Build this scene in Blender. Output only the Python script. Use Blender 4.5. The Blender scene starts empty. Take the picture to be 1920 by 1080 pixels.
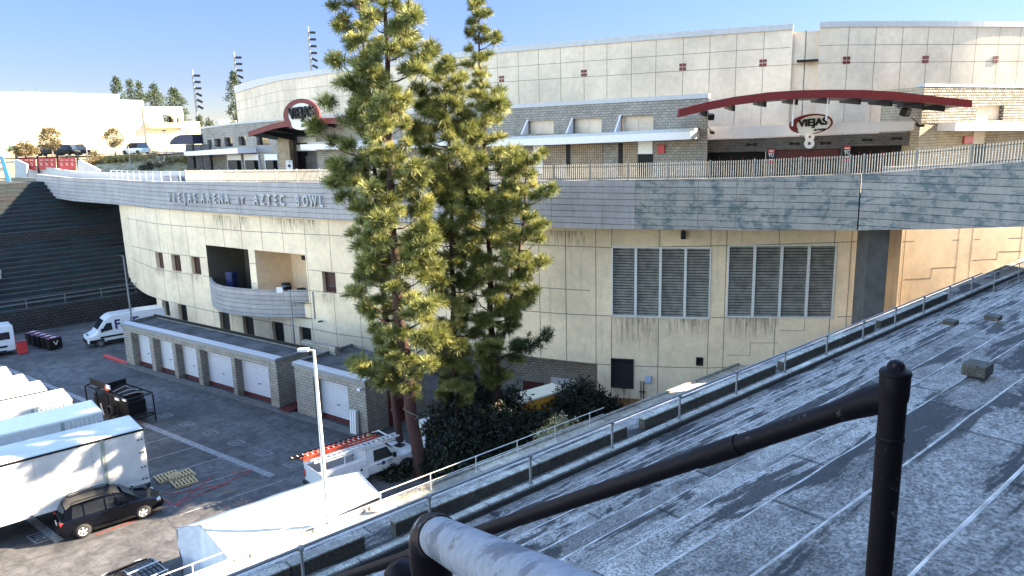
import bpy, bmesh, math, random
import numpy as np
from mathutils import Vector, Matrix
random.seed(7); rng = np.random.default_rng(7)
SC = bpy.context.scene; COL = SC.collection
PI = math.pi
# ---------------------------------------------------------------- camera
FPX = 1400.0; PITCH = math.atan(295 / FPX); ROLL = 0.0265; CH = 18.5
cf = Vector((0, math.cos(PITCH), -math.sin(PITCH)))
_R0 = Vector((1, 0, 0)); _U0 = Vector((0, math.sin(PITCH), math.cos(PITCH)))
cR = _R0 * math.cos(ROLL) - _U0 * math.sin(ROLL)
cU = _R0 * math.sin(ROLL) + _U0 * math.cos(ROLL)
CAM = Vector((0, 0, CH))
def ray(x, y): return cf + cR * ((x - 960) / FPX) - cU * ((y - 540) / FPX)
def onz(x, y, z):
    d = ray(x, y); return CAM + d * ((z - CH) / d.z)
def ony(x, y, Y):
    d = ray(x, y); return CAM + d * (Y / d.y)
def azdir(v): return math.atan2(v.y, v.x)
rr = Vector((.758, .652, 0)).normalized()      # along the rows of seating
nn = Vector((-rr.y, rr.x, 0))                  # down the slope, towards the bowl
def onS(x, y, s):
    d = ray(x, y); return CAM + d * (s / d.dot(nn))
def SQ(q, s, z): return Vector((rr.x * q + nn.x * s, rr.y * q + nn.y * s, z))
cd = bpy.data.cameras.new('camera'); co = bpy.data.objects.new('camera', cd); COL.objects.link(co)
cd.sensor_width = 36; cd.lens = FPX / 1920 * 36; cd.clip_start = .05; cd.clip_end = 3000
m = Matrix((cR, cU, -cf)).transposed().to_4x4(); m.translation = CAM; co.matrix_world = m
SC.camera = co
# ---------------------------------------------------------------- materials
MATS = {}
def nt(name):
    mt = bpy.data.materials.new(name); mt.use_nodes = True
    N = mt.node_tree; N.nodes.clear()
    out = N.nodes.new('ShaderNodeOutputMaterial'); b = N.nodes.new('ShaderNodeBsdfPrincipled')
    N.links.new(b.outputs[0], out.inputs[0]); MATS[name] = mt
    return mt, N, b
def rgba(c): return (c[0], c[1], c[2], 1)
class G:
    def __init__(s, N): s.N = N
    def n(s, t, **k):
        o = s.N.nodes.new(t)
        for a, v in k.items(): setattr(o, a, v)
        return o
    def l(s, a, b): s.N.links.new(a, b)
    def coord(s, kind='Object', scale=(1, 1, 1), rot=(0, 0, 0)):
        c = s.n('ShaderNodeTexCoord'); mp = s.n('ShaderNodeMapping')
        mp.inputs['Scale'].default_value = scale; mp.inputs['Rotation'].default_value = rot
        s.l(c.outputs[kind], mp.inputs['Vector']); return mp.outputs[0]
    def noise(s, vec, scale, detail=5, rough=.6, dist=0):
        o = s.n('ShaderNodeTexNoise'); o.inputs['Scale'].default_value = scale; o.inputs['Detail'].default_value = detail
        o.inputs['Roughness'].default_value = rough; o.inputs['Distortion'].default_value = dist
        s.l(vec, o.inputs['Vector']); return o.outputs['Fac']
    def ramp(s, fac, stops):
        o = s.n('ShaderNodeValToRGB'); e = o.color_ramp.elements
        while len(e) < len(stops): e.new(.5)
        for i, (p, c) in enumerate(stops):
            e[i].position = p; e[i].color = rgba(c) if not isinstance(c, (int, float)) else (c, c, c, 1)
        s.l(fac, o.inputs[0]); return o.outputs[0]
    def mix(s, fac, a, b, mode='MIX'):
        o = s.n('ShaderNodeMix', data_type='RGBA', blend_type=mode)
        for sock, v in ((0, fac), (6, a), (7, b)):
            if isinstance(v, (int, float)): o.inputs[sock].default_value = v
            elif isinstance(v, tuple): o.inputs[sock].default_value = rgba(v)
            else: s.l(v, o.inputs[sock])
        return o.outputs[2]
    def bump(s, h, b, strength=.3, dist=.02):
        o = s.n('ShaderNodeBump'); o.inputs['Strength'].default_value = strength; o.inputs['Distance'].default_value = dist
        s.l(h, o.inputs['Height']); s.l(o.outputs[0], b.inputs['Normal'])
def plain(name, c, rough=.7, metal=0, var=.12, scale=3, coat=0, spec=None):
    mt, N, b = nt(name); g = G(N)
    v = g.coord('Object'); f = g.noise(v, scale, 4)
    lo = tuple(x * (1 - var) for x in c); hi = tuple(min(1, x * (1 + var)) for x in c)
    g.l(g.ramp(f, [(.3, lo), (.7, hi)]), b.inputs['Base Color'])
    b.inputs['Roughness'].default_value = rough; b.inputs['Metallic'].default_value = metal
    if coat: b.inputs['Coat Weight'].default_value = coat
    if spec is not None: b.inputs['Specular IOR Level'].default_value = spec
    return mt
def blockmat(name, c1, c2, mortar, bw=.4, rh=.2, ms=.012, bumpd=.02, off=.5):
    mt, N, b = nt(name); g = G(N)
    uv = g.coord('UV')
    br = g.n('ShaderNodeTexBrick'); br.offset = off
    br.inputs['Scale'].default_value = 1; br.inputs['Brick Width'].default_value = bw; br.inputs['Row Height'].default_value = rh
    br.inputs['Mortar Size'].default_value = ms; br.inputs['Mortar Smooth'].default_value = .2
    br.inputs['Color1'].default_value = rgba(c1); br.inputs['Color2'].default_value = rgba(c2); br.inputs['Mortar'].default_value = rgba(mortar)
    g.l(uv, br.inputs['Vector'])
    f = g.noise(g.coord('Object'), .7, 6, .7); f2 = g.noise(g.coord('Object'), 9, 5, .7)
    c = g.mix(1.0, br.outputs['Color'], g.ramp(f, [(.3, .75), (.7, 1.15)]), 'MULTIPLY')
    c = g.mix(1.0, c, g.ramp(f2, [(.3, .72), (.7, 1.2)]), 'MULTIPLY')
    g.l(c, b.inputs['Base Color']); b.inputs['Roughness'].default_value = .9
    h = g.mix(.5, g.ramp(br.outputs['Fac'], [(0, 1.0), (1, 0.0)]), f2)
    g.bump(h, b, .6, bumpd); return mt
def stucco(name, c, stain=(.3, .27, .2), amt=.35, bs=.2):
    mt, N, b = nt(name); g = G(N)
    o = g.coord('Object'); f = g.noise(o, .25, 5, .6); f2 = g.noise(o, 2.2, 6, .7); f4 = g.noise(o, 30, 3, .6)
    st = g.noise(g.coord('Object', (1.4, 1.4, .12)), 1.2, 6, .7)
    lo = tuple(x * .84 for x in c); hi = tuple(min(1, x * 1.1) for x in c)
    col = g.mix(1.0, g.ramp(f, [(.35, lo), (.65, hi)]), g.ramp(f2, [(.3, .88), (.7, 1.06)]), 'MULTIPLY')
    col = g.mix(g.ramp(st, [(.58, 0.0), (.78, amt)]), col, stain)
    g.l(col, b.inputs['Base Color']); b.inputs['Roughness'].default_value = .88
    g.bump(g.mix(.3, f2, f4), b, bs, .02); return mt
def boardconc(name, c, dark, thr=.5, board=.31, amt=.8, stretch=(.5, .5, 1.6)):
    mt, N, b = nt(name); g = G(N)
    uv = g.coord('UV'); sp = g.n('ShaderNodeSeparateXYZ'); g.l(uv, sp.inputs[0])
    dv = g.n('ShaderNodeMath', operation='DIVIDE'); g.l(sp.outputs[1], dv.inputs[0]); dv.inputs[1].default_value = board
    fr = g.n('ShaderNodeMath', operation='FRACT'); g.l(dv.outputs[0], fr.inputs[0])
    line = g.ramp(fr.outputs[0], [(0, 1.0), (.085, 1.0), (.11, 0.0), (1, 0.0)])
    fl = g.n('ShaderNodeMath', operation='FLOOR'); g.l(dv.outputs[0], fl.inputs[0])
    wn = g.n('ShaderNodeTexWhiteNoise', noise_dimensions='1D'); g.l(fl.outputs[0], wn.inputs['W'])
    o = g.coord('Object'); os_ = g.coord('Object', stretch)
    f = g.noise(o, .5, 6, .65); f2 = g.noise(os_, 2.0, 8, .75, .6); f3 = g.noise(o, 14, 5, .7); f5 = g.noise(g.coord('Object', (3, 3, .25)), 1.5, 5, .7)
    col = g.mix(1.0, c, g.ramp(f, [(.3, .8), (.7, 1.12)]), 'MULTIPLY')
    col = g.mix(1.0, col, g.ramp(wn.outputs[0], [(0, .9), (1, 1.06)]), 'MULTIPLY')
    col = g.mix(1.0, col, g.ramp(f3, [(.3, .82), (.7, 1.1)]), 'MULTIPLY')
    col = g.mix(1.0, col, g.ramp(f5, [(.35, .88), (.6, 1.03)]), 'MULTIPLY')
    col = g.mix(g.ramp(f2, [(thr, 0.0), (thr + .1, amt)]), col, dark)
    lv = g.mix(1.0, line, g.ramp(g.noise(o, 1.1, 3), [(.3, .5), (.6, 1.0)]), 'MULTIPLY')
    col = g.mix(lv, col, tuple(x * .3 for x in dark))
    g.l(col, b.inputs['Base Color']); b.inputs['Roughness'].default_value = .85
    g.bump(g.mix(.5, g.mix(1.0, line, (-1, -1, -1), 'MULTIPLY'), f3), b, .4, .02); return mt
def rowconc(name, c, dark, thr=.55, amt=.75, fine=60, stretch=(.35, 1.6, 1)):
    """weathered seating concrete; object x runs along the rows"""
    mt, N, b = nt(name); g = G(N)
    o = g.coord('Object'); os_ = g.coord('Object', stretch)
    sp_ = g.n('ShaderNodeSeparateXYZ'); g.l(o, sp_.inputs[0])
    def mth(op, a, b_=None, c_=None):
        m_ = g.n('ShaderNodeMath', operation=op)
        for i_, v in enumerate((a, b_, c_)):
            if v is None: continue
            if isinstance(v, (int, float)): m_.inputs[i_].default_value = v
            else: g.l(v, m_.inputs[i_])
        return m_.outputs[0]
    row = mth('FLOOR', mth('MULTIPLY_ADD', sp_.outputs[1], 1 / .8382, -1.207))
    sx_ = mth('MULTIPLY_ADD', row, .37, mth('MULTIPLY', sp_.outputs[0], .34)); slab = mth('FLOOR', sx_)
    cb_ = g.n('ShaderNodeCombineXYZ'); g.l(row, cb_.inputs[0]); g.l(slab, cb_.inputs[1])
    wn_ = g.n('ShaderNodeTexWhiteNoise', noise_dimensions='2D'); g.l(cb_.outputs[0], wn_.inputs['Vector'])
    wr_ = g.n('ShaderNodeTexWhiteNoise', noise_dimensions='1D'); g.l(row, wr_.inputs['W'])
    jn = g.ramp(mth('FRACT', sx_), [(0, .35), (.012, .35), (.016, 1.0), (1, 1.0)])
    f = g.noise(os_, 1.1, 9, .72, .6); f2 = g.noise(o, 48, 3, .6); f3 = g.noise(o, 4, 8, .75); f4 = g.noise(o, .5, 3)
    f6 = g.noise(o, 17, 6, .75); f7 = g.noise(g.coord('Object', (.3, 3, 1)), 2.2, 8, .75)
    hp = g.n('ShaderNodeTexVoronoi'); hp.inputs['Scale'].default_value = 4.5; g.l(o, hp.inputs['Vector'])
    col = g.mix(1.0, c, g.ramp(f3, [(.38, .72), (.6, 1.18)]), 'MULTIPLY')
    col = g.mix(1.0, col, g.ramp(wr_.outputs[0], [(0, .74), (1, 1.16)]), 'MULTIPLY')
    col = g.mix(1.0, col, g.ramp(wn_.outputs[0], [(0, .58), (.25, .9), (1, 1.12)]), 'MULTIPLY')
    col = g.mix(1.0, col, g.ramp(f4, [(.35, .78), (.62, 1.15)]), 'MULTIPLY')
    col = g.mix(1.0, col, g.ramp(f2, [(.38, .5), (.6, 1.45)]), 'MULTIPLY')
    col = g.mix(1.0, col, g.ramp(f6, [(.36, .55), (.52, 1.08)]), 'MULTIPLY')
    col = g.mix(g.ramp(f7, [(.52, 0.0), (.64, amt * .75)]), col, dark)
    col = g.mix(g.ramp(f, [(thr, 0.0), (thr + .04, amt)]), col, dark)
    col = g.mix(g.ramp(hp.outputs['Distance'], [(.05, .9), (.075, 0.0)]), col, tuple(x * .25 for x in dark))
    col = g.mix(1.0, col, jn, 'MULTIPLY')
    g.l(col, b.inputs['Base Color']); b.inputs['Roughness'].default_value = .9
    g.bump(g.mix(.5, f3, f2), b, .5, .01); return mt

YEL = stucco("stucco_yellow", (.82, .635, .43), (.24, .20, .13), .45)
DRUM = stucco("stucco_beige", (.67, .545, .41), (.38, .32, .23), .3)
CREAM = stucco('stucco_cream', (.56, .50, .37), (.5, .42, .3), .15)
BLK = blockmat('split_face_block', (.25, .225, .19), (.33, .295, .25), (.07, .06, .05), .42, .2, .014, .03)
BLKG = blockmat('grey_block', (.075, .068, .066), (.10, .092, .09), (.16, .15, .14), .4, .2, .014)
BLKT = blockmat('tan_block', (.42, .33, .22), (.50, .41, .28), (.16, .11, .06), .4, .2, .016, .02)
TILE = blockmat('stack_tile', (.33, .25, .17), (.40, .31, .22), (.06, .04, .03), .2, .2, .014, .01, 0)
ROUGH = blockmat('rubble_stone', (.22, .19, .15), (.58, .52, .42), (.05, .04, .03), .30, .20, .045, .25)
PARA = boardconc('board_concrete', (.38, .345, .33), (.10, .10, .11), .60, .40, .6)
PARAD = boardconc('board_concrete_stained', (.33, .30, .27), (.045, .09, .10), .49, .40, .72, (.55, .55, .8))
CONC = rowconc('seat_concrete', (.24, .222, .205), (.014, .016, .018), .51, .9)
CONCD = rowconc('shaded_seat_concrete', (.020, .019, .020), (.01, .03, .035), .5, .7)  # shade of the far seating painted into a near-black base colour
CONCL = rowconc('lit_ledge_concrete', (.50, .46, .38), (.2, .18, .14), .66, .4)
EDGE = plain('worn_edge', (.38, .365, .35), .9, 0, .5, 6)
CURB = rowconc('curb_concrete', (.42, .40, .35), (.16, .15, .12), .6, .5, 30)
WALLC = rowconc('bench_wall_concrete', (.075, .07, .06), (.05, .045, .035), .5, .75, 20, (.5, .5, 2))
CWHITE = plain('white_paint', (.66, .64, .64), .5, 0, .05)
WHITEM = plain('white_roll_door', (.50, .50, .53), .45, 0, .05)
TRAIL = stucco('trailer_white', (.60, .60, .60), (.45, .43, .38), .3, .03)
TRAILY = plain('trailer_cream', (.74, .70, .55), .5, 0, .06)
STEEL = plain('galvanised_steel', (.20, .20, .21), .6, .15, .15, 8)
STEELL = plain('light_painted_steel', (.66, .65, .62), .5, .1, .1, 8)
BLACK = plain('black_paint', (.005, .005, .006), .5, 0, .2, 3, 0, .3)
BLACKG = plain('black_gloss', (.002, .003, .007), .16, .0, .1, 3, 0, .35)
VWHITE = plain('white_gloss', (.62, .63, .65), .2, 0, .03, 3, .6)
RUBBER = plain('rubber', (.02, .02, .02), .85)
RIM = plain('alloy', (.6, .61, .63), .4, .3, .05)
LOGD = plain('loggia_shade', (.10, .085, .065), .85, 0, .1, 1)  # shade inside the left loggia room, put in as a darker base colour
PIERC = plain('pier_concrete', (.10, .10, .10), .9, 0, .25, 1.5)
KDARK = plain('kerb_face_dark', (.022, .022, .022), .95, 0, .3, 3)  # near-black tone for the strip on the kerb's upslope face
REDM = plain('maroon_paint', (.135, .006, .006), .5, 0, .12)
REDB = plain('red_paint', (.42, .03, .03), .5, 0, .1)
DRED = plain('oxide_red', (.075, .010, .010), .6, 0, .25, 5)
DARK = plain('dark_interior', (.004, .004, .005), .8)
BRONZE = plain('dark_bronze_louver', (.018, .018, .018), .55, .2, .2)
LOUV = plain('louver_steel', (.30, .28, .24), .6, .1, .35, 2)
JOINT = plain('joint_sealant', (.17, .15, .11), .9, 0, .2)
JOINTL = plain('joint_pale', (.62, .58, .46), .9, 0, .1)
PURPLE = plain('purple_lettering', (.035, .012, .09), .5)
YELP = plain('safety_yellow', (.55, .33, .02), .6, 0, .15)
GENY = plain('equipment_yellow', (.50, .24, .03), .6, 0, .2)
ALGAE = plain('roof_gravel', (.065, .065, .07), .95, 0, .6, .7)
COPING = plain('light_coping', (.42, .41, .40), .6, 0, .1)
TARP = plain('white_tarpaulin', (.62, .57, .48), .5, 0, .04, 1)
CLOTH = plain('grey_cloth', (.62, .62, .66), .7, 0, .12, 4)
BARK = stucco('bark', (.046, .019, .014), (.03, .015, .01), .8, .9)
WOOD = plain('pallet_wood', (.42, .32, .17), .85, 0, .3, 6)
ORANGE = plain('fibreglass_orange', (.45, .055, .02), .5, 0, .15)
BLUE = plain('blue_plastic', (.012, .016, .07), .5)
AWN = plain('navy_awning', (.02, .022, .05), .7)
PICK = plain('picket_paint', (.34, .32, .28), .6, 0, .15, 5)
PAINTW = plain('road_paint', (.20, .20, .21), .85, 0, .5, 5)
PAINTR = plain('red_road_paint', (.28, .03, .03), .8, 0, .4, 4)
SIGNW = plain('sign_face', (.78, .75, .68), .4, 0, .03)
def glassm(name, c):
    mt, N, b = nt(name); b.inputs['Base Color'].default_value = rgba(c); b.inputs['Roughness'].default_value = .06
    b.inputs['Specular IOR Level'].default_value = .7; return mt
GLASS = glassm('dark_glass', (.012, .014, .018)); GLASSR = glassm('reddish_glass', (.06, .03, .025))
def rusty(name, base, patch, thr):
    mt, N, b = nt(name); g = G(N); o = g.coord('Object')
    f = g.noise(o, 14, 8, .7); f2 = g.noise(o, 80, 4, .7); f3 = g.noise(o, 30, 6, .75)
    col = g.mix(g.ramp(f, [(thr, 0.0), (thr + .04, 1.0)]), base, patch)
    col = g.mix(g.ramp(f3, [(.62, 0.0), (.68, .8)]), col, (.09, .075, .07))
    col = g.mix(1.0, col, g.ramp(f2, [(.3, .75), (.7, 1.15)]), 'MULTIPLY')
    g.l(col, b.inputs['Base Color']); b.inputs['Roughness'].default_value = .55; b.inputs['Specular IOR Level'].default_value = .12; g.bump(g.mix(.5, f, f2), b, .5, .002); return mt
PIPED = rusty('dark_red_pipe_paint', (.004, .002, .004), (.03, .018, .018), .70)
PIPEG = rusty('galvanised_pipe', (.22, .23, .26), (.12, .125, .15), .55)
PIPEC = rusty('elbow_paint', (.006, .003, .006), (.36, .38, .42), .62)
def asphalt():
    mt, N, b = nt('lot_asphalt'); g = G(N); o = g.coord('Object')
    f = g.noise(o, .16, 6, .65, .4); f2 = g.noise(o, 1.3, 8, .75, .8); f3 = g.noise(o, 25, 4, .7)
    wv = g.noise(g.coord('Object', (1, 1, 1), (0, 0, .7)), .5, 8, .8, 2.5)
    col = g.mix(1.0, (.066, .064, .066), g.ramp(f, [(.36, .6), (.62, 1.45)]), 'MULTIPLY')
    col = g.mix(1.0, col, g.ramp(f2, [(.38, .6), (.6, 1.35)]), 'MULTIPLY')
    col = g.mix(1.0, col, g.ramp(f3, [(.3, .85), (.7, 1.1)]), 'MULTIPLY')
    col = g.mix(g.ramp(wv, [(.53, 0.0), (.64, .8)]), col, (.024, .025, .030))
    br = g.n('ShaderNodeTexBrick'); br.offset = 0; br.inputs['Scale'].default_value = 1
    br.inputs['Brick Width'].default_value = 9; br.inputs['Row Height'].default_value = 5.4; br.inputs['Mortar Size'].default_value = .07
    br.inputs['Mortar Smooth'].default_value = .6
    g.l(g.coord('Object', (1, 1, 1), (0, 0, -.71)), br.inputs['Vector'])
    col = g.mix(g.ramp(br.outputs['Fac'], [(0, 0.0), (1, .7)]), col, (.035, .035, .035))
    g.l(col, b.inputs['Base Color']); b.inputs['Roughness'].default_value = .85; g.bump(f3, b, .3, .01); return mt
ASPH = asphalt()
def soil():
    mt, N, b = nt('dry_soil'); g = G(N); o = g.coord('Object'); f = g.noise(o, .6, 8, .75); f2 = g.noise(o, 5, 6, .7)
    col = g.mix(1.0, g.ramp(f, [(.3, (.12, .10, .05)), (.5, (.34, .27, .15)), (.7, (.46, .38, .24))]), g.ramp(f2, [(.3, .6), (.7, 1.2)]), 'MULTIPLY')
    g.l(col, b.inputs['Base Color']); b.inputs['Roughness'].default_value = .95; g.bump(f2, b, .8, .1); return mt
SOIL = soil()
def leafm(name, a, b_, c, scale=.8):
    mt, N, b = nt(name); g = G(N); o = g.coord('Object'); f = g.noise(o, scale, 5, .7); oi = g.n('ShaderNodeNewGeometry')
    col = g.ramp(f, [(.3, a), (.5, b_), (.72, c)])
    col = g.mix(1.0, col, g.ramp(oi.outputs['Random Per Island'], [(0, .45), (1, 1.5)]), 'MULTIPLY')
    g.l(col, b.inputs['Base Color']); b.inputs['Roughness'].default_value = .6
    tr = g.n('ShaderNodeBsdfTranslucent'); g.l(col, tr.inputs['Color']); mx = g.n('ShaderNodeMixShader'); mx.inputs[0].default_value = .16
    out = [n for n in N.nodes if n.type == 'OUTPUT_MATERIAL'][0]
    g.l(b.outputs[0], mx.inputs[1]); g.l(tr.outputs[0], mx.inputs[2]); g.l(mx.outputs[0], out.inputs[0]); return mt
NEEDLE = leafm('pine_needles', (.028, .045, .013), (.20, .215, .055), (.62, .58, .22))
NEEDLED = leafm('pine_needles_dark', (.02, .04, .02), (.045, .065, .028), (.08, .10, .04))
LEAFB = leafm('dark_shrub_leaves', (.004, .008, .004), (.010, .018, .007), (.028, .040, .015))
LEAFD = leafm('dry_leaves', (.07, .06, .02), (.15, .11, .04), (.25, .17, .07))
LEAFY = leafm('pale_leaves', (.14, .15, .07), (.30, .29, .16), (.45, .42, .26), 2)
GRASSY = leafm('dry_grass', (.14, .13, .03), (.26, .21, .06), (.36, .28, .11), 1)
BARKG = plain('grey_bark', (.20, .17, .14), .9, 0, .3, 4)
# ---------------------------------------------------------------- mesh helpers
class MB:
    def __init__(s): s.v = []; s.f = []; s.mi = []; s.sm = []; s.uv = {}
    def add(s, vs, fs, mi=0, smooth=False, uvs=None):
        b = len(s.v); s.v += [tuple(v) for v in vs]
        for k, f in enumerate(fs):
            if uvs is not None: s.uv[len(s.f)] = [uvs[i] for i in f]
            s.f.append([b + i for i in f]); s.mi.append(mi); s.sm.append(smooth)
        return s
    def quad(s, a, b, c, d, mi=0): return s.add([a, b, c, d], [(0, 1, 2, 3)], mi)
    def box(s, c, size, rz=0, mi=0, M=None):
        x, y, z = (k / 2 for k in size); R = Matrix.Rotation(rz, 3, 'Z') if M is None else M
        vs = [Vector(c) + R @ Vector((a, b, d)) for d in (-z, z) for b in (-y, y) for a in (-x, x)]
        return s.add(vs, [(0, 2, 3, 1), (4, 5, 7, 6), (0, 1, 5, 4), (2, 6, 7, 3), (0, 4, 6, 2), (1, 3, 7, 5)], mi)
    def bar(s, a, b, w, h, mi=0, up=Vector((0, 0, 1))):
        a = Vector(a); b = Vector(b); d = (b - a); L = d.length; d.normalize()
        if abs(d.dot(up)) > .98: up = Vector((0, 1, 0))
        sx = d.cross(up).normalized(); uz = sx.cross(d)
        return s.box((a + b) / 2, (L, w, h), 0, mi, Matrix((d, sx, uz)).transposed())
    def prism(s, pts, z0, z1, mi=0):
        n = len(pts); vs = [(p[0], p[1], z0) for p in pts] + [(p[0], p[1], z1) for p in pts]
        return s.add(vs, [tuple(range(n))[::-1], tuple(range(n, 2 * n))] + [(i, (i + 1) % n, n + (i + 1) % n, n + i) for i in range(n)], mi)
    def extr(s, pts, vec, mi=0):
        n = len(pts); vec = Vector(vec); vs = [Vector(p) for p in pts] + [Vector(p) + vec for p in pts]
        return s.add(vs, [tuple(range(n))[::-1], tuple(range(n, 2 * n))] + [(i, (i + 1) % n, n + (i + 1) % n, n + i) for i in range(n)], mi)
    def tube(s, path, rad, n=10, mi=0, cap=True):
        path = [Vector(p) for p in path]; rad = rad if isinstance(rad, (list, tuple)) else [rad] * len(path)
        vs = []; prev = None
        for i, p in enumerate(path):
            t = (path[min(i + 1, len(path) - 1)] - path[max(i - 1, 0)]).normalized()
            if prev is None:
                a = t.cross(Vector((0, 0, 1)) if abs(t.z) < .9 else Vector((1, 0, 0))).normalized()
            else: a = (prev - t * prev.dot(t)).normalized()
            prev = a; b = t.cross(a)
            vs += [p + (a * math.cos(2 * PI * k / n) + b * math.sin(2 * PI * k / n)) * rad[i] for k in range(n)]
        fs = [(i * n + k, i * n + (k + 1) % n, (i + 1) * n + (k + 1) % n, (i + 1) * n + k) for i in range(len(path) - 1) for k in range(n)]
        s.add(vs, fs, mi, True)
        if cap:
            s.add(vs[:n], [tuple(range(n))[::-1]], mi); s.add(vs[-n:], [tuple(range(n))], mi)
        return s
    def lathe(s, prof, c=(0, 0, 0), axis='Z', n=16, mi=0):
        vs = []
        for r, z in prof:
            for k in range(n):
                a = 2 * PI * k / n; p = (r * math.cos(a), r * math.sin(a), z)
                if axis == 'Y': p = (p[0], p[2], p[1])
                if axis == 'X': p = (p[2], p[0], p[1])
                vs.append((p[0] + c[0], p[1] + c[1], p[2] + c[2]))
        fs = [(i * n + k, i * n + (k + 1) % n, (i + 1) * n + (k + 1) % n, (i + 1) * n + k) for i in range(len(prof) - 1) for k in range(n)]
        return s.add(vs, fs, mi, True)
    def build(s, name, mats, parent=None, loc=None, rz=0, bevel=0, world=True):
        if parent is not None and world:
            ofs = Vector((0, 0, 0)); q = parent
            while q is not None: ofs += q.location; q = q.parent
            s.v = [(v[0] - ofs.x, v[1] - ofs.y, v[2] - ofs.z) for v in s.v]
        me = bpy.data.meshes.new(name); me.from_pydata(s.v, [], s.f)
        mats = mats if isinstance(mats, (list, tuple)) else [mats]
        for mt in mats: me.materials.append(mt)
        me.polygons.foreach_set('material_index', s.mi); me.polygons.foreach_set('use_smooth', s.sm)
        uvl = me.uv_layers.new(name='UVMap')
        data = np.zeros(len(me.loops) * 2, dtype=np.float32); k = 0
        for i, p in enumerate(me.polygons):
            if i in s.uv:
                for u in s.uv[i]: data[k] = u[0]; data[k + 1] = u[1]; k += 2
                continue
            n = p.normal
            if abs(n.z) < .7:
                t = Vector((-n.y, n.x, 0)).normalized()
                for vi in p.vertices:
                    v = s.v[vi]; data[k] = v[0] * t.x + v[1] * t.y; data[k + 1] = v[2]; k += 2
            else:
                for vi in p.vertices:
                    v = s.v[vi]; data[k] = v[0]; data[k + 1] = v[1]; k += 2
        uvl.data.foreach_set('uv', data)
        o = bpy.data.objects.new(name, me); COL.objects.link(o)
        if loc is not None: o.location = loc
        o.rotation_euler[2] = rz
        if parent is not None:
            o.parent = parent
        if bevel:
            md = o.modifiers.new('bevel', 'BEVEL'); md.width = bevel; md.segments = 2; md.limit_method = 'ANGLE'
        return o
def tag(o, label=None, cat=None, group=None, kind=None):
    if label: o['label'] = label
    if cat: o['category'] = cat
    if group: o['group'] = group
    if kind: o['kind'] = kind
    return o
def empty(name, loc=(0, 0, 0), rz=0, label=None, cat=None, group=None):
    o = bpy.data.objects.new(name, None); COL.objects.link(o); o.location = loc; o.rotation_euler[2] = rz
    o.empty_display_size = .3
    return tag(o, label, cat, group)
def struct(o): o['kind'] = 'structure'; return o
def copy_tree(o, parent=None, label=None, loc=None, rz=None):
    c = o.copy(); COL.objects.link(c)
    if parent is not None: c.parent = parent
    if label: c['label'] = label
    if loc is not None: c.location = loc
    if rz is not None: c.rotation_euler[2] = rz
    for ch in list(o.children): copy_tree(ch, c)
    return c
def text(s, size, depth=.05, offset=0, shear=0, sx=1.0, mat=None, parent=None, name='lettering', align='CENTER'):
    cu = bpy.data.curves.new('t', 'FONT'); cu.body = s; cu.size = size; cu.extrude = depth / 2; cu.offset = offset
    cu.align_x = align; cu.align_y = 'CENTER'; cu.shear = shear; cu.resolution_u = 3
    to = bpy.data.objects.new('t', cu); COL.objects.link(to)
    dg = bpy.context.evaluated_depsgraph_get(); dg.update()
    me = bpy.data.meshes.new_from_object(to.evaluated_get(dg)); bpy.data.objects.remove(to)
    for v in me.vertices: v.co.x *= sx
    me.materials.clear(); me.materials.append(mat); me.name = name
    o = bpy.data.objects.new(name, me); COL.objects.link(o)
    if parent is not None: o.parent = parent
    return o
def place_face(o, p, nrm, up=Vector((0, 0, 1))):
    """stand flat text on a vertical face with outward normal nrm"""
    nrm = Vector(nrm).normalized(); x = up.cross(nrm).normalized(); u = nrm.cross(x)
    ofs = Vector((0, 0, 0)); q = o.parent
    while q is not None: ofs += q.location; q = q.parent
    mm = Matrix((x, u, nrm)).transposed().to_4x4(); mm.translation = Vector(p) - ofs; o.matrix_basis = mm
    return o
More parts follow.
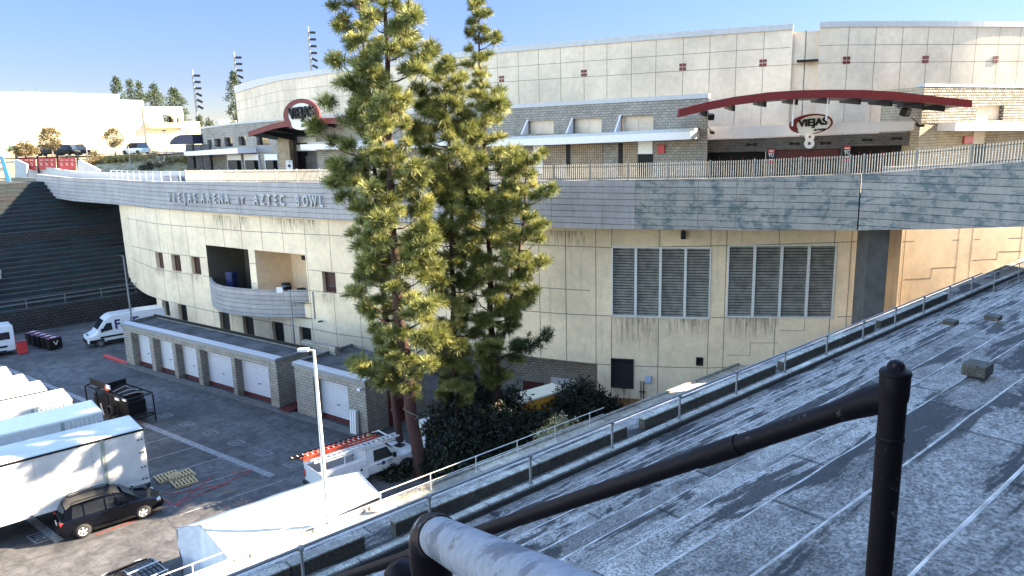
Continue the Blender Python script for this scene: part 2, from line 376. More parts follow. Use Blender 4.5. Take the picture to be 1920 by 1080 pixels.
class Poly:
    def __init__(s, pts, sub=8, smooth=True):
        pts = [Vector((p[0], p[1])) for p in pts]
        if smooth:
            P = [pts[0] * 2 - pts[1]] + pts + [pts[-1] * 2 - pts[-2]]; d = []
            for i in range(1, len(P) - 2):
                a, b, c, e = P[i - 1:i + 3]
                for k in range(sub):
                    t = k / sub
                    d.append(.5 * ((2 * b) + (c - a) * t + (2 * a - 5 * b + 4 * c - e) * t * t + (3 * b - a - 3 * c + e) * t ** 3))
            d.append(P[-2]); pts = d
        s.p = pts; s.u = [0]
        for a, b in zip(pts, pts[1:]): s.u.append(s.u[-1] + (b - a).length)
        s.L = s.u[-1]
    def seg(s, u):
        import bisect
        i = min(max(bisect.bisect_right(s.u, u) - 1, 0), len(s.p) - 2); return i
    def at(s, u, off=0):
        i = s.seg(u); t = (u - s.u[i]) / (s.u[i + 1] - s.u[i]); p = s.p[i].lerp(s.p[i + 1], t) if 0 <= t <= 1 else s.p[i] + (s.p[i + 1] - s.p[i]) * t
        if off: p = p + s.nrm(u) * off
        return p
    def nrm(s, u):
        i = s.seg(u); d = s.p[i + 1] - s.p[i]
        # smooth the normal over neighbouring segments
        a = s.p[min(i + 2, len(s.p) - 1)] - s.p[max(i - 1, 0)]
        a.normalize(); return Vector((a.y, -a.x))
    def hit(s, px, py):
        d = ray(px, py); best = None
        for i in range(len(s.p) - 1):
            a, b = s.p[i], s.p[i + 1]; e = b - a
            den = d.x * e.y - d.y * e.x
            if abs(den) < 1e-9: continue
            t = (a.x * e.y - a.y * e.x) / den; w = (a.x * d.y - a.y * d.x) / den
            if t > 0 and -.002 <= w <= 1.002 and (best is None or t < best[0]): best = (t, s.u[i] + w * (s.u[i + 1] - s.u[i]))
        if best is None:
            # beyond the ends: clamp
            for i in (0, len(s.p) - 2):
                a, b = s.p[i], s.p[i + 1]; e = b - a; den = d.x * e.y - d.y * e.x
                t = (a.x * e.y - a.y * e.x) / den; w = (a.x * d.y - a.y * d.x) / den
                if t > 0 and (best is None or abs(w) < 50): best = (t, s.u[i] + w * (s.u[i + 1] - s.u[i]))
        return best[1], CH + d.z * best[0]
def interp(xs, ys):
    return lambda u: float(np.interp(u, xs, ys))
def zline(poly, pix):
    """height function along a plan line, from pixels where its edge shows"""
    h = sorted(poly.hit(*p) for p in pix); return interp([a for a, b in h], [b for a, b in h])
def P3(poly, u, z, off=0):
    p = poly.at(u, off); return Vector((p.x, p.y, z))
def cwall(mb, poly, zb, zt, ua, ub, ops=(), step=.8, off=0, reveal=0, mi=0, rmi=None):
    """vertical sheet along a plan line, with openings (u0,u1,z0,z1) and their reveals"""
    if not callable(zb): zb = (lambda v: (lambda u: v))(zb)
    if not callable(zt): zt = (lambda v: (lambda u: v))(zt)
    us = list(np.arange(ua, ub, step)) + [ub]
    for o in ops: us += [o[0], o[1]]
    us = sorted(set(round(float(x), 4) for x in us if ua <= x <= ub)); zl = sorted(set([o[2] for o in ops] + [o[3] for o in ops]))
    for i in range(len(us) - 1):
        a, b = us[i], us[i + 1]
        if b - a < 1e-3: continue
        za = [zb(a)] + [min(max(z, zb(a)), zt(a)) for z in zl] + [zt(a)]; zc = [zb(b)] + [min(max(z, zb(b)), zt(b)) for z in zl] + [zt(b)]
        um = (a + b) / 2
        for j in range(len(za) - 1):
            if za[j + 1] - za[j] < 1e-4 and zc[j + 1] - zc[j] < 1e-4: continue
            zm = (za[j] + za[j + 1] + zc[j] + zc[j + 1]) / 4
            if any(o[0] < um < o[1] and o[2] < zm < o[3] for o in ops): continue
            mb.add([P3(poly, a, za[j], off), P3(poly, b, zc[j], off), P3(poly, b, zc[j + 1], off), P3(poly, a, za[j + 1], off)], [(0, 1, 2, 3)], mi,
                   False, [(a, za[j]), (b, zc[j]), (b, zc[j + 1]), (a, za[j + 1])])
    if reveal:
        rmi = mi if rmi is None else rmi
        for u0, u1, z0, z1 in ops:
            n0 = poly.nrm((u0 + u1) / 2); dv = Vector((-n0.x, -n0.y, 0)) * reveal
            c = [P3(poly, u0, z0, off), P3(poly, u1, z0, off), P3(poly, u1, z1, off), P3(poly, u0, z1, off)]
            for k in range(4):
                mb.quad(c[k], c[k] + dv, c[(k + 1) % 4] + dv, c[(k + 1) % 4], rmi)
    return mb
def strip(mb, poly, ua, ub, z0, z1, off0, off1, step=1.0, mi=0):
    """solid rail-like bar along a plan line; z may be functions"""
    f0 = z0 if callable(z0) else (lambda u: z0); f1 = z1 if callable(z1) else (lambda u: z1)
    us = list(np.arange(ua, ub, step)) + [ub]; vs = []; uv = []
    for u in us:
        vs += [P3(poly, u, f0(u), off0), P3(poly, u, f0(u), off1), P3(poly, u, f1(u), off1), P3(poly, u, f1(u), off0)]
        uv += [(u, f0(u))] * 2 + [(u, f1(u))] * 2
    fs = []
    for i in range(len(us) - 1):
        for k in range(4): fs.append((i * 4 + k, i * 4 + (k + 1) % 4, i * 4 + 4 + (k + 1) % 4, i * 4 + 4 + k))
    n = len(us) - 1; fs += [(0, 3, 2, 1), (n * 4, n * 4 + 1, n * 4 + 2, n * 4 + 3)]
    return mb.add(vs, fs, mi, False, uv)
def rect(poly, x0, y0, x1, y1):
    a = poly.hit(x0, y0); b = poly.hit(x1, y1); c = poly.hit(x0, y1); d = poly.hit(x1, y0)
    return ((a[0] + c[0]) / 2, (b[0] + d[0]) / 2, (b[1] + c[1]) / 2, (a[1] + d[1]) / 2)
# ---------------------------------------------------------------- light
SUNAZ = Vector((.98, .2, 0)).normalized(); SUNEL = math.radians(25.8)
W = bpy.data.worlds.new('World'); SC.world = W; W.use_nodes = True
wn = W.node_tree; bg = wn.nodes['Background']; sk = wn.nodes.new('ShaderNodeTexSky'); sk.sky_type = 'NISHITA'
sk.sun_disc = False; sk.sun_elevation = SUNEL; sk.sun_rotation = math.atan2(SUNAZ.x, SUNAZ.y); sk.air_density = .9; sk.dust_density = 0; sk.ozone_density = 2
wg = G(wn); wtc = wg.n('ShaderNodeTexCoord'); wsp = wg.n('ShaderNodeSeparateXYZ'); wg.l(wtc.outputs['Generated'], wsp.inputs[0])
low = wg.ramp(wsp.outputs[2], [(0, (.140, .132, .145)), (.07, (.128, .126, .172)), (.18, (.152, .162, .262)), (.42, (1.0, .95, .92))])
wfac = wg.ramp(wsp.outputs[1], [(.25, 0.0), (.6, 1.0)])
wg.l(wg.mix(1.0, sk.outputs[0], wg.mix(wfac, (1.0, .92, .84), low), 'MULTIPLY'), bg.inputs[0]); bg.inputs[1].default_value = .14
sd = bpy.data.lights.new('sun', 'SUN'); sd.energy = 5; sd.angle = math.radians(.6); sd.color = (1, .83, .60)
so = bpy.data.objects.new('sun', sd); COL.objects.link(so)
sdir = Vector((SUNAZ.x * math.cos(SUNEL), SUNAZ.y * math.cos(SUNEL), math.sin(SUNEL)))
so.rotation_euler = (-sdir).to_track_quat('-Z', 'Y').to_euler(); so.location = (60, -20, 60)
SC.view_settings.view_transform = 'Standard'; SC.view_settings.look = 'None'; SC.view_settings.exposure = 2.9
SC.view_settings.gamma = 1; SC.view_settings.use_curve_mapping = False
SC.cycles.max_bounces = 6; SC.cycles.diffuse_bounces = 4
# ---------------------------------------------------------------- ground
mb = MB(); xs = [-1500, -300, -120] + list(np.arange(-80, 60, 2.0)) + [60, 120, 300, 1500]; ys = [-1500, -300, -60] + list(np.arange(0, 110, 2.0)) + [110, 200, 500, 1500]
def gz(x, y):
    if -3 < x < 10 and 45 < y < 58: return -2.0
    return 0
vs = [(x, y, gz(x, y)) for y in ys for x in xs]; n = len(xs)
mb.add(vs, [(j * n + i, j * n + i + 1, (j + 1) * n + i + 1, (j + 1) * n + i) for j in range(len(ys) - 1) for i in range(n - 1)])
struct(mb.build('parking_lot_ground', ASPH))
# painted markings, 4 mm up
def gp(x, y, z=.004): return onz(x, y, z)
mk = MB(); mr = MB()
def line(m_, a, b, w, z=.005):
    d = (b - a).normalized(); s_ = Vector((-d.y, d.x, 0)) * w / 2
    m_.quad(*[Vector((p.x, p.y, z)) for p in (a - s_, b - s_, b + s_, a + s_)])
L0 = gp(-300, 590); L0 = gp(270.6, 795.6); L1 = gp(511, 892.5); dl = (L1 - L0).normalized()
line(mk, L0 - dl * 60, L1, .42)
for k in range(-9, 5):
    a = gp(472, 878) + dl * (2.78 * k)
    line(mk, a, a - rr * 5.4, .1, .009)
    b = a + rr * 1.7 + dl * 1.2
    if k < 5:
        for (u0, v0, u1, v1) in ((-.5, -.42, .5, -.42), (-.5, .42, .5, .42), (-.5, -.42, -.5, .42), (.5, -.42, .5, .42), (-.12, -.2, -.12, .2), (.14, -.2, .14, .2), (.0, -.2, .14, -.2)):
            line(mk, b + (dl * u0 + rr * v0) * .8, b + (dl * u1 + rr * v1) * .8, .07, .009)
# numbered stall mark
a = gp(80, 1006)
for (u0, v0, u1, v1) in ((-.55, -.45, .55, -.45), (-.55, .45, .55, .45), (-.55, -.45, -.55, .45), (.55, -.45, .55, .45), (-.25, -.28, -.25, .28),
                         (.0, -.28, .0, .28), (.26, -.28, .26, .28), (.0, -.28, .26, -.28), (.0, 0, .26, 0), (.0, .28, .26, .28)):
    line(mk, a + dl * u0 + rr * v0, a + dl * u1 + rr * v1, .08, .009)
line(mk, gp(40, 960), gp(112, 1015), .38, .013)
line(mk, gp(0, 925), gp(-30, 905), .38, .013)
line(mk, gp(300, 931), gp(331, 952), .12, .013)
for pa, pb in (((294, 929), (328, 949)), ((328, 949), (474, 882)), ((294, 931), (432, 906)), ((330, 946), (395, 897)), ((293, 962), (180, 1003)), ((430, 888), (474, 882)), ((380, 924), (432, 906))):
    line(mr, gp(*pa), gp(*pb), .08, .017)
line(mk, gp(690, 865), gp(600, 830), .1, .013)
mk.build('painted_lines', PAINTW)['kind'] = 'structure'; mr.build('painted_red_lines', PAINTR)['kind'] = 'structure'
a = gp(197, 668, 0); b = gp(242, 684, 0); mb = MB(); mb.bar(Vector((a.x, a.y, .08)), Vector((b.x, b.y, .08)), .35, .16); struct(mb.build('red_kerb', REDB, bevel=.02))
# ---------------------------------------------------------------- arena plan lines
def P_at(lst): return [tuple(ony(x, y, Y)[:2]) for x, y, Y in lst]
WP = Poly([(-41.0, 105), (-43.0, 94)] + P_at([(230, 390, 84.5), (235, 390, 80.5), (262, 388, 76.6), (300, 391, 73.0), (400, 399, 68.3), (500, 406, 64.0), (640, 413, 59.4), (800, 420, 55.7), (1000, 427, 52.1),
                  (1147, 430, 50.0), (1300, 432, 48.7), (1450, 432, 47.8), (1565, 434, 47.3), (1640, 436, 47.0)]))
BP = Poly([tuple(ony(x, y, Y)[:2]) for x, y, Y in ((72, 366, 96), (138, 377, 88), (215, 383, 80.5), (232, 385, 78.6), (262, 387.5, 75.6), (300, 391, 72.4), (400, 399, 67.5), (500, 406, 63.2), (640, 413, 58.6), (800, 420, 54.6),
                  (1000, 427, 50.6), (1200, 430, 47.2), (1400, 432, 44.4), (1610, 432, 41.4), (1760, 430, 38.5), (1920, 425, 35.6), (2060, 419, 33.0), (2300, 405, 29.5))])
Btop = zline(BP, [(72, 327), (135, 334), (223, 337), (241, 338), (400, 341), (640, 342), (900, 340), (1100, 338.5), (1200, 337), (1400, 333.5), (1610, 326.5), (1760, 316), (1920, 303.5), (2060, 291)])
Bbot = zline(BP, [(72, 366), (138, 377), (215, 383), (232, 385), (262, 387.5), (300, 391), (400, 399), (500, 406), (640, 413), (800, 420), (1000, 427), (1200, 430), (1400, 432), (1610, 432), (1760, 430), (1920, 425), (2060, 419)])
DP = Poly([(-36, 150), (-41, 136)] + P_at([(447, 190, 128), (452, 185, 122), (480, 165, 115), (520, 148, 107.5), (586, 134, 97.5), (680, 121, 89.5), (800, 107, 82), (930, 91, 76.3), (1150, 72, 69.5), (1400, 57, 65.2), (1540, 45, 63.1), (1640, 42, 62.9),
                 (1800, 42, 64.3), (1920, 43, 66.0), (2150, 45, 70.0), (2500, 50, 78)]))
arena = empty('arena_building', (0, 66, 0), 0, 'big round beige concrete arena with a yellow stucco lower wall behind the pine trees', 'arena')
def u_of(poly, x, y): return poly.hit(x, y)[0]
uBL = u_of(BP, 229, 384)                    # where the arena's parapet starts
# --- lower stucco wall
ops = []; wins = []
for r_ in ((292.5, 473.6, 306.4, 504), (322, 478, 339, 509), (359, 482, 376, 515), (605, 510.6, 629.7, 550), (664, 517.5, 688, 549.4)): wins.append(('w', rect(WP, *r_)))
for r_ in ((305, 564, 318, 593), (335, 571, 351, 604), (412.5, 586, 431, 622), (456, 594, 476, 631), (511, 604, 532.5, 643), (562, 614, 584, 652), (739, 646, 749, 671)): wins.append(('l', rect(WP, *r_)))
lou = [rect(WP, *r_) for r_ in ((1147, 464, 1332, 594), (1363.5, 460, 1565, 594.5))]
loS = rect(WP, 1145.5, 673.5, 1188, 726); loT = rect(WP, 1305, 671, 1318, 684)
bal = [rect(WP, 391.5, 464, 469.5, 560), rect(WP, 481.5, 473.5, 575.5, 560)]
zb1 = WP.hit(400, 585.5)[1]
ops = [w[1] for w in wins] + lou + [loS, loT] + bal
uC = u_of(WP, 293, 559); uD = u_of(WP, 800, 655); uE = u_of(WP, 1120, 682)
undz = zline(WP, [(245, 530), (256, 538.5), (270, 549), (280, 554), (293, 559)]); und2 = zline(WP, [(800, 646), (960, 664), (1040, 674), (1120, 682)])
uend = u_of(WP, 1640, 500); u0_ = 3
wtop = lambda u: float(np.interp(u, [uBw(0), uBw(1)], [14.0, 14.0])) if False else 14.0
wtopf = zline(WP, [(235, 384), (640, 406), (1200, 424), (1400, 424), (1640, 424)])
mb = MB()
cwall(mb, WP, lambda u: undz(u), wtopf, u0_, uC, [])
cwall(mb, WP, -.1, wtopf, uC, uD, [o for o in ops if o[1] < uD], reveal=.45)
cwall(mb, WP, und2, wtopf, uD, uE, [])
cwall(mb, WP, -.1, wtopf, uE, uend, [o for o in ops if o[0] > uD], reveal=.35)
# soffits of the two undercuts
for ua, ub, fz, dep in ((u0_ + 4, uC, undz, 3.0), (uD, uE, und2, 2.2)):
    us = list(np.arange(ua, ub, 1.0)) + [ub]
    for a, b in zip(us, us[1:]): mb.quad(P3(WP, a, fz(a)), P3(WP, b, fz(b)), P3(WP, b, fz(b), -dep), P3(WP, a, fz(a), -dep))
mb.quad(P3(WP, uC, -.1), P3(WP, uC, undz(uC)), P3(WP, uC, undz(uC), -3), P3(WP, uC, -.1, -3))
mb.quad(P3(WP, uE, -.1), P3(WP, uE, und2(uE)), P3(WP, uE, und2(uE), -2.2), P3(WP, uE, -.1, -2.2))
wall = mb.build('wall', YEL, arena)
mb = MB(); cwall(mb, WP, -.1, undz, u0_ + 4, uC, [], off=-3.0); mb.build('block_wall', BLK, arena)
mb = MB(); cwall(mb, WP, -2.1, und2, uD, uE + .3, [], off=-2.2); mb.build('block_wall', BLK, arena)
# doors in the block walls
def door(poly, r_, mat, off, parent=arena, name='door', frame=None, handle=True):
    o = rect(poly, *r_); m_ = MB(); n0 = poly.nrm((o[0] + o[1]) / 2)
    a, b = P3(poly, o[0], 0, off), P3(poly, o[1], 0, off); c = (a + b) / 2; L = (b - a).length
    dd = (b - a).normalized()
    m_.box((c.x, c.y, (o[2] + o[3]) / 2), (L, .08, o[3] - o[2]), math.atan2(dd.y, dd.x))
    return m_.build(name, mat, parent)
for r_, mt in (((277, 577, 289, 600), DRED), ((982, 716, 1020, 790), DRED), ((1034, 709, 1079, 792), WHITEM), ((905, 690, 935, 780), DARK)):
    uo = rect(WP, *r_); m_ = MB(); offb = -2.9 if r_[0] < 400 else -2.1
    k = (offb) / 1.0
    # aim the pixel box at the recessed wall
    n0 = WP.nrm(uo[0]); cpt = P3(WP, (uo[0] + uo[1]) / 2, 0, offb)
    pl = Poly([(WP.at(u, offb).x, WP.at(u, offb).y) for u in np.arange(max(0, uo[0] - 8), uo[1] + 8, .8)], smooth=False)
    o = rect(pl, *r_); a, b = P3(pl, o[0], 0), P3(pl, o[1], 0); dd = (b - a).normalized(); c = (a + b) / 2
    m_.box((c.x, c.y, (o[2] + o[3]) / 2), ((b - a).length, .1, o[3] - o[2]), math.atan2(dd.y, dd.x)); dr = m_.build('door', mt, arena)
    m_ = MB(); hp = a + (b - a) * .12; m_.box((hp.x, hp.y, o[2] + 1.05), (.1, .28, .06), math.atan2(dd.y, dd.x)); m_.build('handle', STEEL, dr)
# windows and small louvers
for kind, o in wins:
    pl = WP; um = (o[0] + o[1]) / 2; n0 = WP.nrm(um); dep = -.4
    a, b = P3(pl, o[0], 0, dep), P3(pl, o[1], 0, dep); dd = (b - a).normalized(); az = math.atan2(dd.y, dd.x); c = (a + b) / 2; L = (b - a).length; H = o[3] - o[2]; zc = (o[2] + o[3]) / 2
    if kind == 'w':
        m_ = MB(); t = .09
        for (dx, dz, sx, sz) in ((0, H / 2 - t / 2, L, t), (0, -H / 2 + t / 2, L, t), (-L / 2 + t / 2, 0, t, H), (L / 2 - t / 2, 0, t, H)): m_.box((c.x + dd.x * dx, c.y + dd.y * dx, zc + dz), (sx, .1, sz), az)
        w_ = m_.build('window', DRED, arena)
        m_ = MB(); m_.box((c.x, c.y, zc), (L - .1, .03, H - .1), az); m_.build('pane', GLASSR, w_)
        m_ = MB()
        for k in range(5):
            zz = zc - H / 2 + .3 + k * (H - .4) / 5; m_.box((c.x - n0.x * .06 + dd.x * L * .12, c.y - n0.y * .06 + dd.y * L * .12, zz), (L * .55, .02, .16), az)
        m_.build('blind', COPING, w_)
    else:
        m_ = MB(); m_.box((c.x, c.y, zc), (L, .04, H), az)
        for k in range(int(H / .14)):
            m_.box((c.x + n0.x * .05, c.y + n0.y * .05, zc - H / 2 + .07 + k * .14), (L - .04, .09, .03), az)
        m_.build('louver', BRONZE, arena)
for o, nb, mt, mt2 in ((lou[0], 4, LOUV, STEELL), (lou[1], 4, LOUV, STEELL), (loS, 1, BRONZE, BRONZE), (loT, 1, BRONZE, BRONZE)):
    for k in range(nb):
        ua = o[0] + (o[1] - o[0]) * k / nb; ub = o[0] + (o[1] - o[0]) * (k + 1) / nb; n0 = WP.nrm((ua + ub) / 2)
        a, b = P3(WP, ua, 0, -.1), P3(WP, ub, 0, -.1); dd = (b - a).normalized(); az = math.atan2(dd.y, dd.x); c = (a + b) / 2; L = (b - a).length; H = o[3] - o[2]; zc = (o[2] + o[3]) / 2
        m_ = MB(); sp = .19 if nb > 1 else .13
        for j in range(int(H / sp)):
            z = o[2] + .1 + j * sp; R3 = Matrix.Rotation(az, 3, 'Z') @ Matrix.Rotation(math.radians(40), 3, 'X')
            m_.box((c.x, c.y, z), (L - .1, .17, .02), 0, 0, R3)
        q = m_.build('louver_panel', mt, arena)
        m_ = MB()
        for (dx, dz, sx, sz) in ((0, H / 2, L, .1), (0, -H / 2, L, .1), (-L / 2 + .04, 0, .09, H), (L / 2 - .04, 0, .09, H)): m_.box((c.x + dd.x * dx + n0.x * .1, c.y + dd.y * dx + n0.y * .1, zc + dz), (sx, .14, sz), az)
        m_.build('frame', mt2, q)
        m_ = MB(); m_.box((c.x - n0.x * .22, c.y - n0.y * .22, zc), (L, .02, H), az); m_.build('backing', DARK, q)
# joints of the stucco panels: thin strips standing 4 mm proud
mb = MB()
def skipops(u, pad=0): return [o for o in ops if o[0] - pad < u < o[1] + pad]
LV = []
for pix in ([(236, 408), (317, 421.7), (450, 432.8), (617, 441), (1147, 464), (1640, 452)], [(246, 460.6), (294, 471.7), (392, 484), (579, 506), (1110, 545)],
            [(246, 483), (283, 501), (367, 515), (394, 519), (586, 545), (633, 549.4), (1050, 588), (1147, 592.5), (1565, 594.5), (1620, 592)], [(295, 559), (333, 569), (405.6, 585.6), (590, 617.5), (637, 627), (800, 646), (1120, 682.5), (1330, 690), (1460, 683), (1640, 672)]):
    f = zline(WP, pix); LV.append(f); ua = u_of(WP, *pix[0]); ub = u_of(WP, *pix[-1])
    us = np.arange(ua, ub, .5)
    for a, b in zip(us, us[1:]):
        if any(o[0] - .05 < (a + b) / 2 < o[1] + .05 and o[2] - .02 < f(a) < o[3] + .02 for o in ops): continue
        mb.add([P3(WP, a, f(a) - .025, .006), P3(WP, b, f(b) - .025, .006), P3(WP, b, f(b) + .025, .006), P3(WP, a, f(a) + .025, .006)], [(0, 1, 2, 3)])
def vjoint(u, z0, z1, w=.045):
    cuts = sorted([(o[2], o[3]) for o in ops if o[0] - .03 < u < o[1] + .03]); z = z0
    for a, b in cuts + [(z1, z1)]:
        if a > z + .02:
            e = min(a, z1)
            if e > z: mb.add([P3(WP, u - w / 2, z, .006), P3(WP, u + w / 2, z, .006), P3(WP, u + w / 2, e, .006), P3(WP, u - w / 2, e, .006)], [(0, 1, 2, 3)])
        z = max(z, b)
for x, y in ((239, 396), (254, 399), (272, 402), (293, 405), (319, 409), (347, 412), (382, 416), (417, 420), (451, 424), (489, 427), (529, 430), (571, 434), (617, 438), (665, 440), (715, 442), (770, 444), (830, 446), (890, 448), (950, 449), (1010, 450), (1060, 451), (1117, 453),
             (1147, 450), (1237, 450), (1333, 450), (1363, 450), (1461, 450), (1565, 450), (1597, 450), (1628, 450)):
    u = u_of(WP, x, y); zlo = undz(u) if u < uC else (und2(u) if uD < u < uE else 0); vjoint(u, zlo, wtopf(u))
def stepj(pts):
    for (x0, y0), (x1, y1) in zip(pts, pts[1:]):
        a = WP.hit(x0, y0); b = WP.hit(x1, y1)
        if abs(x1 - x0) < 4: vjoint(a[0], min(a[1], b[1]), max(a[1], b[1]), .03)
        else: mb.add([P3(WP, a[0], a[1] - .015, .006), P3(WP, b[0], b[1] - .015, .006), P3(WP, b[0], b[1] + .015, .006), P3(WP, a[0], a[1] + .015, .006)], [(0, 1, 2, 3)])
stepj([(1363, 666), (1406, 666), (1406, 643), (1458, 643)]); stepj([(1461, 620), (1508, 620), (1508, 596)]); stepj([(1596, 565), (1625, 566)])
mb.build('panel_joint', JOINT, wall)
# water stains: thin decals with streaks of their own
def stainm():
    mt, N, b = nt('water_stain'); g = G(N); o = g.coord('UV', (3.2, .28, 1)); f = g.noise(o, 1.6, 7, .75, .3)
    uv = g.n('ShaderNodeTexCoord'); sp = g.n('ShaderNodeSeparateXYZ'); g.l(uv.outputs['UV'], sp.inputs[0]); vc = g.n('ShaderNodeVertexColor') if False else None
    at = g.n('ShaderNodeAttribute'); at.attribute_name = 'fade'
    a = g.mix(1.0, g.ramp(f, [(.44, 0.0), (.66, .85)]), at.outputs['Color'], 'MULTIPLY')
    b.inputs['Base Color'].default_value = (.10, .09, .065, 1); b.inputs['Roughness'].default_value = .95; g.l(a, b.inputs['Alpha']); return mt
STAIN = stainm()
def stain(poly, x0, y0, x1, y1, par, off=.009):
    o = rect(poly, x0, y0, x1, y1); us = np.linspace(o[0], o[1], 9); zs_ = np.linspace(o[3], o[2], 7); m_ = MB(); fd = []
    vs = [P3(poly, u, z, off) for z in zs_ for u in us]; uv = [(u, z) for z in zs_ for u in us]
    m_.add(vs, [(j * 9 + i, j * 9 + i + 1, j * 9 + i + 10, j * 9 + i + 9) for j in range(6) for i in range(8)], 0, False, uv)
    ob = m_.build('water_stain', STAIN, par); at = ob.data.color_attributes.new('fade', 'FLOAT_COLOR', 'POINT')
    for j in range(7):
        for i in range(9):
            e = min(i, 8 - i) / 1.5; v = max(0, 1 - j / 6) * min(1, .15 + e) * (1 if j else .9); at.data[j * 9 + i].color = (v, v, v, 1)
for r_ in ((1147, 595, 1238, 660), (1236, 595, 1334, 640), (1147, 727, 1190, 772), (290, 505, 310, 520), (320, 510, 342, 528), (357, 516, 380, 534), (1363, 596, 1460, 640), (604, 551, 632, 575), (395, 405, 470, 440), (1000, 432, 1110, 470), (500, 410, 600, 440)): stain(WP, *r_, wall)
# --- loggia rooms behind the balcony
for i, o in enumerate(bal):
    m_ = MB(); n0 = WP.nrm((o[0] + o[1]) / 2); nv = Vector((n0.x, n0.y, 0)); dep = 4.0
    A, B_ = P3(WP, o[0] + .01, o[2]), P3(WP, o[1] - .01, o[2]); A2 = A - nv * dep; B2 = B_ - nv * dep; hz = Vector((0, 0, o[3] - o[2]))
    m_.quad(A2, B2, B2 + hz, A2 + hz); m_.quad(A, A2, A2 + hz, A + hz); m_.quad(B_, B2, B2 + hz, B_ + hz); m_.quad(A, B_, B2, A2); m_.quad(A + hz, B_ + hz, B2 + hz, A2 + hz)
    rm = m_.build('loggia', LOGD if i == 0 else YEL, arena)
    m_ = MB(); c = A2.lerp(B2, .86) + nv * .06; dd = (B2 - A2).normalized(); m_.box((c.x, c.y, o[2] + 2.1), (1.1, .08, 2.9), math.atan2(dd.y, dd.x)); m_.build('door', DRED, rm)
    m_ = MB(); c = A2.lerp(B2, .3) + nv * .05; m_.box((c.x, c.y, o[3] - 1.2), (.9, .06, .4), math.atan2(dd.y, dd.x)); m_.build('vent', BRONZE, rm)
# --- curved balcony
zbt = WP.hit(393, 520)[1]
top = [(391.7, 520), (394, 526), (400, 531.5), (410, 535.5), (422, 538), (450, 541.3), (478, 543.2), (505.6, 544.3), (533, 544.6), (560, 544.6), (586, 544.3)]
tp = [onz(x, y, zbt) for x, y in top]; PB = Poly([(p.x, p.y) for p in tp], 3)
zbb = np.mean([PB.hit(x, y)[1] for x, y in ((408, 581), (450, 591), (505, 594.5), (547, 595.5))])
m_ = MB(); strip(m_, PB, 0, PB.L, zbb, zbt, 0, -.25, .4)
# floor slab inside and end cap
ue = WP.hit(590, 570)[0]; e1 = PB.at(PB.L); e2 = WP.at(ue)
m_.add([(p.x, p.y, zbb + .02) for p in [PB.at(u) for u in np.arange(0, PB.L, .4)] + [e1, e2]], [tuple(range(len(np.arange(0, PB.L, .4)) + 2))[::-1]])
m_.add([(p.x, p.y, zbt - 1.05) for p in [PB.at(u, -.1) for u in np.arange(0, PB.L, .4)] + [e1, e2]], [tuple(range(len(np.arange(0, PB.L, .4)) + 2))])
m_.bar(Vector((e1.x, e1.y, (zbb + zbt) / 2)), Vector((e2.x, e2.y, (zbb + zbt) / 2)), .25, zbt - zbb)
balc = m_.build('balcony', PARA, arena)
# --- parapet beam of the concourse
ujnt = u_of(BP, 1190, 380); ujn2 = u_of(BP, 1612, 380)
m_ = MB(); strip(m_, BP, uBL, ujnt, lambda u: Bbot(u), lambda u: Btop(u), 0, -.4, 1.0); m_.build('parapet', PARA, arena)
m_ = MB(); strip(m_, BP, ujnt + .005, ujn2 - .06, lambda u: Bbot(u), lambda u: Btop(u), -.01, -.4, 1.0); m_.build('parapet', PARAD, arena)
m_ = MB()
for x in (262, 300, 344, 395, 450, 505, 560, 625, 700, 790, 880, 960, 1034, 1129, 1309, 1380, 1450):
    u = u_of(BP, x, 380); m_.add([P3(BP, u - .015, Bbot(u), .006), P3(BP, u + .015, Bbot(u), .006), P3(BP, u + .015, Btop(u), .006), P3(BP, u - .015, Btop(u), .006)], [(0, 1, 2, 3)])
m_.build('panel_joint', JOINT, arena)
# concourse deck and its soffit, reaching the drum
m_ = MB(); us = np.linspace(uBL, BP.L - 1, 70)
def deckpt(u):
    p = BP.at(u, -.3); q = BP.at(u, -.3) - BP.nrm(u) * (20 if u < u_of(BP, 640, 380) else 14); return p, q
for a, b in zip(us, us[1:]):
    if b > ujn2: break
    pa, qa = deckpt(a); pb, qb = deckpt(b)
    for dz in (-1.05, -1.6):
        m_.quad((pa.x, pa.y, Btop(a) + dz), (pb.x, pb.y, Btop(b) + dz), (qb.x, qb.y, Btop(b) + dz), (qa.x, qa.y, Btop(a) + dz))
m_.build('concourse_deck', PIERC, arena)
# --- drum
Dtop = zline(DP, [(452, 158), (480, 149.5), (520, 142), (586, 133), (680, 121), (800, 106.5), (930, 90.5), (1150, 71), (1400, 51), (1486, 45.5), (1540, 42), (1640, 40.5), (1800, 40.5), (1920, 41), (2150, 44), (2500, 55)])
Dco = zline(DP, [(452, 172), (520, 152), (586, 143), (800, 116), (930, 100), (1150, 81), (1400, 61.5), (1487, 55.5), (1540, 52), (1640, 50.5), (1800, 50.5), (1920, 51), (2150, 54), (2500, 65)])
uN0 = u_of(DP, 1487, 60); uN1 = u_of(DP, 1537.5, 60)
m_ = MB()
for a, b in ((0, uN0), (uN1, DP.L - .1)): cwall(m_, DP, 13.0, Dtop, a, b, [])
cwall(m_, DP, 13.0, lambda u: Dco(u) - .15, uN0, uN1, [], off=-.35)
for u in (uN0, uN1): m_.quad(P3(DP, u, 13, 0), P3(DP, u, 13, -.35), P3(DP, u, Dtop(u), -.35), P3(DP, u, Dtop(u), 0))
drum = m_.build('upper_wall', DRUM, arena)
m_ = MB()
for a, b in ((1, uN0), (uN1, DP.L - 1)): strip(m_, DP, a, b, lambda u: Dco(u) + .0, lambda u: Dtop(u) + .03, .12, -.5, 1.2)
m_.build('coping', COPING, drum)
m_ = MB(); 
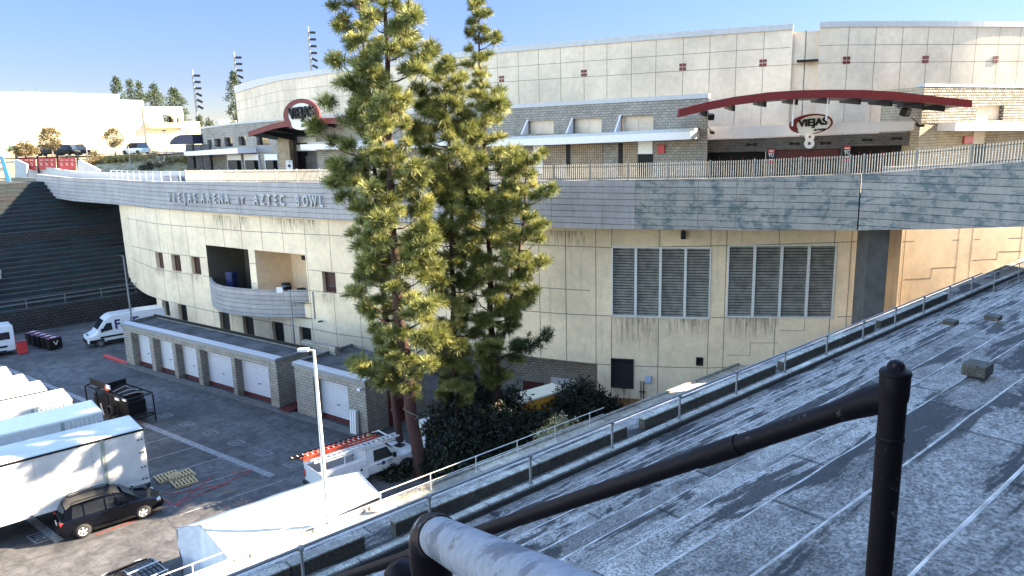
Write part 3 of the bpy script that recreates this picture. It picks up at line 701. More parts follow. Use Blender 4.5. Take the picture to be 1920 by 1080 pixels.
def dj(a, b, f, w=.04):
    us = np.arange(a, b, .8)
    for p, q in zip(us, us[1:]): m_.add([P3(DP, p, f(p) - w / 2, .007), P3(DP, q, f(q) - w / 2, .007), P3(DP, q, f(q) + w / 2, .007), P3(DP, p, f(p) + w / 2, .007)], [(0, 1, 2, 3)])
j1 = lambda u: Dco(u) - 1.38; j2 = lambda u: Dco(u) - 2.75
for f in (j1, j2): dj(6, uN0, f); dj(uN1, DP.L - 2, f)
dj(uN0, uN1, lambda u: j2(u), .03)
u5 = u_of(DP, 1589.4, 100); k = 0; vu = []
for x, y in ((1432, 90), (1381, 90), (1331, 95), (1281, 100), (1230, 105), (1184, 110), (1138, 115), (1095, 120), (1051, 125), (1010, 130), (972, 135), (933, 140), (1589.4, 100), (1640, 100), (1690, 100), (1737.6, 100), (1785, 100), (1828, 100), (1870.5, 100), (1910, 100)): vu.append(u_of(DP, x, y))
u = min(vu) - 2.35
while u > 8: vu.append(u); u -= 2.35
for u in vu: m_.add([P3(DP, u - .02, 14, .007), P3(DP, u + .02, 14, .007), P3(DP, u + .02, Dco(u), .007), P3(DP, u - .02, Dco(u), .007)], [(0, 1, 2, 3)])
u = (uN0 + uN1) / 2; m_.add([P3(DP, u - .04, 14, -.34), P3(DP, u + .04, 14, -.34), P3(DP, u + .04, Dco(u) - .1, -.34), P3(DP, u - .04, Dco(u) - .1, -.34)], [(0, 1, 2, 3)])
m_.build('panel_joint', JOINT, drum)
for x, y in ((940.5, 148), (1095, 137), (1280, 125.5), (1430.5, 118), (1587, 113), (1735, 111.5), (1866.5, 111.5)):
    u, z = DP.hit(x, y); m_ = MB(); c = .25; g_ = .035
    for du in (-1, 1):
        for dz in (-1, 1):
            a = u + du * (g_ + c / 2) - c / 2; zz = z + dz * (g_ + c / 2) - c / 2
            pts = [P3(DP, a, zz, .012), P3(DP, a + c, zz, .012), P3(DP, a + c, zz + c, .012), P3(DP, a, zz + c, .012)]
            nv = DP.nrm(u); m_.extr(pts, Vector((nv.x, nv.y, 0)) * .04)
    m_.build('tile_ornament', REDM, arena)
m_ = MB(); a, b = DP.hit(1494, 114.5), DP.hit(1533, 113.5); strip(m_, DP, a[0], b[0], a[1] - .1, a[1] + .06, .35, -.3, .5); m_.build('ledge', DARK, arena)
# flat roof behind the drum
m_ = MB(); pts = [(P3(DP, u, 0, -.4)) for u in np.linspace(1, DP.L - 1, 40)]; 
m_.add([(p.x, p.y, 25.2) for p in pts] + [(40, 150, 25.2)], [tuple(range(41))]); m_.build('roof', ALGAE, arena)
# ---------------------------------------------------------------- near seating tier (local frame: x along the rows, y down the slope)
rows_rz = math.atan2(rr.y, rr.x)
K = 1.1
def nose_noise(q): return .0028 * math.sin(q * 1.1) + .0016 * math.sin(q * 7.7 + 1) + .0016 * math.sin(q * 17.3)
up_ = empty('seating_terrace', (0, 0, 0), rows_rz, 'weathered grey concrete seating steps filling the lower right foreground', 'seating terrace')
def terr(noses, q0, q1, name, mats, parent, step=.45, edge=.022, backs=None, front_to=None):
    """noses: list of (s,z) from the top row down; a tread runs back from each nose to the riser of the one above"""
    m_ = MB(); qs = list(np.arange(q0, q1, step)) + [q1]; wb = len(noses)
    for i, (s, z) in enumerate(noses):
        sb = noses[i - 1][0] - .02 if i else s - 1.2
        zn = noses[i + 1][1] if i + 1 < len(noses) else (front_to if front_to is not None else z - .5)
        ph = i * 2.3; vs = []
        for q in qs:
            w = nose_noise(q + ph) if step < 1 else 0
            ew = (.009 + .004 * math.sin(q * 5.3 + ph) + .003 * math.sin(q * 13.1)) * (1 + max(0, s) * .12)
            vs += [(q, sb, z), (q, s + w - edge - max(.006, ew), z), (q, s + w - edge, z), (q, s + w, z - edge), (q, s + w - .01, zn)]
        for mi, k in ((0, 0), (1, 1), (1, 2), (0, 3)):
            m_.add([vs[j * 5 + k + d] for j in range(len(qs)) for d in (0, 1)], [(j * 2, j * 2 + 1, j * 2 + 3, j * 2 + 2) for j in range(len(qs) - 1)], mi)
    return m_.build(name, mats, parent, world=False)
t_, h_ = .762 * K, .457 * K
up_n = [((.92 + .762 * k) * K, CH - (1.60 + .457 * k) * K) for k in range(-14, 12)]
lastz = CH - 7.57
up_n = [p for p in up_n if p[1] > lastz + .2] 
up_n.append((10.95, lastz))
terr(up_n, -14, 62, 'seating_steps', [CONC, EDGE], up_, .45, .017)
# aisle half-steps and little blocks
def blk(px, py, w, d, h, row):
    s, z = up_n[row]; p = onz(px, py, z); q = p.dot(rr); m_.box((q, s - .62, z + h / 2), (w, d, h))
for row, px, py in ((16, 1812, 702), (19, 1772, 610), (18, 1850, 602)):
    s, z = up_n[row]; p = onz(px, py, z); m_ = MB(); m_.box((p.dot(rr), p.dot(nn) - .1, z + .09), (.26, .24, .13 if row == 16 else .09)); m_.build('step_block', WALLC, up_, world=False, bevel=.01)
# kerb and walkway
m_ = MB(); m_.box((24, 11.045, lastz + .075), (76, .185, .15)); k_ = m_.build('kerb', CURB, up_, world=False, bevel=.012)
m_ = MB(); m_.box((24, 10.93, lastz + .058), (76, .05, .11)); m_.build('kerb_face', KDARK, up_, world=False)
m_ = MB(); m_.quad((-14, 10.9, lastz - .004), (62, 10.9, lastz - .004), (62, 12.25, lastz - .004), (-14, 12.25, lastz - .004)); m_.build('walkway', CONC, up_, world=False)
# lower tier
low_n = [(12.25 + (26.0 - 12.25) * k / 16, lastz - .0 - (lastz - (CH - 15.85)) * k / 16) for k in range(1, 17)]
low_n = [(s, CH - s / np.interp(s, [12, 26], [1.612, 1.638])) for s, z in low_n]
terr([(12.25, lastz - .003)] + low_n, -14, 62, 'lower_seating_steps', [CONC, EDGE], up_, 2.0, .008)
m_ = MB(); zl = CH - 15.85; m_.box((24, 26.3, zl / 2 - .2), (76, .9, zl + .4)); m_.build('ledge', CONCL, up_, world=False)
# white low kerb line on the ledge
m_ = MB(); m_.box((24, 26.62, zl + .06), (76, .14, .14)); m_.build('ledge_kerb', CURB, up_, world=False)
# low bench walls on the walkway: (q_from,q_to)
def qat(px, py, s): return onS(px, py, s).dot(rr)
qw = [(-12, qat(684, 1010, 11.43)), (qat(742, 985, 11.43), qat(1176, 815, 11.43)), (qat(1209, 800, 11.43), qat(1455, 690, 11.43)), (qat(1468, 692, 11.43), qat(1640, 622, 11.43)), (qat(1652, 610, 11.43), 34.5)]
for i, (a, b) in enumerate(qw):
    m_ = MB(); m_.box(((a + b) / 2, 11.53, lastz + .132), (b - a, .2, .265)); o = m_.build('bench_wall', WALLC, up_, world=False, bevel=.012)
    m_ = MB(); m_.box(((a + b) / 2, 11.53, lastz + .28), (b - a + .01, .215, .03)); m_.build('wall_cap', CURB, up_, world=False)
# crest behind the camera: plaza out of frame, under the added shading hall
m_ = MB(); ts = up_n[0][0] - 1.2; m_.box((30, ts - 15, up_n[0][1] - .3), (100, 30, .6)); struct(m_.build('upper_plaza', CONC, None, Vector((0, 0, 0)), rows_rz, world=False))
# underside filler so nothing shows through from the side
# ---------------------------------------------------------------- rails
def rail_posts(name, label, s, zt, zb, q0, q1, dq, qs0, mat, mid=True, r=.028, cat='handrail', over=None, collar=True):
    rt = empty(name, (0, 0, 0), rows_rz, label, cat)
    m_ = MB(); m_.tube([(q0, s, zt), (q1, s, zt)], r, 10); m_.build('top_rail', mat, rt, world=False)
    if mid: m_ = MB(); m_.tube([(q0, s, (zt + zb) / 2 + .02), (q1, s, (zt + zb) / 2 + .02)], r * .8, 8); m_.build('mid_rail', mat, rt, world=False)
    q = qs0
    while q < q1 - .1:
        if q > q0 + .05:
            m_ = MB(); m_.tube([(q, s, zb), (q, s, zt - r * .5)], r * .95, 8)
            if collar: m_.lathe([(r * 1.7, -r * 1.5), (r * 1.75, r * 1.2), (0, r * 1.3)], (q, s, zt - .01), 'Z', 10); m_.lathe([(r * 2.2, 0), (r * 2.2, .02), (0, .02)], (q, s, zb), 'Z', 10)
            m_.build('post', mat, rt, world=False)
        q += dq
    m_ = MB()
    return rt
DQ = 11.05 * .2365
rail_posts('walkway_handrail', 'grey steel pipe handrail on short posts along the kerb of the concrete walkway', 11.05, CH - 6.77, lastz + .14, -12, 37.2, DQ, 11.05 * .895 - 6 * DQ, STEEL, False, .03)
zlr = CH - 26.3 / 1.745
rail_posts('ledge_railing', 'pale two-bar pipe railing on the sunlit ledge above the parking lot', 26.3, zlr, zl, -6, 26.3 * 1.105, 2.62, 26.3 * .564 - 6 * 2.62, STEELL, True, .024, 'railing')
# handrail end loop near the arena wall
rt = empty('stair_railing', tuple(SQ(37.4, 10.6, lastz)), rows_rz, 'dark steel stair railing at the far right end of the walkway under the bridge', 'railing')
m_ = MB(); m_.tube([(0, 0, 0), (0, 0, .85), (3.5, -.9, 1.35), (3.5, -.9, .3)], .022, 8); m_.tube([(0, 0, .4), (3.5, -.9, .85)], .018, 6); m_.build('top_rail', STEEL, rt, world=False)
m_ = MB(); m_.tube([(1.7, -.45, 0), (1.7, -.45, 1.08)], .02, 6); m_.build('post', STEEL, rt, world=False)
# ---------------------------------------------------------------- foreground stair rail
def pd(px, py, dep):
    d = ray(px, py); return CAM + d * (dep / d.dot(cf) if True else 1)
fr = empty('stair_handrail', tuple(pd(1668, 1400, 1.4)), 0, 'thick dark maroon and bare steel pipe handrail running diagonally across the foreground', 'handrail')
A_ = pd(1660, 742, 1.50); B_ = pd(700, 1064, 3.25)
dirp = (B_ - A_).normalized()
m_ = MB(); m_.tube([A_, A_ + dirp * .02] + [A_.lerp(B_, k) for k in (.3, .6)] + [B_ + dirp * 2.2], .0235, 20); m_.build('sloping_rail', PIPED, fr)
m_ = MB(); m_.tube([A_.lerp(B_, .155), A_.lerp(B_, .21)], .0262, 20); m_.build('sleeve', PIPED, fr)
pt = pd(1679, 700, 1.42); pb = Vector((pt.x, pt.y, pt.z - 1.05))
m_ = MB(); m_.tube([pb, pt], .0245, 24); m_.lathe([(.0265, -.052), (.0275, -.04), (.0275, -.002), (.0255, .002)], tuple(pt), 'Z', 24)
m_.lathe([(.0245, -.135), (.0262, -.133), (.0262, -.128), (.0245, -.126)], tuple(pt), 'Z', 24); m_.build('post', PIPED, fr)
m_ = MB(); m_.lathe([(.0285, -.003), (.0290, .003), (.026, .007), (.017, .009), (.0155, .017), (.012, .023), (.005, .026), (0, .0265)], tuple(pt), 'Z', 24); m_.build('post_cap', PIPED, fr)
m_ = MB(); m_.tube([A_ + Vector((.01, -.008, .0)), A_ + dirp * .03, A_ + dirp * .07, A_ + dirp * .11], [.034, .031, .027, .0237], 20); m_.build('tee_fitting', PIPED, fr)
E0 = pd(815, 1003, .84); E1 = pd(1010, 1105, .50)
dE = (E1 - E0).normalized()
m_ = MB(); m_.tube([E0 - dE * .0, E0.lerp(E1, .3), E0.lerp(E1, .6), E1 + dE * .25], .0222, 28); m_.build('upper_rail', PIPEG, fr)
dn = Vector((-.004, .012, -.055))
c0 = E0 - dE * .008
m_ = MB(); m_.tube([E0 + dE * .028, E0 + dE * .005, c0 - dE * .006 + Vector((0, 0, -.001)), c0 - dE * .021 + Vector((0, 0, -.012)), c0 - dE * .026 + Vector((0, 0, -.034)), c0 - dE * .024 + Vector((0, .004, -.07)), c0 - dE * .02 + Vector((0, .01, -.12))],
                   [.0238, .0248, .0252, .0252, .0250, .024, .0235], 28); m_.build('elbow', PIPEC, fr)
L_ = pd(758, 1088, 1.0)
m_ = MB(); m_.tube([L_ + Vector((-.012, .0, .026)), L_ + Vector((-.009, 0, .020)), L_ + Vector((-.004, 0, .008)), L_ + Vector((.004, 0, -.012)), L_ + Vector((.02, 0, -.05)), L_ + Vector((.04, 0, -.12))], [.006, .019, .026, .027, .026, .025], 20); m_.build('lower_elbow', PIPED, fr)
m_ = MB(); m_.tube([L_ + Vector((.04, 0, -.1)), L_ + Vector((.04, 0, -.9))], .0245, 16); m_.build('near_post', PIPED, fr)
# leaf litter on the treads
lit = MB()
for k in range(170):
    row = random.randint(9, 22); s, z = up_n[row]; q = random.uniform(-1, 14); ss = s - random.random() * t_; sz = random.uniform(.008, .022)
    c = SQ(q, ss, z + .003); a = random.random() * 6.28; lit.add([c + Vector((math.cos(a) * sz, math.sin(a) * sz, .004)), c + Vector((math.cos(a + 1.7) * sz * .6, math.sin(a + 1.7) * sz * .6, .008)), c + Vector((-math.cos(a) * sz, -math.sin(a) * sz, .002)), c + Vector((math.cos(a - 1.5) * sz * .5, math.sin(a - 1.5) * sz * .5, 0))], [(0, 1, 2, 3)])
tag(lit.build('leaf_litter', BARKG), 'small dry leaves and grit scattered over the near seating steps', 'leaf litter', kind='stuff')
# ---------------------------------------------------------------- bridges at both ends of the concourse
def bridge(ua, ub, label, mats, dip=0, back=5.0, name='footbridge'):
    rt = empty(name, tuple(P3(BP, (ua + ub) / 2, 0)), 0, label, 'bridge')
    m_ = MB(); strip(m_, BP, ua, ub, lambda u: Bbot(u), lambda u: Btop(u), 0, -.4, 1.0); m_.build('parapet', mats[0], rt)
    m_ = MB(); strip(m_, BP, ua, ub, lambda u: Bbot(u) + .1, lambda u: Btop(u) - 1.0, -.4, -back, 1.5); m_.build('deck', mats[1], rt)
    m_ = MB(); strip(m_, BP, ua, ub, lambda u: Bbot(u), lambda u: Btop(u), -back, -back - .4, 1.5); m_.build('parapet', mats[0], rt)
    return rt
bl = bridge(0, uBL - .006, 'curved concrete footbridge over the dark far seating, left of the arena', (PARA, PARA), back=6)
br = bridge(ujn2 + .02, BP.L - .2, 'stained concrete footbridge passing over the seating at the right edge', (PARAD, PARAD), back=7)
m_ = MB(); p = WP.at(0)
c = ony(1649, 470, 43.2); m_.box((c.x, c.y + .9, 6.6), (1.15, 2.3, 12.0), -.18); m_.build('support_pier', PIERC, br)
c = ony(1677, 470, 45.2); m_ = MB(); m_.box((c.x, c.y + .4, 6.6), (.9, .6, 12.0), -.1); m_.build('support_pier', YEL, br)
m_ = MB(); c = ony(204, 420, 97); m_.box((c.x, c.y, 7.2), (1.0, .9, 9.6), .4); m_.build('support_pier', PIERC, bl)
# arena's right wing wall beyond the pier, running into the seating
RW = Poly([tuple(ony(x, 480, Y)[:2]) for x, Y in ((1655, 48.2), (1676, 48.5), (1760, 49.4), (1850, 50.5), (1920, 51.5), (2150, 55.0))])
m_ = MB(); RT = zline(RW, [(1690, 408), (1800, 404), (1920, 398), (2100, 390)])
cwall(m_, RW, 0, RT, 0, RW.L - .1, []); rw_ = m_.build('wing_wall', YEL, arena)
m_ = MB()
def rj(x0, y0, x1, y1, w=.05):
    a = RW.hit(x0, y0); b = RW.hit(x1, y1)
    if abs(x1 - x0) < 12 and abs(y1 - y0) > 12: m_.add([P3(RW, a[0] - w / 2, min(a[1], b[1]), .007), P3(RW, a[0] + w / 2, min(a[1], b[1]), .007), P3(RW, a[0] + w / 2, max(a[1], b[1]), .007), P3(RW, a[0] - w / 2, max(a[1], b[1]), .007)], [(0, 1, 2, 3)])
    else: m_.add([P3(RW, a[0], a[1] - w / 2, .007), P3(RW, b[0], b[1] - w / 2, .007), P3(RW, b[0], b[1] + w / 2, .007), P3(RW, a[0], a[1] + w / 2, .007)], [(0, 1, 2, 3)])
for l in ((1699, 425, 1692, 600), (1800, 420, 1793, 590), (1826, 420, 1819, 580), (1918, 420, 1914, 540), (1692, 453, 1799, 450), (1827, 449, 1919, 446), (1696, 524, 1745, 522), (1745, 522, 1747, 503), (1747, 503, 1794, 501), (1824, 488, 1869, 486), (1869, 486, 1872, 472), (1872, 472, 1916, 471)): rj(*l)
m_.build('panel_joint', JOINT, rw_)
# ---------------------------------------------------------------- fence along the concourse
def picket_fence(ua, ub, label, dens=.135, ph=1.0):
    rt = empty('picket_fence', tuple(P3(BP, (ua + ub) / 2, Btop((ua + ub) / 2))), 0, label, 'fence')
    m_ = MB(); u = ua
    while u < ub:
        p = P3(BP, u, Btop(u), -.2); n0 = BP.nrm(u); m_.box((p.x, p.y, p.z + ph / 2 + .03), (.045, .03, ph), math.atan2(-n0.x, n0.y) + PI / 2 if False else math.atan2(n0.x, -n0.y)); u += dens
    m_.build('pickets', PICK, rt)
    for k, z in enumerate((.14, ph - .12)):
        m_ = MB(); strip(m_, BP, ua, ub, lambda u: Btop(u) + z - .02, lambda u: Btop(u) + z + .02, -.23, -.27, 1.0); m_.build('rail', BLACK if True else STEELL, rt)
    u = ua
    while u < ub:
        p = P3(BP, u, Btop(u), -.2); m_ = MB(); m_.box((p.x, p.y, p.z + ph / 2 + .04), (.075, .075, ph + .08)); m_.build('post', PICK, rt); u += 1.35 * 1.9
    return rt
picket_fence(u_of(BP, 345, 340), u_of(BP, 1612, 320), 'long pale picket fence on the arena parapet')
picket_fence(u_of(BP, 1612, 320) + .15, BP.L - .3, 'pale picket fence on the parapet of the right footbridge')
# thin old railing on the left part
rt = empty('parapet_railing', tuple(P3(BP, uBL, Btop(uBL))), 0, 'thin pale railing on the parapet left of the picket fence', 'railing')
m_ = MB(); ua, ub = u_of(BP, 205, 335), u_of(BP, 344, 339); strip(m_, BP, ua, ub, lambda u: Btop(u) + .9, lambda u: Btop(u) + .95, -.2, -.25); m_.build('top_rail', STEELL, rt)
for u in np.arange(ua, ub, 1.6): m_ = MB(); p = P3(BP, u, Btop(u), -.22); m_.box((p.x, p.y, p.z + .47), (.05, .05, .95)); m_.build('post', STEELL, rt)
# ---------------------------------------------------------------- arena frontage on the concourse, right part
FP = Poly([tuple(ony(x, 250, Y)[:2]) for x, Y in ((600, 82), (700, 76.5), (800, 72), (965, 66.2), (1100, 62), (1200, 59.2), (1327, 56.3))])
Fz = zline(FP, [(600, 216), (800, 205), (965, 195.5), (1130, 186), (1328, 175)]); Fzc = lambda u: Fz(u) - .33
canT = zline(FP, [(620, 270), (800, 263), (968, 252), (1200, 243), (1290, 238)])
uR = u_of(FP, 1327, 240); uL = u_of(FP, 590, 240)
sw = [rect(FP, *r_) for r_ in ((990, 226, 1038, 251), (1074, 222, 1128, 249), (1164, 217, 1225, 248))]
m_ = MB(); cwall(m_, FP, 13, Fzc, uL, uR, sw, reveal=.5); fw = m_.build('block_wall', BLK, arena)
m_ = MB(); strip(m_, FP, uL, uR, Fzc, Fz, .06, -.4); m_.build('coping', COPING, arena)
for o in sw:
    m_ = MB(); um = (o[0] + o[1]) / 2
    for a, b in ((o[0], um - .03), (um + .03, o[1])):
        m_.quad(P3(FP, a, o[2], -.35), P3(FP, b, o[2], -.35), P3(FP, b, o[3], -.35), P3(FP, a, o[3], -.35))
    m_.build('window_panel', DRUM, arena)
    m_ = MB(); a = P3(FP, o[0] - .1, o[2], 0); n0 = FP.nrm(o[0]); nv = Vector((n0.x, n0.y, 0)); t0 = Vector((-n0.y, n0.x, 0))
    m_.extr([a, a + nv * 1.0, a + Vector((0, 0, o[3] - o[2] + .1))], t0 * .12); m_.build('fin', CWHITE, arena)
# canopy: deep white fascia slab standing out from the wall
FC = Poly([tuple(FP.at(u, 2.0)) for u in np.linspace(uL, u_of(FP, 1300, 250), 24)], 2)
cT = zline(FC, [(615, 270), (655, 268.5), (968, 261), (1296, 246.3)]); cB = zline(FC, [(615, 280), (655, 280), (1018, 272), (1295, 261)])
ce = u_of(FC, 1295, 252)
m_ = MB(); strip(m_, FC, 0, ce, cB, cT, 0, -2.0, 1.0); m_.build('canopy', CWHITE, arena)
m_ = MB(); strip(m_, FC, 0, ce, lambda u: cT(u) + .002, lambda u: cT(u) + .22, -.9, -1.9, 1.0); m_.build('canopy_gutter', COPING, arena)
# bays beneath
for r_, mt in (((1018, 276, 1062, 330), TILE), ((1069, 276, 1130, 330), TILE), ((1167, 272, 1196, 330), TILE)):
    o = rect(FP, *r_); m_ = MB(); strip(m_, FP, o[0], o[1], o[2] - 1, o[3] + .6, .0, .05); m_.build('tile_panel', mt, arena)
for r_, mt, nm in (((1062, 270, 1070, 330), DARK, 'recess'), ((1160, 268, 1168, 330), DARK, 'recess'), ((1197, 264, 1224, 288.5), STEELL, 'roll_shutter'), ((1197, 289, 1224, 330), DARK, 'ticket_opening'), ((1001, 270, 1018, 325), CWHITE, 'roll_shutter')):
    o = rect(FP, *r_); m_ = MB(); strip(m_, FP, o[0], o[1], o[2], o[3], .0, .07); m_.build(nm, mt, arena)
def wallbox(poly, r_, mat, name, label, cat, d=.15, off=.02, group=None):
    o = rect(poly, *r_); um = (o[0] + o[1]) / 2; n0 = poly.nrm(um); c = P3(poly, um, (o[2] + o[3]) / 2, off + d / 2)
    m_ = MB(); m_.box((0, 0, 0), (o[1] - o[0], d, o[3] - o[2])); ob = m_.build(name, mat, None, c, math.atan2(n0.x, -n0.y), .01, world=False); tag(ob, label, cat, group); return ob, o, c, n0
for r_, lb in (((1234, 271, 1247, 287), 'red extinguisher cabinet on the block wall left of the arch'), ((1805, 254, 1820.5, 269), None)):
    if lb: ob, o, c, n0 = wallbox(FP, r_, REDB, 'extinguisher_cabinet', lb, 'cabinet')
# --- gate 8 frontage
GP_ = Poly([tuple(ony(x, 260, Y)[:2]) for x, Y in ((1325, 58.6), (1430, 57.6), (1560, 56.8), (1724, 56.2))])
gb = zline(GP_, [(1330, 238), (1400, 235), (1722, 230)])
m_ = MB(); go = [rect(GP_, *r_) for r_ in ((1327, 285, 1437, 340), (1453, 279.5, 1576, 340), (1594, 273, 1702, 340))]
cwall(m_, GP_, 13.5, zline(GP_, [(1327, 262), (1437, 258.5), (1722, 247)]), 0, GP_.L, go, reveal=1.0); m_.build('gate_wall', BLKG, arena)
FB = zline(GP_, [(1327, 238), (1475, 234), (1560, 230), (1720, 227)]); FBb = zline(GP_, [(1327, 260), (1475, 254), (1560, 251), (1722, 244)])
m_ = MB(); strip(m_, GP_, -.0, GP_.L - .05, FBb, FB, .35, -.6); m_.build('gate_fascia', CWHITE, arena)
for i, o in enumerate(go):
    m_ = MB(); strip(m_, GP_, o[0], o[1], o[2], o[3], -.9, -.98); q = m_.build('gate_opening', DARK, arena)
    if i == 1: m_ = MB(); strip(m_, GP_, o[0] + .05, o[1] - .05, o[3] - .75, o[3] - .03, -.25, -.4); m_.build('lintel', DRED, q)
    for k in range(1, 5):
        u = o[0] + (o[1] - o[0]) * k / 5; m_ = MB(); p = P3(GP_, u, 0, -.7); m_.box((p.x, p.y, (o[2] + o[3]) / 2 - .2), (.1, .08, o[3] - o[2] - .4)); m_.build('door_frame', REDM if i != 1 else DRED, q)
for x, y in ((1409, 271), (1489, 269), (1547, 268), (1625, 262.5), (1680, 260)):
    u, z = GP_.hit(x, y); n0 = GP_.nrm(u); rt = empty('wall_light', tuple(P3(GP_, u, z, .0)), math.atan2(n0.x, -n0.y), None, 'wall light', 'black double wall lights over the gate doors')
    rt['label'] = 'small black double wall light on the grey blocks, ' + {1409: 'leftmost, well left of the numeral 8', 1489: 'just left of the numeral 8', 1547: 'just right of the numeral 8', 1625: 'second from the right pillar', 1680: 'nearest the right pillar'}[x]
    m_ = MB(); m_.tube([(-.3, -.12, 0), (.3, -.12, 0)], .04, 8); m_.box((0, -.06, 0), (.1, .12, .1)); m_.build('bracket', BLACK, rt, world=False)
    for sx in (-.27, .27): m_ = MB(); m_.lathe([(.0, -.1), (.09, -.09), (.09, .09), (0, .1)], (sx, -.14, 0), 'Z', 10); m_.build('lamp', BLACK, rt, world=False)
# right and left piers of the gate
GR = Poly([tuple(ony(x, 250, Y)[:2]) for x, Y in ((1724, 55.2), (1800, 57.3), (1920, 60.9), (2150, 68))], smooth=False)
rz_ = zline(GR, [(1729, 163.5), (1920, 164.5), (2100, 166)])
m_ = MB(); wo = [rect(GR, 1830, 198, 1880, 226)]
cwall(m_, GR, 13.5, zline(GR, [(1724, 230), (1755, 232), (1920, 232)]), .0, GR.L, []); m_.build('pier_wall', BLKT, arena)
m_ = MB(); cwall(m_, GR, zline(GR, [(1724, 230), (1755, 232), (1920, 232)]), rz_, 0, GR.L, wo, reveal=.6, off=.06); m_.build('rubble_wall', ROUGH, arena)
m_ = MB(); strip(m_, GR, 0, GR.L, rz_, lambda u: rz_(u) + .2, .12, -.5); m_.build('coping', COPING, arena)
m_ = MB(); o = wo[0]; strip(m_, GR, o[0], o[1], o[2], o[3], -.3, -.4); m_.build('window_panel', DRUM, arena)
a = GR.at(0); m_ = MB(); b = a + Vector((-.5, 5)); m_.quad((a.x, a.y, 13.5), (b.x, b.y, 13.5), (b.x, b.y, rz_(0)), (a.x, a.y, rz_(0))); m_.build('pier_return', BLKT, arena)
a = FP.at(uR); b = a + Vector((.6, 5)); m_ = MB(); m_.quad((a.x, a.y, 13.5), (b.x, b.y, 13.5), (b.x, b.y, Fz(uR)), (a.x, a.y, Fz(uR))); m_.build('pier_return', BLK, arena)
GC = Poly([tuple(GR.at(u, 1.4)) for u in np.linspace(u_of(GR, 1757, 240), GR.L, 12)], 2)
gT = zline(GC, [(1757, 229), (1920, 228.5), (2100, 228)]); gB = zline(GC, [(1757, 245.5), (1920, 244.5), (2100, 243)])
m_ = MB(); strip(m_, GC, 0, GC.L, gB, gT, 0, -1.4); m_.build('canopy', CWHITE, arena)
o = rect(GR, 1824, 247, 1844, 270); m_ = MB(); strip(m_, GR, o[0], o[1], o[2], o[3] + .4, 0, .06); m_.build('shutter', DRUM, arena)
o = rect(GR, 1824, 270, 1844, 315); m_ = MB(); strip(m_, GR, o[0], o[1], o[2], o[3], 0, .06); m_.build('door', DARK, arena)
o = rect(GR, 1846, 250, 1925, 320); m_ = MB(); strip(m_, GR, o[0], o[1] + 3, o[2], o[3], 0, .04); m_.build('tile_panel', TILE, arena)
wallbox(GR, (1805, 255, 1820.5, 269), REDB, 'extinguisher_cabinet', 'red extinguisher cabinet on the tan block wall right of the arch', 'cabinet')
# --- red arched canopy
def arch(px_top, px_bot, Y0, Y1, name, label, thick=.55):
    rt = empty(name, tuple(ony(*px_top[len(px_top) // 2], Y0)), 0, label, 'canopy')
    xs_ = [p[0] for p in px_top]; n_ = len(px_top); T = [];Bm = []
    for i, (t, b) in enumerate(zip(px_top, px_bot)):
        Y = Y0 + (Y1 - Y0) * i / (n_ - 1); T.append(ony(*t, Y)); q = ony(*b, Y); Bm.append(Vector((T[-1].x, Y, q.z)))
    m_ = MB()
    for dy0, dy1 in ((0, thick),):
        vs = []
        for t, b in zip(T, Bm): vs += [t, b, b + Vector((0, dy1, 0)), t + Vector((0, dy1, 0))]
        fs = [(i * 4 + k, i * 4 + (k + 1) % 4, i * 4 + 4 + (k + 1) % 4, i * 4 + 4 + k) for i in range(n_ - 1) for k in range(4)] + [(0, 1, 2, 3), (n_ * 4 - 4, n_ * 4 - 1, n_ * 4 - 2, n_ * 4 - 3)]
        m_.add(vs, fs)
    m_.build('arch_beam', REDM, rt); return rt, T, Bm
at = [(1273.5, 204.5), (1327, 191), (1380, 181), (1440, 173), (1500, 169), (1560, 168), (1620, 168.5), (1680, 172), (1740, 178.5), (1780, 183.5), (1823.5, 187.5)]
ab = [(1277, 220), (1327, 207), (1380, 196.5), (1440, 188.5), (1500, 184.5), (1560, 183), (1620, 184), (1680, 187.5), (1740, 192.5), (1780, 197), (1820, 201.5)]
rt8, T8, B8 = arch(at, ab, 51.8, 51.0, 'arched_canopy', 'large shallow red arched canopy above gate 8')
m_ = MB()
for i in range(len(T8) - 1):
    if not (0 <= i): continue
    off = Vector((0, 1, 0)); bk = Vector((.3, 3.6, -.12)); a, b = B8[i] + Vector((0, .5, .1)), B8[i + 1] + Vector((0, .5, .1))
    m_.quad(a, b, b + bk, a + bk)
m_.build('soffit', BRONZE, rt8)
for i in range(1, 10):
    a = B8[i] + Vector((0, .4, -.0)); m_ = MB(); m_.bar(a + Vector((.1, .3, -.22)), a + Vector((.9, 5.2, .05)), .16, .36); m_.build('rib', BLACK, rt8)
for x0, y0, x1, y1 in ((1489, 186, 1490, 236), (1552.5, 184, 1552.5, 226)):
    a, b = ony(x0, y0, 51.9), ony(x1, y1, 56.0); b = Vector((a.x + .1, 56.1, b.z)); m_ = MB(); m_.tube([a, Vector((a.x, 52.0, b.z))], .05, 8); m_.build('hanger_rod', CWHITE, rt8)
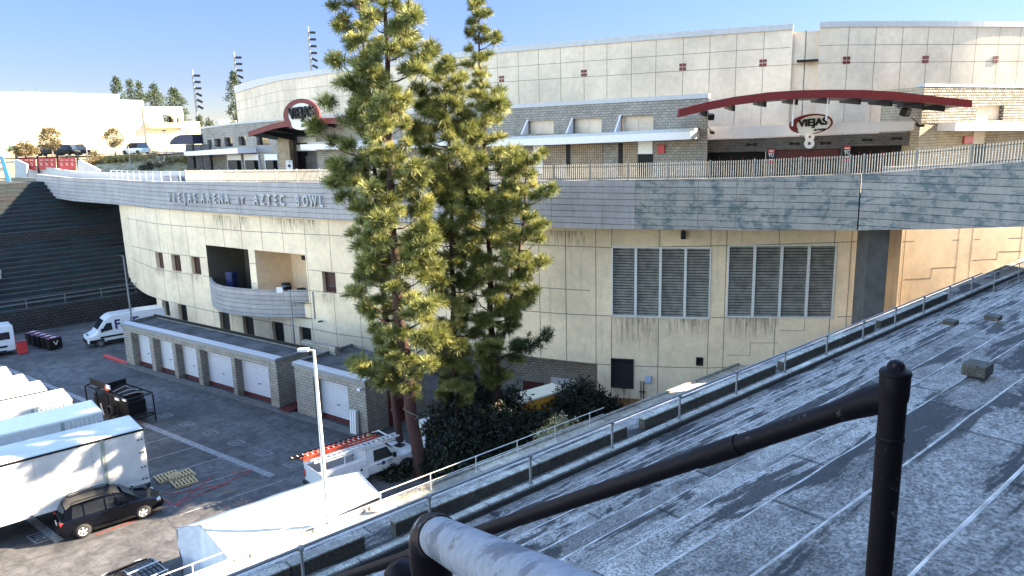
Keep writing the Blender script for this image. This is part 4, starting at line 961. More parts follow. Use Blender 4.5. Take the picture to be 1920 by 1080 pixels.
# --- signs
def ellipse(cx, cz, a, b, n=48, t0=0, t1=2 * PI): return [(cx + a * math.cos(t0 + (t1 - t0) * k / n), cz + b * math.sin(t0 + (t1 - t0) * k / n)) for k in range(n + (0 if abs(t1 - t0) > 6.2 else 1))]
def oval_sign(c, az, a, b, label, letters=.2, tilt=.0, flat=True):
    rt = empty('arena_sign', tuple(c), az, label, 'sign', None)
    M = Matrix.Rotation(tilt, 3, 'Y')
    def pt(x, y, z): v = M @ Vector((x, y, z)); return v
    m_ = MB(); e = ellipse(0, 0, a * .93, b * .9); n_ = len(e)
    m_.add([pt(x, 0, z) for x, z in e] + [pt(x, .22, z) for x, z in e], [tuple(range(n_)), tuple(range(n_, 2 * n_))[::-1]] + [(i, n_ + i, n_ + (i + 1) % n_, (i + 1) % n_) for i in range(n_)]); m_.build('sign_face', SIGNW, rt, world=False)
    # crescent ring: thick at left, tapering at the lower right
    m_ = MB(); n_ = 60; vs = []
    for k in range(n_ + 1):
        t = math.radians(-128 - 318 * k / n_) if True else 0
        w = .05 + .13 * (.5 + .5 * math.cos(t - PI * .98)) if flat else .16
        w *= min(1, k / 5 + .1, (n_ - k) / 8 + .12)
        for rr_, y in ((1.0, -.1), (1.0, .2), (1 - w * 1.6, .2), (1 - w * 1.6, -.1)): vs.append(pt(a * rr_ * math.cos(t), y, b * rr_ * math.sin(t)))
    m_.add(vs, [(i * 4 + k, i * 4 + (k + 1) % 4, i * 4 + 4 + (k + 1) % 4, i * 4 + 4 + k) for i in range(n_) for k in range(4)]); m_.build('red_ring', REDM, rt, world=False)
    t = text('VIEJAS', b * .98, letters, .02, 0, .78 * a / b / 1.55 if flat else .62, BLACK, rt, 'lettering'); t.rotation_euler = (PI / 2, tilt, 0); t.location = pt(.06 * a, -letters / 2 - .02, .12 * b)
    m_ = MB(); w, h = a * .42, b * .21; cx, cz = a * .36, -b * .62
    m_.add([pt(x, -.06 - (0 if flat else .2), z) for x, z in ((cx - w, cz - h), (cx + w, cz - h), (cx + w, cz + h), (cx - w, cz + h))] + [pt(x, .1, z) for x, z in ((cx - w, cz - h), (cx + w, cz - h), (cx + w, cz + h), (cx - w, cz + h))], [(0, 1, 2, 3), (7, 6, 5, 4), (0, 4, 5, 1), (1, 5, 6, 2), (2, 6, 7, 3), (3, 7, 4, 0)]); m_.build('sub_panel', SIGNW, rt, world=False)
    t = text('arena', b * .42, .05, .006, .25, 1.25 if flat else 1.15, BLACK, rt, 'lettering'); t.rotation_euler = (PI / 2, tilt, 0); t.location = pt(cx, -.1 - (0 if flat else .2), cz + .02)
    return rt
c = ony(1521, 232.5, 55.3); s1 = oval_sign(c, 0, 38.5 / FPX * 56, 17.5 / FPX * 57.5, 'oval red-ringed arena sign on the white fascia above the numeral 8', .12, -.06)
c = ony(1517.5, 264.5, 56.2); t = text('8', 1.62, .12, .05, 0, .9, CWHITE, None, 'gate_number'); place_face(t, c, (0, -1, 0)); tag(t, 'white numeral 8 mounted on grey blocks above the middle gate doors', 'gate number')
# small info boards beside the doors
for x, y, lb in ((1445.5, 293, 'left of the two small red and white notice boards at gate 8'), (1587, 288, 'right of the two small red and white notice boards at gate 8')):
    u, z = GP_.hit(x, y); c = P3(GP_, u, z, .06); n0 = GP_.nrm(u); rt = empty('notice_board', tuple(c), math.atan2(n0.x, -n0.y), lb, 'notice board', 'notice boards at gate 8')
    m_ = MB(); m_.box((0, 0, 0), (.55, .06, 1.1)); m_.build('board', BLACK, rt, world=False)
    m_ = MB(); m_.box((0, -.035, .42), (.5, .02, .26)); m_.box((0, -.035, -.42), (.5, .02, .2)); m_.build('red_panel', REDB, rt, world=False)
    m_ = MB(); m_.box((0, -.05, .4), (.34, .02, .08)); m_.box((0, -.036, .23), (.42, .02, .05)); m_.box((0, -.036, -.25), (.3, .02, .08)); m_.build('white_print', CWHITE, rt, world=False)
    t = text('TU', .3, .02, .008, 0, 1, CWHITE, rt); t.rotation_euler = (PI / 2, 0, 0); t.location = (0, -.05, .04)
# speaker and cameras at the right pier
for (x, y, Y, sz, rz_0, nm, lb, ct) in ((1698, 210.5, 55.0, (.6, .5, .55), .5, 'loudspeaker', 'black box loudspeaker hanging under the right end of the red arch', 'loudspeaker'),
                                 (1333, 219, 56.8, (.42, .4, .42), .1, 'loudspeaker', 'black box loudspeaker hanging under the left end of the red arch', 'loudspeaker'),
                                 (1725, 234, 54.6, (.5, .4, .22), .2, 'floodlight', 'black floodlight on the right gate pier above the fascia end', 'floodlight'),
                                 (1335, 248, 56.2, (.28, .35, .2), .2, 'floodlight', 'small black floodlight at the left end of the gate fascia', 'floodlight')):
    c = ony(x, y, Y); rt = empty(nm, tuple(c), rz_0, lb, ct); m_ = MB(); m_.box((0, 0, 0), sz, 0, 0, Matrix.Rotation(.35, 3, 'X')); m_.build('housing', BLACK, rt, bevel=.03, world=False); m_ = MB(); m_.bar((0, .1, .1), (0, .9, .5), .05, .05); m_.build('bracket', BLACK, rt, world=False)
# fixtures on the lower wall
ob, *_ = wallbox(WP, (1209.5, 704, 1221, 716), plain('meter_box_paint', (.42, .48, .62), .5), 'electrical_box', 'small pale blue metal box on the yellow wall right of the louver', 'electrical box', .2)
rt = empty('wall_pipes', tuple(P3(WP, u_of(WP, 1204, 740), 4.0, .1)), 0, 'pair of thin dark pipes climbing the yellow wall below the pale blue box', 'pipes')
for x in (1202, 1207): a = WP.hit(x, 714); m_ = MB(); m_.tube([P3(WP, a[0], a[1] - .0, .1), P3(WP, a[0], .0, .1)], .035, 6); m_.build('pipe', BRONZE, rt)
m_ = MB(); a = WP.hit(1199, 733); b = WP.hit(1211, 733); m_.bar(P3(WP, a[0], a[1], .12), P3(WP, b[0], a[1], .12), .06, .06); m_.build('bracket', BRONZE, rt)
a = WP.hit(1281, 437); c = P3(WP, a[0], a[1], .3); rt = empty('wall_floodlight', tuple(c), 0, 'dark floodlight hanging under the stained parapet above the left louvers', 'floodlight'); m_ = MB(); m_.box((0, 0, -.1), (.26, .3, .5)); m_.build('housing', BRONZE, rt, world=False); m_ = MB(); m_.bar((0, .3, .25), (0, 0, .2), .1, .1); m_.build('bracket', BRONZE, rt, world=False)
a = WP.hit(607, 601); rt = empty('wall_camera', tuple(P3(WP, a[0], a[1], .3)), 0, 'small dark security camera on the yellow wall right of the balcony', 'camera'); m_ = MB(); m_.tube([(0, .3, 0), (0, 0, 0)], .03, 6); m_.build('arm', BRONZE, rt, world=False); m_ = MB(); m_.tube([(-.25, 0, -.03), (.12, -.05, .03)], .08, 8); m_.build('housing', BRONZE, rt, world=False)
# --- raised lettering on the parapet
word = [(315, 'VIEJAS', 372.5), (376.5, 'ARENA', 434), (444, 'AT', 462), (476, 'AZTEC', 538), (553, 'BOWL', 612)]
rt = empty('parapet_lettering', tuple(P3(BP, u_of(BP, 465, 370), 13)), 0, 'raised pale letters spelling the arena name along the concrete parapet', 'lettering')
for x0, wd, x1 in word:
    n_ = len(wd)
    for i, chh in enumerate(wd):
        x = x0 + (x1 - x0) * (i + .5) / n_; yc = 370.5 + (x - 315) * (379 - 371) / 300
        u, z = BP.hit(x, yc); sz = 1.22 if wd != 'AT' else .82
        if wd == 'AT': z -= .12
        t = text(chh, sz, .22, .02, 0, .62, COPING, rt, 'letter'); n0 = BP.nrm(u); place_face(t, P3(BP, u, z, .07), (n0.x, n0.y, 0))
# ---------------------------------------------------------------- crest: unseen hall added to shade the seating (behind and right of the camera)
def crest_box(q0, q1, s0, s1, z0, z1, name, label):
    rt = empty(name, tuple(SQ((q0 + q1) / 2, (s0 + s1) / 2, z0)), rows_rz, label, 'building')
    m_ = MB(); m_.box((0, 0, (z1 - z0) / 2), (q1 - q0, s1 - s0, z1 - z0)); w_ = m_.build('wall', CREAM, rt, world=False)
    m_ = MB(); m_.box((0, 0, z1 - z0 + .15), (q1 - q0 + .5, s1 - s0 + .5, .3)); m_.build('roof', COPING, rt, world=False)
    n_ = int((q1 - q0) / 4)
    for k in range(n_):
        m_ = MB(); m_.box((-(q1 - q0) / 2 + (k + .5) * (q1 - q0) / n_, (s1 - s0) / 2 + .02, (z1 - z0) * .5), (1.8, .1, min(2.0, (z1 - z0) * .6))); m_.build('window', GLASS, rt, world=False)
zc0 = up_n[0][1]; ts0 = ts
crest_box(-40, 80, ts0 - 30, ts0 - 3, zc0, 41.2, 'unseen_shade_building', 'tall cream block added unseen on the crest behind the camera to shade the seating')
# ---------------------------------------------------------------- garages
def garage(A, B, depth, H, doors, label, rz_off=0, side_door=None, wall_back=0):
    d = (B - A); L = d.length; d.normalize(); az = math.atan2(d.y, d.x)
    rt = empty('garage_block', (A.x, A.y, 0), az, label, 'garage')
    m_ = MB(); ops_ = [(a, b, .25, 2.95) for a, b in doors]
    xs_ = sorted(set([0, L] + [v for a, b in doors for v in (a, b)]))
    for i in range(len(xs_) - 1):
        a, b = xs_[i], xs_[i + 1]; isd = any(abs(a - x0) < 1e-6 for x0, _ in doors)
        if isd:
            m_.quad((a, 0, 2.95), (b, 0, 2.95), (b, 0, H), (a, 0, H)); m_.quad((a, 0, 0), (b, 0, 0), (b, 0, .12), (a, 0, .12))
            m_.quad((a, 0, 0), (a, .7, 0), (a, .7, 2.95), (a, 0, 2.95)); m_.quad((b, 0, 0), (b, .7, 0), (b, .7, 2.95), (b, 0, 2.95)); m_.quad((a, 0, 2.95), (b, 0, 2.95), (b, .7, 2.95), (a, .7, 2.95))
        else: m_.quad((a, 0, 0), (b, 0, 0), (b, 0, H), (a, 0, H))
    m_.quad((0, 0, 0), (0, depth, 0), (0, depth, H), (0, 0, H)); m_.quad((L, 0, 0), (L, depth, 0), (L, depth, H), (L, 0, H)); m_.quad((0, depth, 0), (L, depth, 0), (L, depth, H), (0, depth, H))
    m_.build('wall', BLK, rt, world=False)
    for a, b in doors:
        m_ = MB(); z = .3
        while z < 2.93: m_.box(((a + b) / 2, .62, z + .1), (b - a, .05, .19)); z += .2
        q = m_.build('roll_up_door', WHITEM, rt, world=False)
        m_ = MB(); m_.box(((a + b) / 2, .58, .14), (b - a, .12, .24)); m_.build('bottom_rail', DRED, q, world=False)
        m_ = MB(); m_.box(((a + b) / 2, .52, 1.2), (.2, .06, .05)); m_.build('handle', STEEL, q, world=False)
    m_ = MB(); m_.box((L / 2, depth / 2, H - .25), (L - .1, depth - .1, .1)); m_.build('roof', ALGAE, rt, world=False)
    m_ = MB(); w = .6
    m_.box((L / 2, w / 2 - .06, H + .02), (L + .12, w, .12)); m_.build('metal_cap', plain('cap_metal', (.42, .46, .52), .4, .3, .06) if 'cap_metal' not in MATS else MATS['cap_metal'], rt, world=False)
    m_ = MB(); m_.box((L / 2, -.08, H - .08), (L + .14, .05, .22)); m_.box((L + .05, depth / 2, H - .05), (.1, depth, .22)); m_.box((-.05, depth / 2, H - .05), (.1, depth, .22)); m_.build('cornice', STEEL, rt, world=False)
    return rt, L, d
gA = onz(239.4, 683, 0); gB = onz(525.3, 767.5, 0); gd = (gB - gA).normalized()
def garx(px, py): return (onz(px, py, 0) - gA).dot(gd)
def frontx(px, py, A, d):
    """distance along a vertical front plane seen at a pixel"""
    r_ = ray(px, py); den = r_.x * d.y - r_.y * d.x; t = (A.x * d.y - A.y * d.x) / den; p = CAM + r_ * t; return (Vector((p.x - A.x, p.y - A.y, 0))).dot(Vector((d.x, d.y, 0)))
drs = [(frontx(a, c, gA, gd), frontx(b, c2, gA, gd)) for a, c, b, c2 in ((249, 655, 283, 665), (289, 660, 326, 680), (332, 680, 372, 700), (378, 690, 437, 715), (443, 710, 507.5, 740))]
g1, gL, _ = garage(gA, gB, 2.9, 3.6, drs, 'long grey block garage with five white roll-up doors')
m_ = MB(); m_.box((gL + .6, 3.4, 2.0), (3.6, .4, 4.0)); m_.build('rear_parapet', BLK, g1, world=False)
m_ = MB(); m_.box((gL / 2, 2.86, 3.66), (gL, .12, .18)); m_.build('rear_kerb', BLACK, g1, world=False)
h0 = onz(559, 775, 0); h1 = onz(691, 817.5, 0); hd = (h1 - h0).normalized()
d2 = [(frontx(587, 710, h0, hd), frontx(655.5, 780, h0, hd))]
g2, gL2, _ = garage(h0, h1, 5.2, 3.6, d2, 'short grey block garage with a single white roll-up door behind the lamp post')
m_ = MB(); m_.box((gL2 + .02, 2.9, 1.2), (.06, 2.2, 2.4)); sd_ = m_.build('side_door', DRED, g2, world=False)
m_ = MB(); m_.box((gL2 + .09, 2.0, 1.1), (.06, .1, .2)); m_.build('handle', STEEL, sd_, world=False)
m_ = MB(); m_.box((gL2 - .25, -.2, 3.1), (.25, .3, .16)); m_.build('security_light', CWHITE, g2, world=False)
# pavement strip along the garages
m_ = MB(); nb = Vector((-gd.y, gd.x, 0)); a = gA - gd * .5; b = h1 + gd * .4
m_.extr([Vector((p.x, p.y, -.05)) for p in (a - nb * .45, b - nb * .45, b + nb * .1, a + nb * .1)], (0, 0, .16)); struct(m_.build('garage_pavement', PIERC))
m_ = MB(); p = gB + gd * .75; m_.box((p.x + nb.x * 1, p.y + nb.y * 1, .16), (1.2, 2.6, .08), math.atan2(gd.y, gd.x)); struct(m_.build('red_painted_pavement', DRED))
# ---------------------------------------------------------------- far (left) seating
st = empty('far_seating', tuple(SQ(0, 87, 0)), rows_rz, 'dark shaded concrete seating rising across the bowl on the left', 'seating terrace')
fs0 = 0.0
nos = []; z = 2.3; s = .4
m_ = MB(); Q0, Q1 = -45, 30.0
def frow(s0, z0, z1, dep, mi=0):
    m_.quad((Q0, s0, z0), (Q1, s0, z0), (Q1, s0, z1), (Q0, s0, z1), mi); m_.quad((Q0, s0 - .02, z1 + .004), (Q1, s0 - .02, z1 + .004), (Q1, s0 + .1, z1 + .004), (Q0, s0 + .1, z1 + .004), 1); m_.quad((Q0, s0, z1), (Q1, s0, z1), (Q1, s0 + dep, z1), (Q0, s0 + dep, z1), mi)
frow(0, 0, 2.3, 1.0)
s, z = 1.0, 2.3
k = 0
while z < 13.4:
    if k == 13: frow(s, z, z + 1.0, 1.8); s += 1.8; z += 1.0
    else: frow(s, z, z + .42, .80); s += .80; z += .42
    k += 1
    if k == 13: smid, zmid = s, z
FST = s; FZT = z
m_.quad((Q0, s, z), (Q1, s, z), (Q1, s + 30, z + .05), (Q0, s + 30, z + .05)); m_.quad((Q1, 0, 0), (Q1, s + 30, 0), (Q1, s + 30, 10), (Q1, 0, 0.1))
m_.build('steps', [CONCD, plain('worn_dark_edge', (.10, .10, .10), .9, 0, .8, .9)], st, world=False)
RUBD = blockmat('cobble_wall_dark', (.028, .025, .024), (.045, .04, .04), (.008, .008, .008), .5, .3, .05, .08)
m_ = MB(); m_.box((-8, -.12, 1.1), (74, .22, 2.2)); m_.build('cobble_wall', RUBD, st, world=False)
m_ = MB(); m_.box((-8, smid - .1, zmid + .55), (74, .25, 1.1)); m_.build('cobble_band', RUBD, st, world=False)
m_ = MB(); 
for k in range(4): m_.box((25.5 + k * .0, .5, 2.4), (.5, .8, .1))
def frail(name, s, zb, q0, q1, dq, label):
    rt = empty(name, tuple(SQ(0, 87 + s, zb)), rows_rz, label, 'railing')
    a = MB(); a.tube([(q0, 0, .95), (q1, 0, .95)], .03, 6); a.build('top_rail', STEEL, rt, world=False)
    a = MB(); a.tube([(q0, 0, .5), (q1, 0, .5)], .025, 6); a.build('mid_rail', STEEL, rt, world=False)
    q = q0
    while q <= q1: a = MB(); a.tube([(q, 0, 0), (q, 0, .95)], .03, 6); a.build('post', STEEL, rt, world=False); q += dq
frail('lower_railing', .3, 2.3, -30, 26, 3.4, 'grey railing along the foot of the dark far seating')
frail('upper_railing', smid + .4, zmid + 1.0, -44, -1, 3.4, 'short grey railing halfway up the dark far seating')
# stair lines on the far seating
for q in (-18, 6, 22):
    m_ = MB(); s, z = 1.0, 2.3
    for k in range(12): m_.box((q, s + .2 + k * .80, z + k * .42 + .1), (1.3, .4, .2))
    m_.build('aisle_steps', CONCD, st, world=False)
# ---------------------------------------------------------------- plateau and slope beyond
m_ = MB()
def hz(x, y):
    e = 0
    base = np.interp(y, [96, 104, 112, 120, 160, 1500], [13.6, 14.2, 15.7, 16.1, 16.2, 16.6])
    return float(base) + .12 * math.sin(x * .7) * math.sin(y * .9)
xs = list(np.arange(-260, -36, 2.5)) ; ys = [94, 97, 99, 101, 103, 105, 107, 109, 111, 113, 116, 120, 130, 150, 250, 700, 1500]
vs = [(x, y, hz(x, y)) for y in ys for x in xs]; n = len(xs)
def inbowl(x, y): 
    p = Vector((x, y, 0)); return p.dot(nn) < 87 + FST - 1 and p.dot(rr) > -46
fs = [(j * n + i, j * n + i + 1, (j + 1) * n + i + 1, (j + 1) * n + i) for j in range(len(ys) - 1) for i in range(n - 1) if not inbowl(xs[i], ys[j])]
m_.add(vs, fs, 0, True); m_.quad((-2000, 150, 16.1), (-258, 150, 16.1), (-258, 1500, 16.5), (-2000, 1500, 16.5)); m_.quad((-38.6, 150, 15.9), (2000, 150, 15.9), (2000, 1500, 16.4), (-38.6, 1500, 16.4))
struct(m_.build('hillside_ground', SOIL))
m_ = MB(); a = [(-250, 121.5), (-38.6, 121.5), (-38.6, 131), (-250, 131)]; m_.add([(x, y, 16.42) for x, y in a], [(0, 1, 2, 3)]); struct(m_.build('upper_road', ASPH))
# ---------------------------------------------------------------- rubble/rock steps at the left edge, lit
m_ = MB()
for k in range(14):
    p = ony(2, 350 + k * 16, 92 - k * 1.6); m_.box((p.x - 3.0 + .25 * math.sin(k * 2), p.y, p.z - .5), (7.5 - k * .35 + .6 * math.sin(k * 3.3), 1.6, 1.0), .5)
tag(m_.build('rock_steps', CONCL), 'sunlit pale rocky steps at the far left edge beside the dark seating', 'steps')
# ---------------------------------------------------------------- left concession building on the concourse
KP = Poly([tuple(ony(x, 260, Y)[:2]) for x, Y in ((381, 118), (378.5, 110), (384, 104.5), (400, 101), (450, 95), (520, 89), (548, 87))])
Kt = zline(KP, [(384, 239.5), (400, 237), (450, 230.5), (520, 225), (548, 222)])
ko = [rect(KP, *r_) for r_ in ((389, 262, 397, 276), (402, 260, 415, 275.5), (421, 258, 436, 275), (447, 256, 461, 273), (481, 255, 504, 272))]
m_ = MB(); cwall(m_, KP, 13, Kt, 0, KP.L, ko, reveal=.5); kw = m_.build('block_wall', BLKG if False else BLK, arena)
m_ = MB(); strip(m_, KP, 0, KP.L, lambda u: Kt(u) - .12, lambda u: Kt(u) + .12, .1, -.4); m_.build('coping', COPING, arena)
for o in ko:
    m_ = MB(); strip(m_, KP, o[0], o[1], o[2], o[3], -.4, -.48); m_.build('window', GLASS, arena)
KC = Poly([tuple(KP.at(u, 2.6)) for u in np.linspace(0, u_of(KP, 483, 280), 14)], 2)
t1 = zline(KC, [(333, 285), (400, 280.5), (480, 274.8)]); b1 = zline(KC, [(333, 293), (400, 290), (480, 286)])
m_ = MB(); strip(m_, KC, 0, KC.L, b1, t1, 0, -2.6, 1.0); m_.build('canopy', CWHITE, arena)
KD = Poly([tuple(ony(480, 280, 92)[:2]), tuple(ony(536, 277, 88.2)[:2])], smooth=False)
m_ = MB(); strip(m_, KD, 0, KD.L, zline(KD, [(480, 286), (536, 283)]), zline(KD, [(480, 275.5), (536, 270.5)]), 0, -2.0, 1.0); m_.build('canopy', STEEL, arena)
for x in (385, 402, 416):
    u = u_of(KP, x, 300); p = P3(KP, u, 0, 1.8); m_ = MB(); m_.box((p.x, p.y, 15.6), (.9, .9, 4.4)); m_.build('column', BLKG, arena)
for i, (x0, x1, wh) in enumerate(((430, 456, 0), (462, 488, 0), (500, 524, 0))):
    o = rect(KP, x0, 289, x1, 322); m_ = MB(); strip(m_, KP, o[0], o[1], o[2], o[3], .05, .25); q = m_.build('service_bay', CWHITE, arena)
    oo = rect(KP, x0 + 9, 300, x1, 318); m_ = MB(); strip(m_, KP, oo[0], oo[1], oo[2], oo[3], .26, .8); m_.build('service_counter', BLACK, q)
# pier with poster and dark entrance
p = ony(537, 290, 86.0); m_ = MB(); m_.box((p.x, p.y, 17.0), (1.35, 1.3, 6.6), -.1); m_.build('entrance_pier', BLKT, arena)
p = ony(549, 290, 86.6); m_ = MB(); m_.box((p.x + .1, p.y + 1.2, 17.0), (.9, 2.2, 6.6), -.1); m_.build('entrance_pier', BLKG, arena)
EP = Poly([tuple(ony(x, 290, Y)[:2]) for x, Y in ((552, 88.5), (600, 85.5), (665, 81.0))], smooth=False)
m_ = MB(); cwall(m_, EP, 13, zline(EP, [(552, 256), (665, 249)]), 0, EP.L, []); m_.build('entrance_wall', BLKG, arena)
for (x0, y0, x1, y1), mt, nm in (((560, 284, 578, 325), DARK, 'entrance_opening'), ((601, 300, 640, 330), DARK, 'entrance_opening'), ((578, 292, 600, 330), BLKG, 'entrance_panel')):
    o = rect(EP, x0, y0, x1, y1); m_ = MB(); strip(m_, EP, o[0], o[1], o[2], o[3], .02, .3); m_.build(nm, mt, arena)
o = rect(EP, 556, 269, 664, 281); m_ = MB(); strip(m_, EP, 0, EP.L, zline(EP, [(556, 283), (652, 281)]), zline(EP, [(556, 271.5), (652, 269)]), .9, -.4); m_.build('gate_fascia', CWHITE, arena)
m_ = MB(); strip(m_, EP, 1, EP.L * .5, zline(EP, [(556, 268), (652, 266)]), zline(EP, [(556, 257), (652, 255)]), .5, .2); m_.build('screen_panel', STEELL, arena)
# poster
c = ony(542.5, 310, 85.0); rt = empty('poster_board', tuple(c), -.1, 'small white poster board with a purple mark at the foot of the entrance pier', 'poster')
m_ = MB(); m_.box((0, 0, 0), (.78, .06, 1.1)); m_.build('board', CWHITE, rt, world=False); m_ = MB(); m_.lathe([(0, -.04), (.17, -.04), (.17, -.045), (.09, -.05), (0, -.05)], (0, 0, -.05), 'Y', 16); m_.box((.1, -.035, .38), (.25, .02, .08)); m_.build('print', PURPLE, rt, world=False)
# arched canopy and sign of the left entrance
lt = [(465, 247.5), (490, 238), (515, 230.5), (540, 226), (580, 222), (610, 221), (640, 222)]
lb_ = [(467, 256), (490, 248.5), (515, 241), (540, 237), (580, 233), (610, 232), (640, 233)]
rtl, TL, BL = arch(lt, lb_, 80.5, 77.5, 'arched_canopy', 'smaller red arched canopy with a round sign over the left entrance')
m_ = MB()
for i in range(len(TL) - 1):
    a, b = BL[i] + Vector((0, .5, .1)), BL[i + 1] + Vector((0, .5, .1)); bk = Vector((1.5, 6.5, -.7)); m_.quad(a, b, b + bk, a + bk)
m_.build('soffit', BRONZE, rtl)
for i in range(1, 7):
    a = BL[i] + Vector((0, .4, 0)); m_ = MB(); m_.bar(a, a + Vector((1.5, 6.3, -.8)), .25, .35); m_.build('rib', BLACK, rtl)
c = ony(565.5, 216, 77.6); s2 = oval_sign(c, -.25, 34.5 / FPX * 79.5 / .97, 28.5 / FPX * 79.5, 'large round red-ringed arena sign with deep black letters on the left arched canopy', .45, -.08, False)
# navy awning left of the rotunda
c = ony(353, 262, 108); rt = empty('awning', tuple(c), -.5, 'domed dark navy awning left of the curved block rotunda', 'awning'); m_ = MB(); n_ = 9
pts = [(-2.6, -.62), (-2.3, -.1), (-1.3, .45), (-.2, .7), (2.4, .72), (2.4, -.62)]
m_.extr([Vector((x, -1.2, z)) for x, z in pts], (0, 3.2, 0)); m_.build('canopy_cloth', AWN, rt, world=False)
for sx in (-2.4, 2.2): m_ = MB(); m_.tube([(sx, -1, -.6), (sx, -1, -3.4)], .05, 6); m_.build('post', STEEL, rt, world=False)
# lit low wall behind the left parapet, red banners, wing walls
m_ = MB(); LPW = Poly([tuple(ony(x, 330, Y)[:2]) for x, Y in ((30, 102), (140, 97), (225, 90), (345, 84), (420, 82))])
strip(m_, LPW, 0, LPW.L, 12.6, zline(LPW, [(28, 300), (50, 308), (140, 322), (230, 324), (345, 322), (420, 319)]), 0, -.3, 1.2)
tag(m_.build('low_concourse_wall', COPING), 'low pale sunlit wall curving behind the left parapet', 'wall')
for pts, lb in (([(146, 300), (150, 300), (187, 319), (187, 324), (146, 324)], 'pale sloping wing wall right of the red banners'), ([(28, 300), (30, 299), (50, 308), (50, 332), (28, 332)], 'small pale sloping wall left of the red banners')):
    m_ = MB(); m_.extr([ony(x, y, 98.6) for x, y in pts], (0, .4, 0)); tag(m_.build('wing_wall', COPING), lb, 'wall')
bn = empty('banner_fence', tuple(ony(88, 320, 100)), 0, 'black fence hung with red printed banners at the end of the left footbridge', 'fence')
def bz(x, y): return ony(x, y, 99.5)
m_ = MB(); m_.extr([bz(30, 296), bz(145, 292), bz(145, 294.5), bz(30, 298)], (0, .15, 0)); m_.build('top_rail', BLACK, bn)
for x in (28, 68, 105, 143, 47, 86, 124):
    m_ = MB(); w = 1.6 if x in (28, 68, 105, 143) else .7; m_.extr([bz(x, 290 if x == 28 else 292), bz(x + w * 1.6, 292), bz(x + w * 1.6 + 3, 325), bz(x + 3, 325)], (0, .2, 0)); m_.build('post', BLACK, bn)
for x0, x1 in ((33, 66), (71, 104), (109, 141)):
    m_ = MB(); m_.extr([bz(x0, 297), bz(x1, 295.5), bz(x1 + 1, 320), bz(x0 + 1, 312 + (x0 > 40) * 5)], (0, .06, 0)); q = m_.build('banner', REDB, bn)
    m_ = MB()
    for k in range(3): xx = x0 + 4 + k * 10; m_.extr([bz(xx, 299), bz(xx + 6, 299), bz(xx + 6, 301.5), bz(xx, 301.5)], (0, -.06, 0)); m_.extr([bz(xx, 305), bz(xx + 4, 305), bz(xx + 6, 311), bz(xx + 2, 311)], (0, -.06, 0))
    m_.build('print', plain('pale_red_print', (.55, .25, .2), .6) if 'pale_red_print' not in MATS else MATS['pale_red_print'], q)
c = ony(8, 318, 96); rt = empty('flag_banner', tuple(c), 0, 'light blue vertical feather banner at the left edge', 'banner'); m_ = MB(); m_.extr([Vector((-.3, 0, 1.8)), Vector((.15, 0, 1.6)), Vector((.6, 0, -1.6)), Vector((.1, 0, -1.8))], (0, .06, 0)); m_.build('cloth', plain('light_blue_cloth', (.12, .42, .60), .6), rt, world=False); m_ = MB(); m_.tube([(-.3, 0, 1.9), (.1, 0, -2.3)], .03, 6); m_.build('pole', STEEL, rt, world=False)
# ---------------------------------------------------------------- cream building beyond
cb = empty('cream_hall', tuple(ony(150, 300, 150)), 0, 'big plain cream windowless hall on the hill at the upper left', 'building')
CA = ony(0, 175, 150); CB = ony(223, 179, 169); cdv = Vector((CB.x - CA.x, CB.y - CA.y, 0)).normalized(); cnv = Vector((cdv.y, -cdv.x, 0)); caz = math.atan2(cdv.y, cdv.x)
def chit(px, py, off=0):
    r_ = ray(px, py); A0 = CA + cnv * off; t = (A0 - CAM).dot(cnv) / r_.dot(cnv); return CAM + r_ * t
def cbox(xl, xr, yt, yb, dep, mat, name, parent, off=0, zt=None):
    a = chit(xl, yt, off); b = chit(xr, yt, off); zt = (a.z + b.z) / 2 if zt is None else zt; zb = 14 if yb is None else (chit(xl, yb, off).z + chit(xr, yb, off).z) / 2
    c = (a + b) / 2 - cnv * dep / 2; m_ = MB(); m_.box((c.x, c.y, (zt + zb) / 2), (Vector((b.x - a.x, b.y - a.y)).length, dep, zt - zb), caz); return m_.build(name, mat, parent)
zA = CA.z
cbox(-420, 223, 175, None, 45, CREAM, 'wall', cb, 0, zA); cbox(223.3, 268, 187.5, None, 40, CREAM, 'wall', cb, -.4)
cbox(-420, 223.3, 175, 176.5, 45.4, COPING, 'coping', cb, .2, zA + .35)
pa = chit(268.3, 201); pb = chit(342, 201); az1 = pa.z; azf = chit(300, 231).z; LA = Vector((pb.x - pa.x, pb.y - pa.y)).length
def lx(px): p = chit(px, 220); return (p - pa).dot(cdv)
def archwall(m_, x0, x1, z0, z1, openings, Y, th=.8):
    cuts = sorted([x0, x1] + [c_ for o in openings for c_ in (o[0], o[1])])
    for a, b in zip(cuts, cuts[1:]):
        o = [o for o in openings if abs(o[0] - a) < 1e-6]
        if not o: m_.box(((a + b) / 2, Y + th / 2, (z0 + z1) / 2), (b - a, th, z1 - z0)); continue
        o = o[0]; N_ = 10; zs = o[2]; zr = o[3]
        for k in range(N_):
            xa = a + (b - a) * k / N_; xb = a + (b - a) * (k + 1) / N_
            f = lambda x: zs + (zr - zs) * math.sqrt(max(0, 1 - ((x - (a + b) / 2) / ((b - a) / 2)) ** 2))
            m_.add([(xa, Y, f(xa)), (xb, Y, f(xb)), (xb, Y, z1), (xa, Y, z1), (xa, Y + th, f(xa)), (xb, Y + th, f(xb)), (xb, Y + th, z1), (xa, Y + th, z1)], [(0, 1, 2, 3), (5, 4, 7, 6), (0, 4, 5, 1), (3, 2, 6, 7)])
zz = lambda py: chit(300, py).z - azf
ll = Vector((pa.x, pa.y, azf)) - cb.location
m_ = MB(); H_ = az1 - azf
